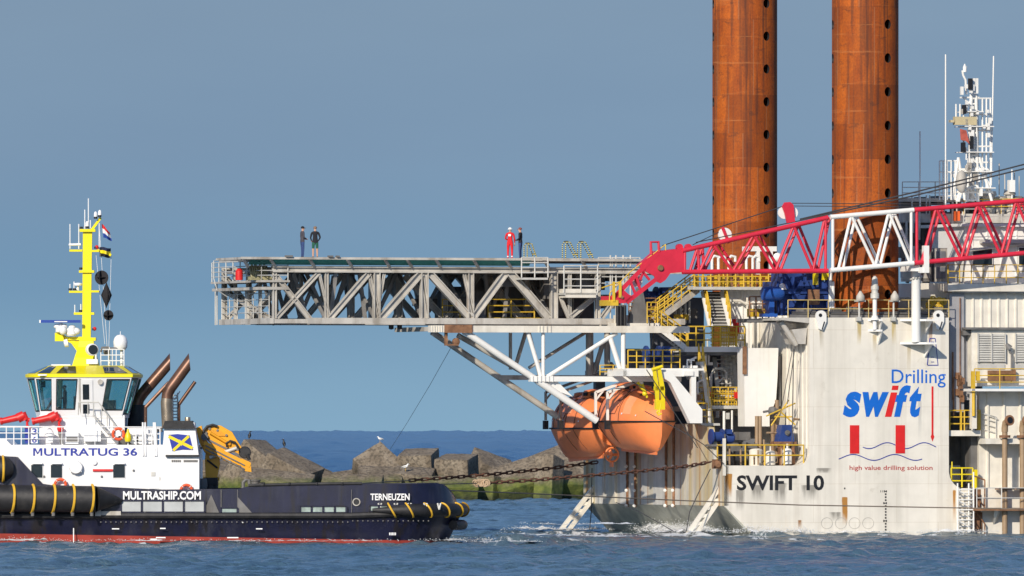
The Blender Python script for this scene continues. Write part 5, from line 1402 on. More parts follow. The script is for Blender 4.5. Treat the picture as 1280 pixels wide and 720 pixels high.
# stern roller fender with yellow lashings
sp = [Vector((u, CV-b-.0, Zt(640)+.1)) for u, b in outline(Ut(577), Ut(-150), 5.70, n=160, Ls=4.0) if u > Ut(462)]
far = [Vector((p.x, 2*CV-p.y, p.z)) for p in sp][::-1]
fend = (sp[::-1] if sp[0].x < sp[-1].x else sp)
fend = sp[::-1]+sp[:0] if False else sorted(sp, key=lambda p: p.x)+sorted(far, key=lambda p: -p.x)[1:]
rads = [.10+.26*min(1, max(0, i/10)) for i in range(len(fend)//2)]; rads = rads+[.36]*(len(fend)-2*len(rads))+rads[::-1]
g = MB(); g.path(fend, rads, 14); sfd = tug.part('stern_fender', g, m_rubber)
for px in (488,511,535,555,570,578,584):
    k = min(range(len(sp)), key=lambda i: abs((fend[i].x)-Ut(px))) if px < 586 else 0
    k = min(range(len(fend)//2), key=lambda i: abs(fend[i].x-Ut(px)))
    c = fend[k]; d = (fend[k+1]-fend[k-1]).normalized(); x = Vector((0,0,1)); y = d.cross(x).normalized()
    if y.y > 0: y = -y
    pts = [c+(x*math.cos(a)+y*math.sin(a))*.385+d*(-.22*math.cos(a)) for a in [PI*i/12*1.05 for i in range(13)]]
    s_ = MB(); s_.path(pts, .055, 6); tug.sub(sfd, 'lashing_strap', s_, m_strap)
g = MB()
for px in (475,495,512,532,549): 
    g.tube(TS(px,637,.05),TS(px-2,629,.1),.05); g.tube(TS(px,637,.05),TS(px+2,629,.1),.05)
tug.part('fender_bracket', g, m_galv)
g = MB(); q_ = [Vector((u, CV-b, Zt(657))) for u, b in outline(Ut(578), Ut(-150), 5.3, n=160, Ls=4.0) if u > Ut(566)]
g.path([p for p in sorted(q_, key=lambda p: p.x)]+[Vector((p.x,2*CV-p.y,p.z)) for p in sorted(q_, key=lambda p: -p.x)], .28, 10); tug.part('lower_stern_fender', g, m_rubber)
# cylinder fenders at the bow quarter
g = MB(); g.path([TS(-60,618,.0),TS(-10,622.5,-.35),TS(120,624,-.45)], .74, 18); g.path([TS(120,624,-.45),TS(123,624,-.4),TS(152,626,.0)], [.72,.66,.12], 18)
cf_ = tug.part('cylinder_fender', g, m_rubber)
for px in (-10,16,41,67,91,115):
    s_ = MB(); c = TS(px,623.5,-.42); s_.path([c+Vector((.14*math.sin(a*1.2),-.77*math.sin(a),.77*math.cos(a))) for a in [PI*(i/12) for i in range(13)]], .075, 6)
    tug.sub(cf_, 'lashing_strap', s_, m_strap)
    s_ = MB(); s_.lathe(c+Vector((0,-.25,-.95)), [(.1,0),(.1,.25)], (0,0,1), 8); tug.sub(cf_, 'shackle', s_, m_dgrey)
g = MB(); g.path([TS(-40,584,.3),TS(8,586,.1),TS(12,586,.2)], [.68,.68,.5], 16); bf_ = tug.part('bow_fender', g, m_rubber)
s_ = MB(); c = TS(3.5,586,.1); s_.path([c+Vector((.08*math.sin(a),-.7*math.sin(a),.7*math.cos(a))) for a in [PI*(i/12) for i in range(13)]], .07, 6); tug.sub(bf_, 'lashing_strap', s_, m_strap)
g = MB(); tbx(g,119,126,638,645,-.25,.1); tbx(g,123,151,639,644,-.12,.1); tug.part('fender_plate', g, m_grey)
# freeing ports and scuttles
def port(px0,px1,py0,py1,nd_,v=.06,tone=None):
    g = MB(); tbx(g,px0,px1,py0,py1,v,v+.06); q = tug.part('freeing_port', g, tone or mat('pale_green_primer', (.30,.38,.35), .6, var=.3, vs=3))
    f = MB(); w = .06
    for i in range(nd_+1): x = px0+(px1-px0)*i/nd_; a = TS(x,py1,v); f.box(a.x-w,a.x+w,v-.05,v+.02,Zt(py1),Zt(py0))
    f.box(Ut(px0),Ut(px1),v-.05,v+.02,Zt(py0)-.03,Zt(py0)+.05); f.box(Ut(px0),Ut(px1),v-.05,v+.02,Zt(py1)-.05,Zt(py1)+.03)
    tug.sub(q, 'port_frame', f, m_navy)
port(151,256,626,640,4,tone=mat('pale_grey_shutter', (.42,.44,.44), .6, var=.15)); port(276,297,635,641,1); port(375,433,633,640.5,4); port(462,497,632,639,3)
for px0,px1 in ((244,252),(376,379)):
    pass
g = MB(); c = TS(445.5,627.5,.13); g.lathe(c,[(.22,0),(.22,-.06),(.17,-.06),(.16,-.02)],(0,1,0),18); q = tug.part('fairlead_ring', g, m_grey)
g = MB(); g.lathe(c,[(.165,-.03),(.165,-.04)],(0,1,0),18); tug.sub(q,'fairlead_mouth', g, m_black)
g = MB(); flat(g,[(297,621),(315,641),(297,641)],lambda x,y: TS(x,y,.16),.03,.05); flat(g,[(264,618),(274,641),(254,641)],lambda x,y: TS(x,y,.16),.03,.05); tug.part('bulwark_stay', g, m_dgrey)
g = MB(); tbx(g,439.2,439.8,612,641,.08,.14); tbx(g,276,276.8,612,641,.08,.14); tbx(g,296.5,297.2,612,641,.08,.14); tug.part('plate_seam', g, m_dgrey)
TP = lambda v: (lambda px, py: TS(px, py, v))
g = MB(); text_mb(g,'MULTRASHIP.COM',TP(.12),(153.8,251.2,613.8,624.6),bold=.03,proud=.03); tug.part('lettering', g, m_whitet)
g = MB(); text_mb(g,'TERNEUZEN',TP(.10),(463,512,617,625.4),bold=.025,proud=.03); tug.part('lettering', g, m_whitet)
g = MB()
for x0,x1,y in ((140,149,661),(200,207,660.5),(284,298,672),(188,196,674),(195,207,672),(303,304,653),(320,328,661)): flat(g,[(x0,y-.7),(x1,y-.7),(x1,y+.7),(x0,y+.7)],TP(.1),.03,.02)
text_mb(g,'OPNE',TP(.2),(486.5,495,665.5,669),bold=.02,proud=.05) if False else None
for i in range(5): flat(g,[(486.5+i*1.8,665.7),(487.7+i*1.8,665.7),(487.7+i*1.8,669),(486.5+i*1.8,669)],TP(.1),.0,.05)
flat(g,[(91.4,660),(92.6,660),(92.6,680),(91.4,680)],TP(.2),.05,.02)
tug.part('hull_marks', g, m_whitet)
for i in range(66):
    g = MB(); px = 126+i*6.3; c = TS(px, 652.5-(1.5 if px > 440 else 0), .13); g.box(c.x-.03,c.x+.03,c.y-.03,c.y,c.z-.03,c.z+.03)
    tug.part('strake_bolt', g, m_dgrey)

# ---- deckhouse
house = MB(); v0 = 1.1
house.prism([TS(x,y,v0) for x,y in ((-60,548),(6,548),(14,556),(248,556),(248,642),(-60,642))], (0, 9.0, 0))
hs = tug.part('deckhouse', house, m_tugw)
HV = v0
g = MB(); text_mb(g,'ULTRATUG 36',TP(HV),(55,171.5,560,569.8),bold=.022,proud=.02)
for poly in ([(41.5,569.6),(41.5,560.2),(43.6,560.2),(43.6,569.6)],[(50.6,569.6),(50.6,560.2),(52.7,560.2),(52.7,569.6)],[(43.6,560.2),(44.4,560.2),(47.9,566.9),(46.5,567.6),(43.6,562.6)],[(50.6,560.2),(49.8,560.2),(46.5,567.6),(47.9,566.9),(50.6,562.6)]): flat(g,poly,TP(HV),.02,.004)
tug.sub(hs,'lettering', g, m_ink)
for px0,px1 in ((39,53),(63.5,77.5),(141.5,156)):
    g = MB(); tbx(g,px0-1,px1+1,580,598.5,HV-.03,HV-.004); f = tug.sub(hs,'window', g, m_tugw)
    g = MB(); tbx(g,px0,px1,581.2,597,HV-.055,HV-.03); tug.sub(hs,'window_pane', g, m_dglass)
    g = MB(); tbx(g,px0+1,px1,578.5,580,HV-.22,HV-.0); tug.sub(hs,'window_hood', g, m_tugw)
g = MB(); tbx(g,186.5,202,587,611,HV-.05,HV-.004); dq = tug.sub(hs,'door', g, m_tugw)
g = MB(); tbx(g,189,194,590,595,HV-.09,HV-.05); tbx(g,199,200,596,600,HV-.12,HV-.05); tug.sub(hs,'door_fitting', g, m_galv)
g = MB(); tbx(g,116,141,586.4,589.2,HV-.1,HV-.004); tug.sub(hs,'red_bar', g, m_bred)
g = MB(); g.lathe(TS(95,584,HV),[(.34,-.35),(.38,-.2),(.3,0)],(0,1,0),14); tbx(g,88,102,585,590,HV-.3,HV-.004); g.lathe(TS(118,578,HV),[(.14,-.12),(.14,0)],(0,1,0),12); tug.sub(hs,'vent_cowl', g, m_tugw)
g = MB()
for px in (127,167,55,211): c = TS(px,595.5 if px<140 else 588,HV); g.box(c.x-.05,c.x+.05,HV-.08,HV-.004,c.z-.05,c.z+.05)
tug.sub(hs,'wall_lamp', g, m_dgrey)
g = MB(); house2 = g; g.prism([TS(x,y,.95) for x,y in ((206,528),(243,528),(249,575),(249,612),(201,612),(202,576))], (0, 2.6, 0)); fc = tug.part('funnel_casing', g, m_tugw)
g = MB(); g.prism([TS(x,y,.75) for x,y in ((203,536),(206,526),(240,526),(244,536))], (0, 2.9, 0)); tug.sub(fc,'casing_top', g, m_rubber)
g = MB(); tbx(g,207,249,568.6,570.8,.72,.948); tug.sub(fc,'ledge', g, m_rubber)
g = MB()
for i in range(5): tbx(g,214.5+i*2.4,216.4+i*2.4,575,577.6,.92,.947)
tbx(g,229.5,247,575,577.6,.92,.947); tug.sub(fc,'louvre', g, m_dgrey)
FL = TP(.93); g = MB()
flat(g,[(210.5,543.5),(222,542.5),(237,544.2),(241.5,562.5),(228,562),(215.5,564)],FL,.0,.01); lq = tug.sub(fc,'house_flag', g, m_ink)
g = MB()
def band(a,b,w,pr):
    a,b = Vector((*a,0)),Vector((*b,0)); d = (b-a).normalized(); n = Vector((-d.y,d.x,0))*w
    flat(g,[tuple((a+n)[:2]),tuple((b+n)[:2]),tuple((b-n)[:2]),tuple((a-n)[:2])],FL,pr,.004)
band((210.8,545.5),(240.8,560.3),1.9,.014); band((236,545),(216.5,563),1.7,.019); 
for i in range(6):
    a = i*PI/3+.2; flat(g,[(226+4.6*math.cos(a),553.4+4.6*math.sin(a)),(226+2*math.cos(a+.52),553.4+2*math.sin(a+.52)),(226,553.4),(226+2*math.cos(a-.52),553.4+2*math.sin(a-.52))],FL,.024,.004)
tug.sub(fc,'flag_cross', g, m_byellow)
# exhausts
for px0,col,yb_,lab in ((168,0,545,None),(207,1,530,None)):
    g = MB(); v = 2.2 if col else 6.5; dx = px0-207
    if col:
        pts = [TS(209.5,535,v),TS(208,503,v),TS(208.8,497,v)]; g.path(pts,[.32,.32,.31],18); q = tug.part('exhaust', g, m_exh2)
        g = MB(); pts = [TS(208.8,498,v),TS(209.5,492,v),TS(213,485,v),TS(237,452,v)]
    else:
        g.path([TS(170,556,v),TS(171,506,v)],[.55,.45],18); q = tug.part('exhaust', g, m_rubber)
        g = MB(); pts = [TS(171.5,507,v),TS(173.5,499,v),TS(179,491,v),TS(212.5,452,v)]
    g.path(pts,[.32]*4,18,True)
    # oblique cut at the mouth: shear the last ring upright
    tip = pts[-1]; d = (pts[-1]-pts[-2]).normalized(); n = 18
    b0 = len(g.v)-n
    for i in range(b0, b0+n):
        p = g.v[i]; off = p-tip; up = Vector((-d.z,0,d.x)); k = off.dot(up); g.v[i] = p+d*(k*1.1)
    tug.sub(q,'exhaust_tip', g, m_exh)
g = MB(); v = 3.0; g.tube(TS(182,540,v),TS(182,508,v),.09); g.tube(TS(182,509,v),TS(211,478,v),.10); g.tube(TS(224,535,v),TS(224,504,v),.07); g.tube(TS(224,505,v),TS(244,477,v),.10,8); tug.part('small_exhaust', g, m_exh)
g = MB()
for px in (216,222): g.tube(TS(px,530,3.4),TS(px,491,3.4),.04)
for py in range(494,530,4): g.tube(TS(216,py,3.4),TS(222,py,3.4),.03)
g.tube(TS(218,500,3.4),TS(225,489,3.4),.03); tug.part('exhaust_ladder', g, m_galv)
g = MB(); g.lathe(TS(234.5,527,2.6),[(.16,0),(.16,.2),(.14,.25)],(0,0,1),14); tug.part('vent_pipe', g, m_exh2)

# ---- wheelhouse
wh = tug.part('wheelhouse_base', MB().box(Ut(47),Ut(154),2.3,8.9,Zt(557),Zt(519)), m_tugw)
yT, yBm, yR = 471.7, 520.0, 459.0
topn = [(33,4.3),(43.5,2.3),(66,1.5),(164.5,1.5),(174,3.2)]
botn = [(45.5,4.5),(51,3.0),(66,2.25),(152.5,2.25),(160,3.8)]
rofn = [(61,4.8),(63,3.7),(74,3.0),(151,3.0),(157.5,4.2)]
mk = lambda lst, y: [TS(px, y, v) for px, v in lst]
mirror = lambda L: [Vector((p.x, 2*CV-p.y, p.z)) for p in L]
near_T, near_B, near_R = [Vector((Ut(px,v),v,Zt(yT,2))) for px,v in topn], [Vector((Ut(px,v),v,Zt(yBm,2))) for px,v in botn], [Vector((Ut(px,v),v,Zt(yR,2))) for px,v in rofn]
T_ = near_T+mirror(near_T)[::-1]; B_ = near_B+mirror(near_B)[::-1]; RR = near_R+mirror(near_R)[::-1]
shell, panes, roofm, sky_g, fr_ = MB(), MB(), MB(), [], MB()
nF = len(T_)
def fq(a, b, c, d, s, t): return (a*(1-s)+b*s)*(1-t)+(d*(1-s)+c*s)*t
wins = {0:[(.10,.92,.04,.88)],1:[(.06,.93,.05,.86)],2:[(.045,.315,.05,.83),(.69,.985,.05,.85)],3:[(.12,.90,.03,.95)],4:[(.05,.47,.05,.9),(.53,.95,.05,.9)],9:[(.05,.32,.05,.85),(.36,.64,.05,.85),(.68,.95,.05,.85)]}
for k,o in ((8,0),(7,1),(6,2),(5,3)): wins[k] = [(1-b,1-a,c,d) for a,b,c,d in wins[o]]
pane_list = []
for i in range(nF):
    a, b = T_[i], T_[(i+1)%nF]; d, c = B_[i], B_[(i+1)%nF]
    nrm = (b-a).cross(d-a).normalized(); mid = (a+b+c+d)/4; ctr = Vector((Ut(103),CV,mid.z))
    if nrm.dot(mid-ctr) < 0: nrm = -nrm
    ws = sorted(wins[i]); xs = [0]; 
    def slab(s0,s1,t0,t1,mb=shell,th=.07,pr=0.0):
        q = [fq(a,b,c,d,s0,t0),fq(a,b,c,d,s1,t0),fq(a,b,c,d,s1,t1),fq(a,b,c,d,s0,t1)]
        mb.prism([p+nrm*pr for p in q], -nrm*th)
    s = 0
    for (s0,s1,t0,t1) in ws:
        slab(s,s0,0,1); slab(s0,s1,0,t0); slab(s0,s1,t1,1); s = s1
        m_ = MB(); slab(s0,s1,t0,t1,m_,.015,-.03); pane_list.append(m_)
        e = .010
        for z in ((s0-e*.2,s0+e,t0,t1),(s1-e,s1+e*.2,t0,t1),(s0,s1,t0-.01,t0+.02),(s0,s1,t1-.02,t1+.01)): slab(*z,fr_,.03,.012)
    slab(s,1,0,1)
shell.prism(B_[:], (0,0,-.1))
wq = tug.part('wheelhouse', shell, m_tugw)
for m_ in pane_list: tug.sub(wq,'window_pane', m_, m_glass)
tug.sub(wq,'window_frame', fr_, m_rubber)
g = MB(); mainf = lambda px,py: (lambda t: Vector((Ut(px,1.8), 1.5+.75*t, Zt(py,2))))((py-yT)/(yBm-yT))
flat(g,[(101,475),(116,475),(116,520),(101,520)],mainf,.03,.02); dq = tug.sub(wq,'door', g, m_tugw)
g = MB(); flat(g,[(103.5,480.5),(111.5,480.5),(111.5,499.5),(103.5,499.5)],mainf,.06,.01); flat(g,[(103.5,505.5),(111.5,505.5),(111.5,517),(103.5,517)],mainf,.06,.01); tug.sub(wq,'door_glass', g, m_dglass)
g = MB(); flat(g,[(98.5,473),(100.7,473),(100.7,518),(98.5,508)],mainf,.05,.02); g.lathe(mainf(125.5,477.5),[(.15,-.12),(.15,0)],(0,1,0),12); tug.sub(wq,'wall_fitting', g, m_grey)
# roof
roofm = MB(); up = Vector((0,0,.16))
Tov = [Vector((p.x+(.06 if p.x>Ut(103) else -.06), p.y+(.06 if p.y>CV else -.06), p.z+.01)) for p in T_]
loft(roofm, [Tov, [p+up for p in Tov], [p+Vector((0,0,.1)) for p in RR]], 0, False); roofm.add([p+Vector((0,0,.1)) for p in RR],[list(range(nF))]); roofm.add(Tov,[list(range(nF))[::-1]])
rq = tug.part('wheelhouse_roof', roofm, m_tugyel)
for i, ws in ((0,[(.1,.9)]),(1,[(.12,.85)]),(2,[(.05,.30),(.66,.95)]),(3,[(.12,.88)]),(4,[(.1,.9)])):
    a,b = Tov[i]+up, Tov[(i+1)%nF]+up; d,c = RR[i]+Vector((0,0,.1)), RR[(i+1)%nF]+Vector((0,0,.1))
    nrm = (b-a).cross(d-a).normalized()
    if nrm.z < 0: nrm = -nrm
    for s0,s1 in ws:
        g = MB(); g.prism([fq(a,b,c,d,s,t)+nrm*.012 for s,t in ((s0,.1),(s1,.1),(s1-.03,.85),(s0+.03,.85))], nrm*.015); tug.sub(rq,'roof_window', g, m_dglass)
g = MB(); Rr = [p+Vector((0,0,.2)) for p in RR[:5]]
g.path([TS(64,456.5,3.2),TS(88,456.5,3.2)],.05); g.box(Ut(46),Ut(57),1.6,1.75,Zt(469.5),Zt(467.6)); g.box(Ut(33),Ut(37),4,4.3,Zt(472),Zt(469)); g.box(Ut(156),Ut(162),1.55,1.7,Zt(470),Zt(468.5)); tug.sub(rq,'roof_lamp', g, m_tugw)
# interior console
g = MB(); g.box(Ut(60),Ut(70),3.2,8,Zt(519),Zt(508)); g.box(Ut(112),Ut(140),4.5,6.8,Zt(519),Zt(500)); g.box(Ut(88),Ut(92),4.6,6.5,Zt(517),Zt(495)); g.tube(Vector((Ut(55),4,Zt(512))),Vector((Ut(61),5,Zt(500))),.08); g.box(Ut(48),Ut(53),3.6,4.4,Zt(484),Zt(476)); tug.part('console', g, m_dgrey)
# ---- upper deck fittings
g = MB(); g.rail([TS(-20,556,1.2),TS(36,556,1.2)],.98,3,.035,.45); g.rail([TS(160,556,1.2),TS(200,556,1.2)],.9,3,.035,.45); g.rail([TS(36,556,1.2),TS(160,556,1.2)],.98,3,.022,1.6)
for px in (179,182,194,196): g.tube(TS(px,570,1.05),TS(px-.5 if px<190 else px-2,528,1.2),.05)
g.tube(TS(0,533,1.2),TS(202,534,1.2),.03)
tug.part('deck_rail', g, m_tugw)
g = MB(); a0 = TS(121,502,1.7)
for o in (0,.75): 
    o = Vector((0,o,0)); g.tube(TS(124,504,1.3)+o,TS(146,534,1.3)+o,.035); g.tube(TS(98,503,1.3)+o,TS(124,503,1.3)+o,.035); g.tube(TS(117,519,1.3)+o,TS(140,548,1.3)+o,.03)
for px,py in ((98,503),(110,503),(117,503),(127,508),(134,518),(142,529)): g.tube(TS(px,py,1.3),TS(px,py+16,1.3),.03)
for i in range(8): p = TS(118+3.2*i,521+3.6*i,1.3); g.box(p.x-.1,p.x+.1,1.3,2.1,p.z-.02,p.z+.02)
tug.part('bridge_stair', g, m_galv)
g = MB(); tbx(g,81,98,540,555,1.6,2.4); tbx(g,105,126,538,552,1.5,2.29); tbx(g,60,66,540,553,1.4,2.0); tbx(g,160,196,535,556,2,4.5)
for px in (168,176,186): g.lathe(TS(px,549,1.7),[(.25,-.3),(.3,-.2),(.3,.9),(.2,1)],(0,1,0),14)
g.lathe(TS(62,545,1.5),[(.3,0),(.22,.25),(.1,.4),(.02,.45)],(0,0,1),12)
tug.part('deck_locker', g, m_tugw)
g = MB(); tbx(g,148,165,545,556,1.8,3); tbx(g,159,202,533,540,3.0,5); tbx(g,83,97,546,552,1.58,1.6); tug.part('deck_winch', g, m_dgrey)
g = MB(); tbx(g,38.5,47,535,554,1.28,1.4); q = tug.part('number_board', g, m_tugw)
g = MB(); tbx(g,31,38,535,554,1.3,1.4); tug.sub(q,'dark_board', g, m_ink)
g = MB()
for ch,y0 in (('3',535.5),('6',545.5)): text_mb(g,ch,TP(1.28),(40,46,y0,y0+8),bold=.02,proud=.01)
tug.sub(q,'lettering', g, m_ink)
# fire monitors
for dx, lab in ((0,''),(40,'')):
    g = MB(); M = lambda px,py: TS(px+dx-40,py,1.9)
    g.tube(M(42,526.5),M(62,522),.17,12,.20); g.tube(M(62,523),M(70,519),.28,12,.26); g.tube(M(68,516),M(72,525),.20,10); g.tube(M(40,526.8),M(43,526.2),.21,12); q = tug.part('fire_monitor', g, m_bred)
    g = MB(); g.tube(M(72,524),M(77,525),.12,10); g.tube(M(74,526),M(74,538),.07,8); g.ball(M(75.5,536),.2,8); tug.sub(q,'monitor_stand', g, m_bred)
    g = MB(); g.path([M(74,537),M(74.5,542),M(76.5,548),M(77,555)],.09,8); tug.sub(q,'monitor_pipe', g, m_dgrey)
# ---- mast
g = MB(); vm = CV
def ms(px0,px1,py,w=.9): p0, p1 = Vector((Ut(px0,CV),vm-w/2,Zt(py,CV))), Vector((Ut(px1,CV),vm+w/2,Zt(py,CV))); return [p0,Vector((p1.x,p0.y,p0.z)),p1,Vector((p0.x,p1.y,p0.z))]
lv = [ms(91,124,458,2.4),ms(94,121,447,2.0),ms(98,118,434,1.4),ms(100,117,424,1.1),ms(103,113.5,424,.8),ms(103.8,115.3,287,.5)]
for A,B in zip(lv[:-1],lv[1:]): loft(g,[A,B],0,False)
g.add(lv[-1],[(0,1,2,3)])
def arm(px0,px1,py,t=3,v=.7): g.box(Ut(px0,CV),Ut(px1,CV),vm-v/2,vm+v/2,Zt(py+t,CV),Zt(py,CV))
arm(100,119.5,286.5,3.4,.9); arm(87,103,312,2.6); arm(115,124,312.5,2.6); arm(99,118,338,3,.9); arm(86.5,104,363.5,2.6); arm(114,124,363,2.6); arm(92.5,118,390.5,3); arm(100,120,422,4,1.2)
g.beam(TS(115,287,vm),TS(126,272,vm),.12,.14); g.beam(TS(121,312.5,vm),TS(139,319,vm),.4,.14)
arm(69,80,416,10.5,1.0); g.beam(TS(79,421,vm),TS(101,433,vm),.7,.22); arm(82,104,421,4,.9); g.prism([TS(x,y,vm-.3) for x,y in ((86,425.2),(103,425.2),(103,437),(97,440))],(0,.6,0))
mq = tug.part('mast', g, m_tugyel)
g = MB()
for px in (87.5,98.5): g.tube(TS(px,311,vm),TS(px,280,vm),.03,6)
g.tube(TS(86,306,vm),TS(101,305.5,vm),.07); 
for px,y1,y0 in ((106,288,262),(110.5,287,248),(113,287,275),(87.5,364,355),(92.5,363,352),(93.5,391,381),(101,391,380),(124,314,279),(96,364,360)): g.tube(TS(px,y1,vm),TS(px,y0,vm),.03,6)
g.lathe(TS(97.5,357,vm),[(.22,0),(.24,.08),(.2,.14),(.02,.17)],(0,0,1),14); g.tube(TS(97.5,363,vm),TS(97.5,357,vm),.06)
tug.sub(mq,'whip_antenna', g, m_tugw)
g = MB()
for px,py in ((109,284),(119.5,272),(124.8,270)): c = TS(px,py,vm); g.lathe(c,[(.10,0),(.10,.12),(.09,.25),(.05,.33),(.02,.34)],(0,0,1),10); 
tug.sub(mq,'mast_lamp', g, m_tugw)
g = MB()
for px,py in ((109,285.5),(119.5,273.5),(124.5,271.5),(101.5,286),(101.3,337),(93,363),(87.8,363),(101,390),(120,311),(117.5,413)): c = TS(px,py,vm-.2); g.lathe(c,[(.10,0),(.10,.12)],(0,0,1),10)
tug.sub(mq,'lamp_base', g, m_black)
g = MB(); c = TS(121,309,vm-.2); g.ball(c,.12,8); g.ball(TS(118.2,411,vm-.2),.12,8); tug.sub(mq,'red_lamp', g, m_bred)
g = MB(); g.box(Ut(50.5,CV),Ut(101.5,CV),vm-1.0,vm-.85,Zt(403.6,CV),Zt(400.2,CV)); q = tug.part('radar_scanner', g, m_radar)
g = MB(); g.box(Ut(50,CV),Ut(51.8,CV),vm-1.02,vm-.83,Zt(403.7,CV),Zt(400.1,CV)); flat(g,[(68,401.4),(84,401.4),(84,402.6),(68,402.6)],TP(vm-1.0),.01,.005); tug.sub(q,'scanner_end', g, m_tugw)
g = MB(); c = TS(76,416,vm-.6); g.lathe(c,[(.2,0),(.3,.05),(.3,.35),(.15,.42),(.1,.55)],(0,0,1),16); g.ball(TS(78.5,413,vm-.9),(.22,.2,.25)); 
for px,py in ((71.5,408),(80,408)): g.ball(TS(px,py,vm-.6),(.2,.2,.15))
g.lathe(TS(89,420,vm-.6),[(.25,0),(.32,.1),(.28,.4),(.1,.5)],(0,0,1),14); g.ball(TS(90,409,vm-.6),(.2,.2,.13)); g.lathe(TS(82.7,429,vm-.8),[(.02,-.15),(.22,-.1),(.24,.1),(.02,.12)],(1,0,.2),12); g.ball(TS(95,414,vm-.6),(.25,.22,.2))
tug.part('radar_turning_unit', g, m_tugw)
g = MB(); c = TS(115,437,3.6); g.lathe(c,[(.30,-.28),(.34,-.2),(.34,.15),(.22,.3),(.02,.34)],(-.25,1,0),20); tbx(g,108,122,449,455,3.2,4.2); g.box(Ut(120.5,CV),Ut(122.3,CV),3.4,3.9,Zt(450),Zt(432)); sq = tug.part('searchlight', g, m_tugw)
g = MB(); g.lathe(c+Vector((.07,-.29,0)),[(.27,0),(.27,-.01)],(-.25,1,0),20); tug.sub(sq,'lens', g, m_lens)
g = MB(); g.rail([TS(126,458,3.6),TS(155,458,3.6)],.95,3,.03,.45); g.rail([TS(126,458,6),TS(155,458,6)],.95,3,.03,.6); g.tube(TS(152,458,4.6),TS(152,434,4.6),.08); g.tube(TS(137,458,4.6),TS(137,434,4.6),.04); tug.part('satellite_platform', g, m_tugw)
g = MB(); c = TS(150.5,428,4.6); g.lathe(c-Vector((0,0,.42)),[(.28,0),(.38,.15),(.40,.45),(.34,.68),(.2,.82),(.02,.86)],(0,0,1),20); g.tube(c+Vector((0,0,.4)),c+Vector((0,0,.62)),.02); tug.part('satellite_dome', g, m_tugw)
g = MB(); g.box(Ut(138,CV),Ut(157,CV),4.3,4.9,Zt(435.3),Zt(433.5)); g.path([TS(126,440,3.6),TS(127.5,434.5,3.6),TS(136,434,3.6)],.06); g.ball(TS(133,439,4.2),(.18,.18,.25),10); tug.part('platform_lamp', g, m_dgrey)
# halyards
g = MB()
for a,b in (((124,280),(134,436)),((139,319),(136,436)),((120,318),(131,430))): g.tube(TS(*a,vm),TS(*b,vm-.2),.012,5)
tug.part('halyard', g, m_tugw)

# ---- deck crane: a part tree of its own
kc = Thing('knuckle_crane', 'orange-yellow folding deck crane standing aft of the tug funnel', 'crane')
vk = 4.2; K_ = lambda x,y: TS(x,y,vk)
g = MB(); g.lathe(K_(263.5,640),[(.42,0),(.42,1.75),(.38,1.8)],(0,0,1),18); tbx(g,257,272,597,606,vk-.45,vk+.45); kc.part('pedestal', g, m_rubber)
g = MB(); g.prism([K_(x,y) for x,y in ((257,600),(256,575),(257,565),(274,565),(275,580),(271,600))],(0,.9,0)); g.lathe(K_(264,601)+Vector((0,.45,0)),[(.4,0),(.46,.08),(.46,.2)],(0,0,1),18); kc.part('slewing_column', g, m_crane_or)
g = MB(); g.prism([K_(x,y)-Vector((0,.12,0)) for x,y in ((245,535),(252,532),(254,545),(262,556),(270,566),(266,571),(256,566),(249,553))],(0,1.1,0)); g.prism([K_(x,y)-Vector((0,.05,0)) for x,y in ((254,546),(258,534),(264,531),(276,532),(290,540),(297,552),(305,564),(302,569),(288,566),(272,562))],(0,.9,0)); kc.part('main_boom', g, m_crane_or)
g = MB()
for i,(dy,w) in enumerate(((0,.3),(5.5,.26),(10,.22))): g.beam(K_(255,553.5+dy*.8)+Vector((0,-.3+.06*i,0)),K_(313,582+dy*.9-i)+Vector((0,-.3+.06*i,0)),.3,w*.75)
g.prism([K_(x,y)-Vector((0,.42,0)) for x,y in ((302,573),(313.5,578),(314.5,590),(307,589),(300,582))],(0,.5,0)); kc.part('telescopic_boom', g, m_crane_or)
g = MB()
for dy in (2.2, 7.0): g.beam(K_(257,554.5+dy)-Vector((0,.47,0)),K_(306,579.5+dy)-Vector((0,.47,0)),.02,.07)  # thin dark strips stand in for the shade in the boom gaps
g.beam(K_(259,549)-Vector((0,.08,0)),K_(299,569)-Vector((0,.08,0)),.04,.11)
for x,y in ((258,541),(262,536),(272,538),(283,544),(291,553),(297,562),(252,560),(266,566),(276,571),(288,577),(300,583)): c = K_(x,y)-Vector((0,.46 if y > 556 else .1,0)); g.lathe(c,[(.07,0),(.07,-.05)],(0,1,0),10)
g.lathe(K_(256,546)-Vector((0,.2,0)),[(.2,0),(.2,-.1)],(0,1,0),14)
kc.part('pins_and_gap_strips', g, m_dgrey)
g = MB(); g.tube(K_(263,541)-Vector((0,.14,0)),K_(288,556)-Vector((0,.14,0)),.09,10); g.prism([K_(x,y)-Vector((0,.12,0)) for x,y in ((262,537),(276,538),(284,545),(270,545))],(0,.06,0)); g.beam(K_(247,540)-Vector((0,.16,0)),K_(258,566)-Vector((0,.16,0)),.06,.09)
kc.part('boom_stiffener', g, mat('crane_yellow_shaded_plate', (.66,.29,.006), .45, var=.15))
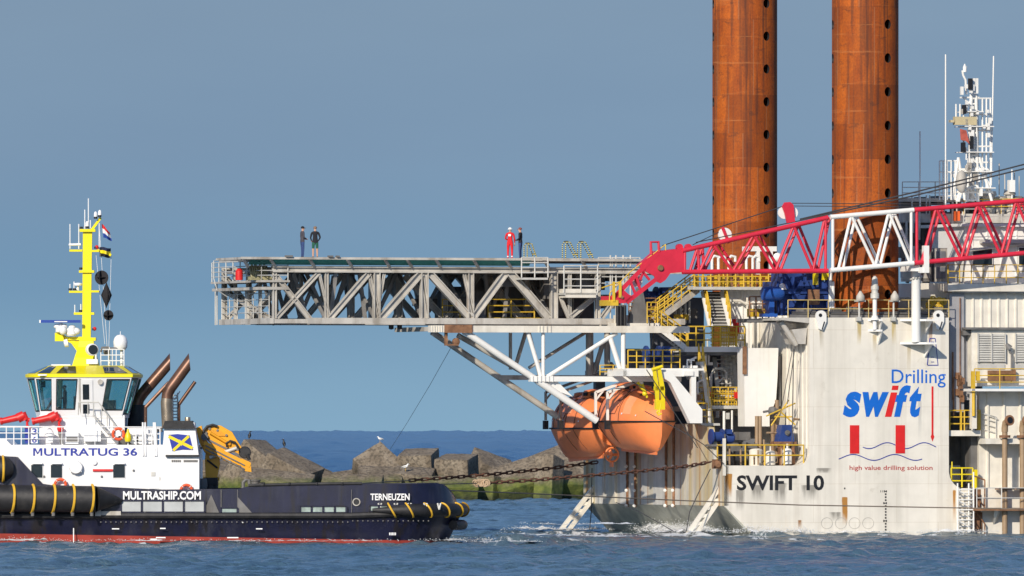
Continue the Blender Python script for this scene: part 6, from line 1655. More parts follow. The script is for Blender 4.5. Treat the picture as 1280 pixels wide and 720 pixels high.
g = MB(); g.path([K_(x,y)-Vector((0,.2,0)) for x,y in ((254,548),(255,538),(259,533),(266,531),(272,533))],.07,8); g.path([K_(x,y)-Vector((0,.25,0)) for x,y in ((284,559),(283,554),(288,551),(294,553),(297,558),(301,566))],.06,8); g.lathe(K_(306,565.5)-Vector((0,.3,0)),[(.30,0),(.34,.1),(.34,.5),(.2,.6)],(0,1,0),16); g.tube(K_(309,568)-Vector((0,.3,0)),K_(312,575)-Vector((0,.3,0)),.1); g.tube(K_(259,575)-Vector((0,.1,0)),K_(272,585)-Vector((0,.1,0)),.05); kc.part('hydraulic_hose', g, m_rubber)
g = MB(); g.tube(K_(262,572)-Vector((0,.15,0)),K_(296,560)-Vector((0,.1,0)),.11,10); kc.part('hydraulic_ram', g, m_galv)
g = MB(); g.path([TS(304,612,3),TS(304,603,3),TS(307,600,3),TS(311,600,3),TS(313,612,3)],.10,8); g.lathe(TS(319.5,613,2.8),[(.24,0),(.24,.5),(.28,.52),(.28,.6)],(0,0,1),16); g.lathe(TS(326,613,2.8),[(.2,0),(.2,.4),(.26,.45)],(0,0,1),16)
g.lathe(TS(254,607,3),[(.2,-.2),(.25,0),(.2,.4)],(0,0,1),12)
one('mooring_bollard', 'dark grey bollards and a bent pipe on the tug deck aft of the crane', 'bollard', g, m_dgrey, TUG)

# ---- loose things on the tug
def lifebuoy(lab, px, py, v, half=False):
    t = Thing('lifebuoy', lab, 'lifebuoy', TUG, group='orange lifebuoys on the tug')
    g = MB(); c = TS(px,py,v); g.torus(c,(0,1,0),.30,.085,26,10); q = t.part('ring', g, mat('lifebuoy_orange', (.72,.09,.02), .5))
    g = MB()
    for a in range(4):
        d = Vector((math.cos(a*PI/2+.78),0,math.sin(a*PI/2+.78))); n_ = Vector((-d.z,0,d.x)); g.torus(c+d*.30,n_,.092,.02,12,6)
    t.part('white_band', g, m_tugw)
lifebuoy('orange lifebuoy hanging on the rail right of the bridge stair', 148, 542.5, 1.1)
lifebuoy('orange lifebuoy half hidden behind the bulwark below the name lettering', 75.5, 606, .8)
lifebuoy('orange lifebuoy half hidden behind the bulwark below the funnel flag', 233, 613, .7)
g = MB(); c = TS(160,552,1.1); g.lathe(c,[(.16,0),(.2,.15),(.17,.35),(.07,.55),(.05,.7)],(0,0,1),12)
one('lifebuoy_light', 'small yellow light float beside the orange lifebuoy on the rail', 'light float', g, m_byellow, TUG)
def flag(lab, poly, v, bands, cat='flag'):
    t = Thing('signal_flag', lab, 'flag', TUG)
    (p0,p1,p2,p3) = poly; nn = len(bands)
    # each stripe is a curved strip
    for i,(nm,m_) in enumerate(bands):
        g = MB(); vs = []; K = 8
        for k in range(K+1):
            s = k/K
            for t0 in (i/nn,(i+1)/nn):
                x = (p0[0]*(1-s)+p1[0]*s)*(1-t0)+(p3[0]*(1-s)+p2[0]*s)*t0; y = (p0[1]*(1-s)+p1[1]*s)*(1-t0)+(p3[1]*(1-s)+p2[1]*s)*t0
                p = TS(x,y,v); vs.append(p+Vector((0,.16*math.sin(s*7+t0*1.5),.03*math.sin(s*6))))
        g.add(vs,[(2*k,2*k+1,2*k+3,2*k+2) for k in range(K)],0,True); g.add([p+Vector((0,.012,0)) for p in vs],[(2*k,2*k+2,2*k+3,2*k+1) for k in range(K)],0,True)
        t.part(nm, g, m_)
flag('red, white and blue flag drooping at the mast top of the tug', ((127,279.5),(137,290),(140,301),(129,297)), CV, [('red_stripe',m_bred),('white_stripe',m_whitet),('blue_stripe',mat('flag_blue',(.01,.05,.30),.7))])
flag('dark and yellow flag on the mast arm below the tricolour', ((125,309),(138.5,310),(138,322),(124,321)), CV-.3, [('dark_stripe',mat('flag_dark_blue',(.01,.015,.05),.8)),('yellow_stripe',m_byellow),('dark_stripe',m_black)])
def shape(nm, lab, mb): one(nm, lab, 'day shape', mb, mat('day_shape_black', (.012,.011,.014), .8, var=.2), TUG, group='black day shapes hung beside the tug mast')
def disc(mb, c, r, ax): mb.lathe(c, [(r,-.012),(r,.012)], ax, 24)
g = MB(); c = TS(127,347,CV-.2); 
for ax in ((.3,1,0),(1,-.3,.1),(0,.1,1)): disc(g,c+Vector((0,0,.0)),.40 if ax[2]<.5 else .25,ax)
shape('day_ball', 'upper black crossed-disc ball hanging just above the black diamond', g)
g = MB(); c = TS(133,369,CV-.2); r,h = .32,.72
for ax in ((1,.35,0),(-.35,1,0)):
    a = Vector(ax).normalized()
    g.prism([c+Vector((0,0,h))+a*-.0, c+a*r, c-Vector((0,0,h)), c-a*r], a.cross(Vector((0,0,1)))*.02)
g.lathe(c,[(.02,-h),(r*.9,0),(.02,h)],(0,0,1),4,smooth=False)
shape('day_diamond', 'black diamond day shape between the two black balls', g)
g = MB(); c = TS(135.5,394,CV-.2)
for ax in ((.25,1,0),(1,-.25,0),(0,0,1)): disc(g,c,.29,ax)
shape('day_ball', 'lowest and smallest black ball hanging under the black diamond', g)
for t_ in THINGS:
    if t_.name in ('harbour_tug','knuckle_crane'): t_.frame = TUG
# ================================================================== CHAINS AND LINES
def chain(lab, pts, pitch=.50):
    """pts are world points; links alternate upright and flat"""
    g = MB(); P = [Vector(p) for p in pts]; L = [0]
    for a,b in zip(P[:-1],P[1:]): L.append(L[-1]+(b-a).length)
    n = int(L[-1]/pitch)
    def at(s):
        for i in range(len(P)-1):
            if s <= L[i+1]: return P[i].lerp(P[i+1],(s-L[i])/(L[i+1]-L[i]))
        return P[-1]
    for i in range(n):
        a,b = at(i*pitch),at((i+1)*pitch); c = (a+b)/2; d = (b-a).normalized()
        y = d.cross(Vector((0,0,1))).normalized(); x = y if i%2 else y.cross(d)
        x = (x+ (y if i%2==0 else y.cross(d))*.35).normalized()
        l,w = pitch*.64,.085; loop = []
        for k in range(14):
            t = 2*PI*k/14; loop.append(c+d*(math.cos(t)*.08+math.copysign(l-.08,math.cos(t)) if abs(math.cos(t))>1e-6 else 0)+x*math.sin(t)*w)
        g.path(loop,.042,6,False,0,True)
    one('tow_chain', lab, 'chain', g, m_chain, WORLD, group='rusty tow chains')
def WP(px,py,y):  # world point on the ray of a pixel at world depth y
    d = D+y; return Vector(((px-640)/F*d, y, H+(HOR-py)*d/F))
yS = RIG.W(E(748,578,0)).y
chain('upper rusty tow chain running to the far stern edge under the orange boats', [WP(512,600.5,yS-3),WP(570,596.5,yS-2.4),WP(631,591.5,yS-1.8),WP(688,585.5,yS-1.2),WP(748,577.5,yS-.6)], .38)
chain('lower rusty tow chain running across the stern to the near corner post', [WP(606,604,-7),WP(669,600,-6),WP(731,595,-5),WP(800,589,-3.5),WP(860,582.5,-1.5),WP(888,577.5,-.4)], .36)
g = MB()
for i in range(7): c = WP(595+i*2.2,603.5+(i%2),-7.2); g.torus(c,(rnd.uniform(-.4,.4),1,rnd.uniform(-1,1)),.19,.055,12,6)
one('tow_shackle', 'pale rope-wrapped shackle at the left end of the lower rusty chain', 'shackle', g, mat('pale_rope', (.45,.32,.2), .8), WORLD)
def line(lab, pts, r, m_=None, nm='tow_line', sag=0):
    g = MB(); P = [Vector(p) for p in pts]
    g.path(P, r, 6); one(nm, lab, 'rope', g, m_ or m_rope, WORLD, group='towing lines')
line('thin tow line from the tug stern to the lower chain shackle', [TUG.W(TS(520,605,3)),WP(556,605.2,-20),WP(596,604,-7.5)], .035)
line('thin tow line running level from the tug stern across the whole barge', [TUG.W(TS(520,608,2)),WP(560,613,-40),WP(640,616,-25),WP(740,620.5,-14),WP(860,626,-9),WP(1000,631.3,-6),WP(1150,634,-4),WP(1345,637.5,-3)], .04)
line('thin tow line slanting from the upper chain to the tug deck', [TUG.W(TS(430,606,3)),WP(470,603,-20),WP(513,600.7,yS-3.1)], .035)
line('dark mooring wire slanting down the stern near the near corner', [WP(905,580,-.3),WP(880,556,-.5),WP(868,548,-.6),WP(806,514,-.4)], .03, m_wire)
line('dark rope hanging from the stern corner post into the water', [WP(888,586,-.6),WP(876,610,-1),WP(862,640,-1.5),WP(858,664,-2)], .03, m_wire)
line('dark rope hanging from the far stern edge beside the strut', [WP(740,585,yS-1),WP(739,640,yS-1.2),WP(737,662,yS-1.5)], .035, m_wire)
line('thin rope slanting from the stern into the foam', [WP(770,628,8),WP(800,640,4),WP(842,664,-3)], .025, m_wire)

# ================================================================== CONCRETE BLOCKS
PEAK = {}
def block(lab, px, py, y, size, rot, seed, nm='concrete_block', peak=None):
    """rough cast cube, tumbled; centre given by a pixel at depth y"""
    r_ = random.Random(seed); bm = bmesh.new(); bmesh.ops.create_cube(bm, size=1)
    bmesh.ops.bevel(bm, geom=bm.edges[:]+bm.verts[:], offset=.035, segments=2, affect='EDGES', profile=.6)
    bmesh.ops.triangulate(bm, faces=[f for f in bm.faces if len(f.verts) > 4])
    bmesh.ops.subdivide_edges(bm, edges=[e for e in bm.edges if e.calc_length() > .3], cuts=7, use_grid_fill=True)
    R = Matrix.Rotation(math.radians(rot[2]),3,'Y')@Matrix.Rotation(math.radians(rot[1]),3,'X')@Matrix.Rotation(math.radians(rot[0]),3,'Z'); c = WP(px,py,y); o = Vector((seed*7.3,seed*3.1,seed))
    for v in bm.verts:
        p = Vector((v.co.x*size[0],v.co.y*size[1],v.co.z*size[2]))
        n = noise.fractal(p*.9+o,.9,2.1,4)*.055+noise.fractal(p*3.1+o,1,2,3)*.03
        p += p.normalized()*n
        v.co = R@p+c
    tp = max(bm.verts, key=lambda v: v.co.z).co.copy()
    if peak:
        dlt = WP(*peak, tp.y)-tp
        for v in bm.verts: v.co += dlt
        tp = tp+dlt
    PEAK[seed] = tp
    bm.verts.index_update()
    g = MB(); g.add([v.co.copy() for v in bm.verts],[[v.index for v in f.verts] for f in bm.faces]); bm.free()
    one(nm, lab, 'breakwater block', g, m_conc, WORLD, group='concrete breakwater blocks')
YB = 345
s = (D+YB)/F
blocks = [   # label, pixel, depth, size, (yaw, pitch to the viewer, roll), seed
 ('big tilted block behind the orange deck crane with a cormorant on its left peak',328,580,YB-2,(4.3,4.2,4.4),(-22,14,33),1),
 ('big tilted block with a cormorant on its peak and a dark right-hand edge',364,586,YB-8,(4.3,4.0,3.7),(-16,16,23),2),
 ('low brown slab seen left of the crane under the funnel',268,597,YB+6,(5.6,4,2.3),(6,14,2),3),
 ('small wedge-like block just right of the dark-edged big block',400,604,YB-4,(2.6,2.2,2.0),(20,24,32),4),
 ('low green-footed slab left of the corner-up cube',424,606,YB+4,(4.6,3.0,1.5),(4,20,-6),5),
 ('cube standing corner up with a white gull on top',470,574,YB+2,(3.3,3.3,3.0),(43,50,4),6),
 ('flat slab lying in front of the corner-up cube',474,601,YB-6,(3.7,2.6,1.7),(10,24,7),7),
 ('upright square block with a dark right edge left of the chain end',524,586,YB+2,(3.1,3.2,3.1),(-14,12,-4),8),
 ('low block with green foot below the upright square block',517,606,YB-5,(3.5,2.6,2.6),(-6,16,2),9),
 ('square block with pale lit front behind the upper chain',571,593,YB-3,(3.1,3.2,3.2),(-18,9,-2),10),
 ('wedge block sloping down to the right behind the chains',612,596,YB+4,(3.8,3.4,3.2),(24,18,27),11),
 ('big green-flanked block under the chain shackle',655,609,YB-8,(5.2,4.0,3.2),(12,34,-10),12),
 ('long brown slab leaning up to the right with a white gull on it',688,584,YB+8,(5.8,3.4,2.0),(6,24,-19),13),
 ('dark block leg standing upright between two green blocks',686,601,YB-10,(1.8,2.2,4.2),(-28,-16,3),14),
 ('green block half hidden by the stern of the barge',717,609,YB-6,(4.0,3.6,3.4),(18,36,12),15),
 ('brown block behind the barge stern, above the green one',716,590,YB+8,(3.2,3.0,3.0),(-20,20,-14),16),
 ('dark low block at the waterline left of the dark block leg',610,613,YB-9,(2.4,2.4,2.4),(-30,-12,4),17),
 ('low green block at the waterline behind the tug stern',562,616,YB-12,(4.8,2.4,2.2),(8,26,3),18),
 ('low block behind the tug bulwark beneath the two big tilted ones',345,612,YB-12,(6.4,3.0,2.6),(-8,20,4),19),
 ('flat green block between the slab and the tug bulwark',440,614,YB-10,(5.4,3.0,2.0),(-6,24,-2),20),
]
pk_ = {1:(312,549),2:(355,559),6:(475,552.5)}
for b in blocks: block(*b, peak=pk_.get(b[6]))

# ================================================================== BIRDS
def bird(lab, cat, px, py, y, hgt, dark, upright, face=1):
    t = Thing('bird' , lab, cat, WORLD, group='birds on the blocks' if not dark else 'cormorants on the blocks')
    c = PEAK[px]+Vector((0,0,.02)) if py is None else WP(px,py,y); g = MB(); k = hgt
    if upright:
        g.path([c+Vector((-.10*face*k,0,.05*k)),c+Vector((-.05*face*k,0,.25*k)),c+Vector((0,0,.48*k)),c+Vector((.04*face*k,0,.66*k)),c+Vector((.03*face*k,0,.8*k)),c+Vector((.08*face*k,0,.92*k)),c+Vector((.2*face*k,0,.92*k)),c+Vector((.3*face*k,0,.93*k))],[.05*k,.17*k,.22*k,.13*k,.08*k,.09*k,.05*k,.015*k],10)
    else:
        g.path([c+Vector((-.62*face*k,0,.42*k)),c+Vector((-.38*face*k,0,.5*k)),c+Vector((-.05*face*k,0,.52*k)),c+Vector((.2*face*k,0,.62*k)),c+Vector((.28*face*k,0,.82*k)),c+Vector((.36*face*k,0,.9*k)),c+Vector((.46*face*k,0,.88*k)),c+Vector((.58*face*k,0,.85*k))],[.03*k,.14*k,.22*k,.18*k,.11*k,.12*k,.05*k,.01*k],10)
    t.part('body', g, m_black if dark else mat('white_feathers',(.8,.8,.78),.7))
    g = MB()
    for s_ in (-.06,.06): g.tube(c+Vector((-.02*k,s_*k,-.06)),c+Vector((-.02*k,s_*k,.3*k)),.018*k+.004,5)
    t.part('leg', g, m_black if dark else m_strap)
    if not dark:
        g = MB(); g.path([c+Vector((-.7*face*k,-.16*k,.46*k)),c+Vector((-.3*face*k,-.2*k,.56*k)),c+Vector((.05*face*k,-.19*k,.58*k))],[.02*k,.07*k,.05*k],8); t.part('wing', g, m_galv)
    else:
        g = MB(); g.path([c+Vector((-.12*face*k,-.1*k,.1*k)),c+Vector((-.06*face*k,-.13*k,.3*k)),c+Vector((0,-.12*k,.5*k))],[.02*k,.07*k,.05*k],8); t.part('wing', g, m_dgrey)
BIRDS = [('black cormorant upright on the left peak behind the orange crane','cormorant',1,None,0,.72,True,True,1),
 ('black cormorant upright on the peak of the dark-edged big block','cormorant',2,None,0,.72,True,True,-1),
 ('white gull standing on top of the corner-up cube','gull',6,None,0,.5,False,False,-1),
 ('white gull standing against the upright square block left side','gull',507,588,YB-6,.62,False,False,1),
 ('white gull on the long leaning slab near the barge stern','gull',679,577,YB+4,.45,False,False,1)]
for b in BIRDS: bird(*b)

# ================================================================== PEOPLE
def person(lab, frame, base, face_deg, arms, cloth, hair, h=1.92, bare=None, extra=None):
    """cloth: list of (z_min, material) from the feet up for the trunk and legs; sleeves take the jacket"""
    J = {}; Ed = []; Rr = []
    def v(p, r): J[len(J)] = Vector(p); Rr.append(r); return len(J)-1
    def e(a, b): Ed.append((a, b))
    k = h/1.8
    pel = v((0,0,.95),(.15,.115)); wa = v((0,0,1.10),(.145,.11)); ch = v((0,.0,1.32),(.17,.12)); sh = v((0,0,1.45),(.13,.09)); nk = v((0,.01,1.53),(.058,.06)); hd0 = v((0,.03,1.60),(.075,.085)); hd1 = v((0,.03,1.69),(.083,.1)); hd2 = v((0,.02,1.765),(.06,.07))
    for a,b in ((pel,wa),(wa,ch),(ch,sh),(sh,nk),(nk,hd0),(hd0,hd1),(hd1,hd2)): e(a,b)
    for s_ in (-1,1):
        hp = v((s_*.10,0,.88),(.10,.105)); kn = v((s_*.115,.02,.50),(.062,.068)); an = v((s_*.12,0,.10),(.042,.048)); he = v((s_*.12,-.01,.045),(.042,.045)); to = v((s_*.14,.19,.035),(.042,.032))
        for a,b in ((pel,hp),(hp,kn),(kn,an),(an,he),(he,to)): e(a,b)
        S0 = v((s_*.19,0,1.43),(.07,.075)); el, wr, hn = arms[0 if s_ < 0 else 1]
        E0 = v(el,(.050,.052)); W0 = v(wr,(.034,.034)); H0 = v(hn,(.042,.026))
        for a,b in ((sh,S0),(S0,E0),(E0,W0),(W0,H0)): e(a,b)
        d = (Vector(hn)-Vector(wr)).normalized(); side = d.cross(Vector((0,1,0))) if abs(d.y)<.8 else d.cross(Vector((0,0,1))); side.normalize()
        for f in range(4):
            b0 = Vector(hn)+side*(f-1.5)*.021+d*.02; L_ = (.07,.08,.075,.06)[f]
            f0 = v(b0+d*.02,(.0095,.0095)); f1 = v(b0+d*L_*.6+Vector((0,.01,0)),(.009,.009)); f2 = v(b0+d*L_+Vector((0,.03,-.005)),(.008,.008)); e(H0,f0); e(f0,f1); e(f1,f2)
        th = v(Vector(hn)-d*.02+Vector((-s_*.03,.03,0)),(.011,.011)); t2 = v(Vector(hn)+d*.02+Vector((-s_*.045,.05,0)),(.009,.009)); e(H0,th); e(th,t2)
    nose = v((0,.135,1.665),(.012,.014)); e(hd1,nose)
    me = bpy.data.meshes.new('b'); me.from_pydata([J[i]*k for i in range(len(J))], Ed, []); ob = bpy.data.objects.new('b', me); COL.objects.link(ob)
    md = ob.modifiers.new('s','SKIN'); 
    for i,sv in enumerate(me.skin_vertices[0].data): sv.radius = (Rr[i][0]*k,Rr[i][1]*k); sv.use_root = (i == 0)
    ob.modifiers.new('u','SUBSURF').levels = 1
    dg = bpy.context.evaluated_depsgraph_get(); m2 = bpy.data.meshes.new_from_object(ob.evaluated_get(dg))
    mats = [m_skin]; 
    for _,m_ in cloth:
        if m_ not in mats: mats.append(m_)
    jacket = max(cloth[:-1] if cloth[-1][1] is m_skin else cloth, key=lambda c: c[0])[1]
    hands = [Vector(a[2])*k for a in arms]
    g = MB(); vs = [p.co.copy() for p in m2.vertices]; b0 = 0; g.v = [p+Vector(base) for p in vs]
    for f in m2.polygons:
        c = f.center; mi = 0
        for z,m_ in cloth:
            if c.z >= z*k: mi = mats.index(m_)
        if abs(c.x) > .2*k or any((c-hh).length < .16*k for hh in hands): mi = mats.index(jacket) if c.z > .75*k else mi
        if any((c-hh).length < .115*k for hh in hands): mi = 0
        if c.z > 1.52*k: mi = 0
        g.f.append(list(f.vertices)); g.m.append(mi); g.sm.append(True)
    bpy.data.objects.remove(ob); bpy.data.meshes.remove(m2); bpy.data.meshes.remove(me)
    fr = Frame(frame.x, frame.y, face_deg)
    t = Thing('person', lab, 'person', fr); t.part('body', g, mats)
    hm = MB(); B = Vector(base)
    hm.lathe(B+Vector((0,.015,1.69))*k,[(.098*k,0),(.103*k,.03*k),(.09*k,.075*k),(.05*k,.108*k),(.01,.115*k)],(0,-.12,1),14)
    if extra == 'cap': hm.obox(B+Vector((0,.14,1.705))*k,(.06*k,0,0),(0,.055*k,-.01),(0,0,.008))
    if extra == 'helmet': hm.lathe(B+Vector((0,.02,1.70))*k,[(.14*k,0),(.135*k,.015*k),(.115*k,.03*k)],(0,-.1,1),16)
    t.part('helmet' if extra == 'helmet' else 'cap' if extra == 'cap' else 'hair', hm, hair)
    fe = MB()
    for s_ in (-1,1): fe.ball(B+Vector((s_*.032,.123,1.69))*k,.011*k,6); fe.ball(B+Vector((s_*.088,.02,1.67))*k,(.012,.02,.03),8)
    fe.obox(B+Vector((0,.112,1.615))*k,(.024*k,0,0),(0,.006,0),(0,0,.005)); t.part('face_features', fe, mat('face_detail',(.25,.12,.09),.6))
    if extra == 'helmet':
        p = MB(); p.obox(B+Vector((0,-.128,1.36))*k,(.075*k,0,0),(0,.006,0),(0,0,.06*k)); q = t.part('back_patch', p, m_whitet)
        p = MB(); 
        for s_ in (-1,1): p.lathe(B+Vector((s_*.12,0,.14))*k,[(.058*k,0),(.06*k,.05*k)],(0,0,1),12)
        t.part('reflective_band', p, m_whitet)
    return t
def cl(nm, c): return mat(nm, c, .85, var=.15, vs=6)
jeans = cl('blue_jeans',(.03,.06,.17)); blackj = cl('black_jacket',(.012,.012,.018)); greyj = cl('grey_jacket',(.06,.055,.07)); shorts = cl('green_shorts',(.015,.10,.06)); boots = cl('dark_boots',(.02,.018,.016)); redc = cl('red_coverall',(.62,.012,.02))
hang = lambda s_, f=.06: ((s_*.26,-.02,1.16),(s_*.25,f,.93),(s_*.24,f+.02,.85))
front = lambda s_: ((s_*.27,.0,1.17),(s_*.13,.2,1.08),(s_*.05,.24,1.08))
pock = lambda s_: ((s_*.275,-.05,1.16),(s_*.19,.10,.98),(s_*.15,.14,.94))
def stand(px,py,v): w = RIG.W(S(px,py,v)); return Vector((w.x,w.y,zD))
for (px,v_,deg,ar,clo,hr,ex,lab) in (
  (378,VN+3,-70,(front(-1),front(1)),[(0,boots),(.1,jeans),(.93,greyj)],cl('black_cap',(.01,.01,.012)),'cap','person in grey jacket, blue jeans and dark cap standing on the truss deck'),
  (394,VN+3,12,(pock(-1),pock(1)),[(0,boots),(.09,m_skin),(.55,shorts),(.90,blackj)],cl('grey_brown_hair',(.22,.14,.09)),None,'person in black jacket and green shorts, bare-legged, seen from behind'),
  (637.5,VN+3,-10,(front(-1),hang(1,.12)),[(0,boots),(.08,redc)],m_clean,'helmet','person in red coverall and white helmet seen from behind on the truss deck'),
  (650.5,VN+3,75,(front(-1),front(1)),[(0,boots),(.1,jeans),(.95,blackj)],cl('reddish_cap',(.25,.06,.05)),'cap','person in black jacket and jeans facing the red-suited worker')):
    w = stand(px,321,v_); person(lab, Frame(w.x,w.y,0) and Vector((w.x,w.y,0)), (0,0,w.z), deg, ar, clo, hr, extra=ex)
w = TUG.W(Vector((Ut(82,CV),CV-1,Zt(520,2)-.2)))
person('person in dark clothes and cap at the wheelhouse window of the tug', Vector((w.x,w.y,0)), (0,0,w.z), 80, (front(-1),front(1)), [(0,boots),(.1,blackj)], cl('dark_cap',(.01,.01,.012)), extra='cap')
for t_ in THINGS:
    if t_.cat == 'person': t_.group = None
for t_ in THINGS: t_.finish()
# ================================================================== SEA
def waves(X, Y, amp=1.0, seed=3, lam0=.9, lam1=9, n=64, dirc=-1.75, spread=.6):
    r = np.random.default_rng(seed); Z_ = np.zeros_like(X)
    for i in range(n):
        L = lam0*(lam1/lam0)**(i/(n-1)); a = .0135*L**.55*amp*r.uniform(.5,1.3); th = dirc+r.normal()*spread; ph = r.uniform(0,6.28); k = 2*math.pi/L
        q = k*(X*math.cos(th)+Y*math.sin(th))+ph+1.3*np.sin(.11*X*r.uniform(.4,1)+.07*Y*r.uniform(.4,1)+r.uniform(0,6))
        Z_ += a*(2*(.5+.5*np.sin(q))**1.7-.95)
        gust = .72+.28*np.sin(.19*X+.06*Y+1)*np.sin(.043*Y-.11*X)+.18*np.sin(.31*X-.12*Y+2)
    return Z_*gust
def grid_mesh(xs, ys, fn):
    X, Y = np.meshgrid(xs, ys); Zz = fn(X, Y); nx, ny = len(xs), len(ys)
    V = np.stack([X, Y, Zz], -1).reshape(-1, 3)
    i = np.arange(ny-1)[:, None]*nx+np.arange(nx-1)[None, :]
    Fq = np.stack([i, i+1, i+1+nx, i+nx], -1).reshape(-1, 4)
    return V, Fq
def np_mesh(name, V, Fq):
    me = bpy.data.meshes.new(name); me.vertices.add(len(V)); me.vertices.foreach_set('co', V.astype(np.float32).ravel())
    me.loops.add(Fq.size); me.loops.foreach_set('vertex_index', Fq.astype(np.int32).ravel())
    me.polygons.add(len(Fq)); me.polygons.foreach_set('loop_start', np.arange(0, Fq.size, 4, dtype=np.int32))
    me.polygons.foreach_set('use_smooth', np.ones(len(Fq), bool)); me.update(calc_edges=True); me.validate(); return me
def sea_material():
    m = bpy.data.materials.new('sea_water'); m.use_nodes = True; nt = m.node_tree; b = nt.nodes['Principled BSDF']
    g = nd(nt,'ShaderNodeNewGeometry')
    def pn(scale, ms, det=5, rough=.6, dist=0):
        mp = nd(nt,'ShaderNodeMapping'); mp.inputs['Scale'].default_value = ms; nt.links.new(g.outputs['Position'], mp.inputs[0])
        n = nd(nt,'ShaderNodeTexNoise'); n.inputs['Scale'].default_value = scale; n.inputs['Detail'].default_value = det; n.inputs['Roughness'].default_value = rough; n.inputs['Distortion'].default_value = dist
        nt.links.new(mp.outputs[0], n.inputs['Vector']); return n.outputs['Fac']
    c = ramp(nt, pn(.05,(1,.25,1)), [(.35,(.052,.110,.165)),(.65,(.092,.160,.215))])
    # churned, sandy green water round the hulls
    sx = nd(nt,'ShaderNodeSeparateXYZ'); nt.links.new(g.outputs['Position'], sx.inputs[0])
    def mth(op, a, b_=None, c_=None, clamp=False):
        n = nd(nt,'ShaderNodeMath', operation=op, use_clamp=clamp)
        for i,x in enumerate((a,b_,c_)):
            if x is None: continue
            if hasattr(x,'is_output'): nt.links.new(x, n.inputs[i])
            else: n.inputs[i].default_value = x
        return n.outputs[0]
    def blob(cx, cy, rx, ry):
        dx = mth('DIVIDE', mth('SUBTRACT', sx.outputs[0], cx), rx); dy = mth('DIVIDE', mth('SUBTRACT', sx.outputs[1], cy), ry)
        return mth('SUBTRACT', 1.0, mth('ADD', mth('MULTIPLY',dx,dx), mth('MULTIPLY',dy,dy)), clamp=True)
    wake = None
    for p in FOAM_ZONES:
        w = blob(*p[:4]); w = mth('MULTIPLY', w, p[4]); wake = w if wake is None else mth('MAXIMUM', wake, w)
    # deep water outside the breakwater is bluer than the shallows inside it
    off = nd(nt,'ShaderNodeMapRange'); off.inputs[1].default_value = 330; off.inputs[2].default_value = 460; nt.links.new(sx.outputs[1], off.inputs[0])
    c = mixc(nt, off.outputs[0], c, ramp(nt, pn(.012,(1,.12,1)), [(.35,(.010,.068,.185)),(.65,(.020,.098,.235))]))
    sl = nd(nt,'ShaderNodeMapRange'); sl.inputs[3].default_value = .5; sl.inputs[4].default_value = .10; nt.links.new(off.outputs[0], sl.inputs[0]); nt.links.new(sl.outputs[0], b.inputs['Specular IOR Level'])  # sky reflection turned down offshore, standing in for wave shadowing
    c = mixc(nt, mth('MULTIPLY', wake, .75), c, (.11,.125,.105))
    fo = mth('ADD', pn(.9,(1,.22,1),8,.7,.6), mth('MULTIPLY', wake, .30))
    ff = ramp(nt, fo, [(.70,BW(0)),(.77,BW(1))])
    # sparse white caps further out
    caps = ramp(nt, pn(.35,(1,.16,1),8,.72), [(.735,BW(0)),(.78,BW(.8))])
    ff = mixc(nt, 1.0, ff, caps, 'LIGHTEN')
    c = mixc(nt, ff, c, (.72,.75,.76))
    nt.links.new(c, b.inputs['Base Color'])
    rr = nd(nt,'ShaderNodeMapRange'); rr.inputs[3].default_value = .17; rr.inputs[4].default_value = .8; nt.links.new(ff, rr.inputs[0]); nt.links.new(rr.outputs[0], b.inputs['Roughness'])
    b.inputs['IOR'].default_value = 1.33
    bp = nd(nt,'ShaderNodeBump'); bp.inputs['Strength'].default_value = 1.0; bp.inputs['Distance'].default_value = .30
    nt.links.new(pn(2.0,(.8,.5,1),6,.65,.5), bp.inputs['Height']); nt.links.new(bp.outputs[0], b.inputs['Normal'])
    return m
CX, CY = RIG.W((0,0,0)).x, 0.0
stX, stY = RIG.W((0,14,0)).x, RIG.W((0,14,0)).y
FOAM_ZONES = [(CX-2,-4,7,12,1.0),(stX-2,stY-10,7,22,.9),(stX-5,stY+2,5,14,.75),((600-640)/F*650,-48,9,10,.55),((700-640)/F*660,-40,12,14,.6),(CX+12,-5,13,9,.55),((60-640)/F*640,-52,14,7,.62),((300-640)/F*640,-52,18,6,.5),((500-640)/F*640,-56,8,8,.5),(CX+6,-30,16,14,.5)]
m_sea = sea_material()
xs = np.linspace(-50, 52, 420); ys = np.concatenate([np.arange(-225, 40, .32), np.arange(40, 420, .7)])
V1, F1 = grid_mesh(xs, ys, lambda X, Y: waves(X, Y, 1.0))
# coarser sea beyond, out to the horizon, as one sheet
xs2 = np.linspace(-1, 1, 260); ys2 = np.concatenate([420*np.exp(np.linspace(0, math.log(14000/420), 420))])
XX = xs2[None, :]*(60+ (ys2[:, None]+700)*.075*1.15); XX[0, :] = np.linspace(-50, 52, 260); YY = np.repeat(ys2[:, None], 260, 1)
amp = np.clip((YY-420)/300, 0, 1)
Z2 = waves(XX, YY, 1, 5, 5, 40, 30)*amp*(2.6)*np.clip(1.15-YY/9000,.35,1)+np.clip((YY-3000)/6000,0,1)*np.random.default_rng(2).normal(size=YY.shape)*.75
nx = 260; i = np.arange(len(ys2)-1)[:, None]*nx+np.arange(nx-1)[None, :]
V2 = np.stack([XX, YY, Z2], -1).reshape(-1, 3); F2 = np.stack([i, i+1, i+1+nx, i+nx], -1).reshape(-1, 4)
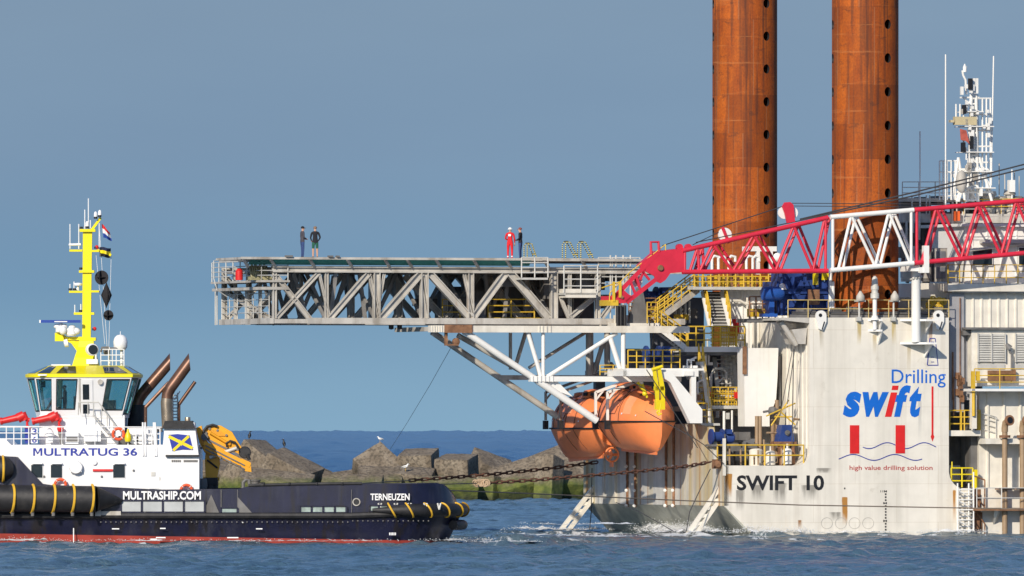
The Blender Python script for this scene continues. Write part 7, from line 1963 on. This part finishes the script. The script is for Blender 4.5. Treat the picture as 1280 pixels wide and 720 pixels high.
# skirts: flat sea to left and right so that the sheet reaches past the frame
allV = np.concatenate([V1, V2+np.array([0,0,.0])]); allF = np.concatenate([F1, F2+len(V1)])
sk = np.array([[-3000,-760,-.5],[3000,-760,-.5],[3000,14000,-.5],[-3000,14000,-.5]], float); allF = np.concatenate([allF, np.array([[0,1,2,3]])+len(allV)]); allV = np.concatenate([allV, sk])
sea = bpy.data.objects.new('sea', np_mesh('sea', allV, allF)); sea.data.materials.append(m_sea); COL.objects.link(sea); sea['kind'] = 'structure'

# foam thrown up where the hulls meet the water
def foam_material():
    m = bpy.data.materials.new('lacy_foam'); m.use_nodes = True; nt = m.node_tree; b = nt.nodes['Principled BSDF']; o = nt.nodes['Material Output']
    b.inputs['Base Color'].default_value = (.74,.76,.77,1); b.inputs['Roughness'].default_value = .8
    n = tex(nt, 2.4, (1,1,1.6), 9, .72, (0,0,0), .4)
    at = nd(nt, 'ShaderNodeAttribute'); at.attribute_name = 'cover'
    ad = nd(nt, 'ShaderNodeMath', operation='ADD'); nt.links.new(n, ad.inputs[0]); nt.links.new(at.outputs['Fac'], ad.inputs[1])
    f = ramp(nt, ad.outputs[0], [(.88,BW(0)),(1.0,BW(1))])
    t = nd(nt, 'ShaderNodeBsdfTransparent'); x = nd(nt, 'ShaderNodeMixShader'); nt.links.new(f, x.inputs[0]); nt.links.new(t.outputs[0], x.inputs[1]); nt.links.new(b.outputs[0], x.inputs[2]); nt.links.new(x.outputs[0], o.inputs[0])
    return m
m_lacy = foam_material(); m_foam = mat('foam_white', (.74,.76,.77), .8, var=.05)
def foam(path, seed, wid, hmax, drops, cover=.5):
    """a ragged ridge of foam heaped along a path on the water, with a few drops above it"""
    r = random.Random(seed); P = [Vector(p) for p in path]; Ls = [(b-a).length for a, b in zip(P[:-1], P[1:])]; LT = sum(Ls)
    nu, nv = int(LT/.16)+2, 26; vs, cv = [], []
    for i in range(nu+1):
        s = LT*i/nu; k = 0
        while k < len(Ls)-1 and s > Ls[k]: s -= Ls[k]; k += 1
        d = (P[k+1]-P[k]).normalized(); c = P[k]+d*s; nrm = Vector((d.y,-d.x,0)); e = min(1, min(i, nu-i)/(nu*.18)); hl = .35+.9*abs(noise.noise(Vector((i*.09,seed*3.1,0))))+.5*max(0,noise.noise(Vector((i*.31,seed*1.7,4))))
        for j in range(nv+1):
            t = j/nv*2-1; q = c+nrm*(t*wid); bell = max(0, 1-t*t)
            f = noise.fractal(Vector((q.x*1.6,q.y*1.6,seed)), .8, 2.2, 6); z = hmax*hl*e*bell**1.2*max(.02, .6+.5*f)+.03
            vs.append(q+Vector((f*.08,f*.08,z))); cv.append(cover*bell**.7*e-(.05 if j in (0,nv) else 0)+.14*hl*e)
    fs = [(i*(nv+1)+j, i*(nv+1)+j+1, (i+1)*(nv+1)+j+1, (i+1)*(nv+1)+j) for i in range(nu) for j in range(nv)]
    mb = MB(); mb.add(vs, fs, 0, True); nb = len(vs)
    for i in range(drops):
        q = Vector(r.choice(vs)); q = q+Vector((r.gauss(0,.1),r.gauss(0,.1),abs(r.gauss(0,.22))*hmax+.02)); s_ = r.uniform(.008,.026); b0 = [q+Vector(x)*s_*r.uniform(.7,1.5) for x in ((1,0,0),(0,1,0),(-1,0,0),(0,-1,0),(0,0,1),(0,0,-1))]
        mb.add(b0, [(0,1,4),(1,2,4),(2,3,4),(3,0,4),(1,0,5),(2,1,5),(3,2,5),(0,3,5)], 1, True)
    me = bpy.data.meshes.new('foam'); me.from_pydata([tuple(p) for p in mb.v], [], mb.f); me.materials.append(m_lacy); me.materials.append(m_foam)
    me.polygons.foreach_set('material_index', mb.m); me.polygons.foreach_set('use_smooth', mb.sm)
    a = me.attributes.new('cover', 'FLOAT', 'POINT'); a.data.foreach_set('value', cv+[1.0]*(len(mb.v)-nb))
    o = bpy.data.objects.new('foam', me); COL.objects.link(o); o['kind'] = 'stuff'
RW = lambda u, v: RIG.W((u, v, 0))
foam([RW(1.0,18), RW(.7,12), RW(.9,7), RW(1.0,3)], 4, 1.0, .62, 1500, .40)
foam([RW(.2,14), RW(.0,8), RW(.0,1)], 14, .9, .34, 900, .40)
foam([RW(.6,13), RW(.5,9), RW(.6,5)], 24, .8, .85, 1500, .30)
foam([RW(.6,-.2), RW(1.8,-.5), RW(3.6,-.35), RW(5.5,-.3)], 5, .55, .60, 1100, .42)
foam([RW(4.5,-.3), RW(9,-.25), RW(12.6,-.3)], 6, .3, .22, 120, .40)
foam([RW(12.2,-.4), RW(14.6,-1.1), RW(17,-1.3)], 7, .6, .35, 300, .46)
foam([RW(-5.5,25), RW(-3,24), RW(.5,22)], 8, .9, .34, 260, .46)
foam([RW(-4.4,3), RW(-1.6,1.0), RW(.8,.2)], 9, .9, .55, 400, .44)
foam([WP(640,655,-40)*1, WP(690,657,-38), WP(760,656,-34), WP(820,657,-32)], 10, .7, .16, 60, .42)
foam([WP(620,667,-60), WP(680,670,-62), WP(750,672,-62), WP(850,672,-60)], 11, .7, .2, 80, .42)
TF = lambda px, v: TUG.W((Ut(px), v, 0))
foam([TF(-40,-.3), TF(20,-.25), TF(75,-.2)], 12, .5, .34, 160, .46)
foam([TF(75,-.1), TF(250,-.05), TF(430,-.05), TF(548,.3)], 13, .4, .2, 300, .43)
foam([TF(540,.5), TF(566,3), TF(590,5), TF(640,5.5)], 15, 1.1, .24, 200, .44)
foam([TF(575,-6), TF(620,-4), TF(690,-3)], 16, 1.2, .14, 80, .42)
for o in list(bpy.data.objects):
    if o.name.startswith('foam'):
        for v in o.data.vertices[:1]: pass

# ================================================================== SKY, SUN, CAMERA
SUN_EL, SUN_AZ = 26.0, 22.0      # elevation; degrees to the left of the camera's back
w = bpy.data.worlds.new('World'); sc.world = w; w.use_nodes = True; nt = w.node_tree
bg = nt.nodes['Background']; sk = nd(nt,'ShaderNodeTexSky', sky_type='NISHITA'); sk.sun_disc = False
sk.sun_elevation = math.radians(SUN_EL); sk.altitude = 0; sk.air_density = 1.0; sk.dust_density = .6; sk.ozone_density = 3.0
# direction to the sun in world axes (camera looks along +y)
az = math.radians(SUN_AZ); el = math.radians(SUN_EL)
sd = Vector((-math.sin(az)*math.cos(el), -math.cos(az)*math.cos(el), math.sin(el)))
sk.sun_rotation = math.atan2(sd.x, sd.y)
tc = nd(nt,'ShaderNodeTexCoord'); sp_ = nd(nt,'ShaderNodeSeparateXYZ'); nt.links.new(tc.outputs['Generated'], sp_.inputs[0])
tint = ramp(nt, sp_.outputs[2], [(0,(.33,.56,.98)),(.012,(.203,.357,.69)),(.022,(.213,.310,.565)),(.036,(.228,.291,.475)),(.06,(.21,.265,.42)),(.25,(.62,.72,.85)),(.8,(.70,.74,.80))])
mpz = nd(nt,'ShaderNodeMapping'); mpz.inputs['Scale'].default_value = (14,14,60); nt.links.new(tc.outputs['Generated'], mpz.inputs[0]); nz = nd(nt,'ShaderNodeTexNoise'); nz.inputs['Scale'].default_value = 1; nz.inputs['Detail'].default_value = 5; nt.links.new(mpz.outputs[0], nz.inputs['Vector'])
veil = ramp(nt, nz.outputs['Fac'], [(.35,(.965,.97,.98)),(.65,(1.035,1.03,1.02))])
nt.links.new(mixc(nt, 1.0, mixc(nt, 1.0, sk.outputs[0], tint, 'MULTIPLY'), veil, 'MULTIPLY'), bg.inputs['Color']); bg.inputs['Strength'].default_value = .15
L = bpy.data.lights.new('sun', 'SUN'); L.energy = 4.5; L.angle = math.radians(.5); L.color = (1, .90, .76)
lo = bpy.data.objects.new('sun', L); COL.objects.link(lo); lo.location = (-60, -120, 90); lo.rotation_euler = (-sd).to_track_quat('-Z', 'Y').to_euler()
cam = bpy.data.cameras.new('camera'); co = bpy.data.objects.new('camera', cam); COL.objects.link(co); sc.camera = co
co.location = (0, -D, H); co.rotation_euler = (math.radians(90), 0, 0)
cam.sensor_width = 36; cam.lens = 36*F/1280; cam.shift_y = (HOR-360)/1280; cam.clip_start = 5; cam.clip_end = 60000
sc.view_settings.view_transform = 'Standard'; sc.view_settings.look = 'None'; sc.view_settings.exposure = 0; sc.view_settings.gamma = 1
sc.cycles.max_bounces = 6; sc.cycles.transparent_max_bounces = 8; sc.cycles.use_denoising = True
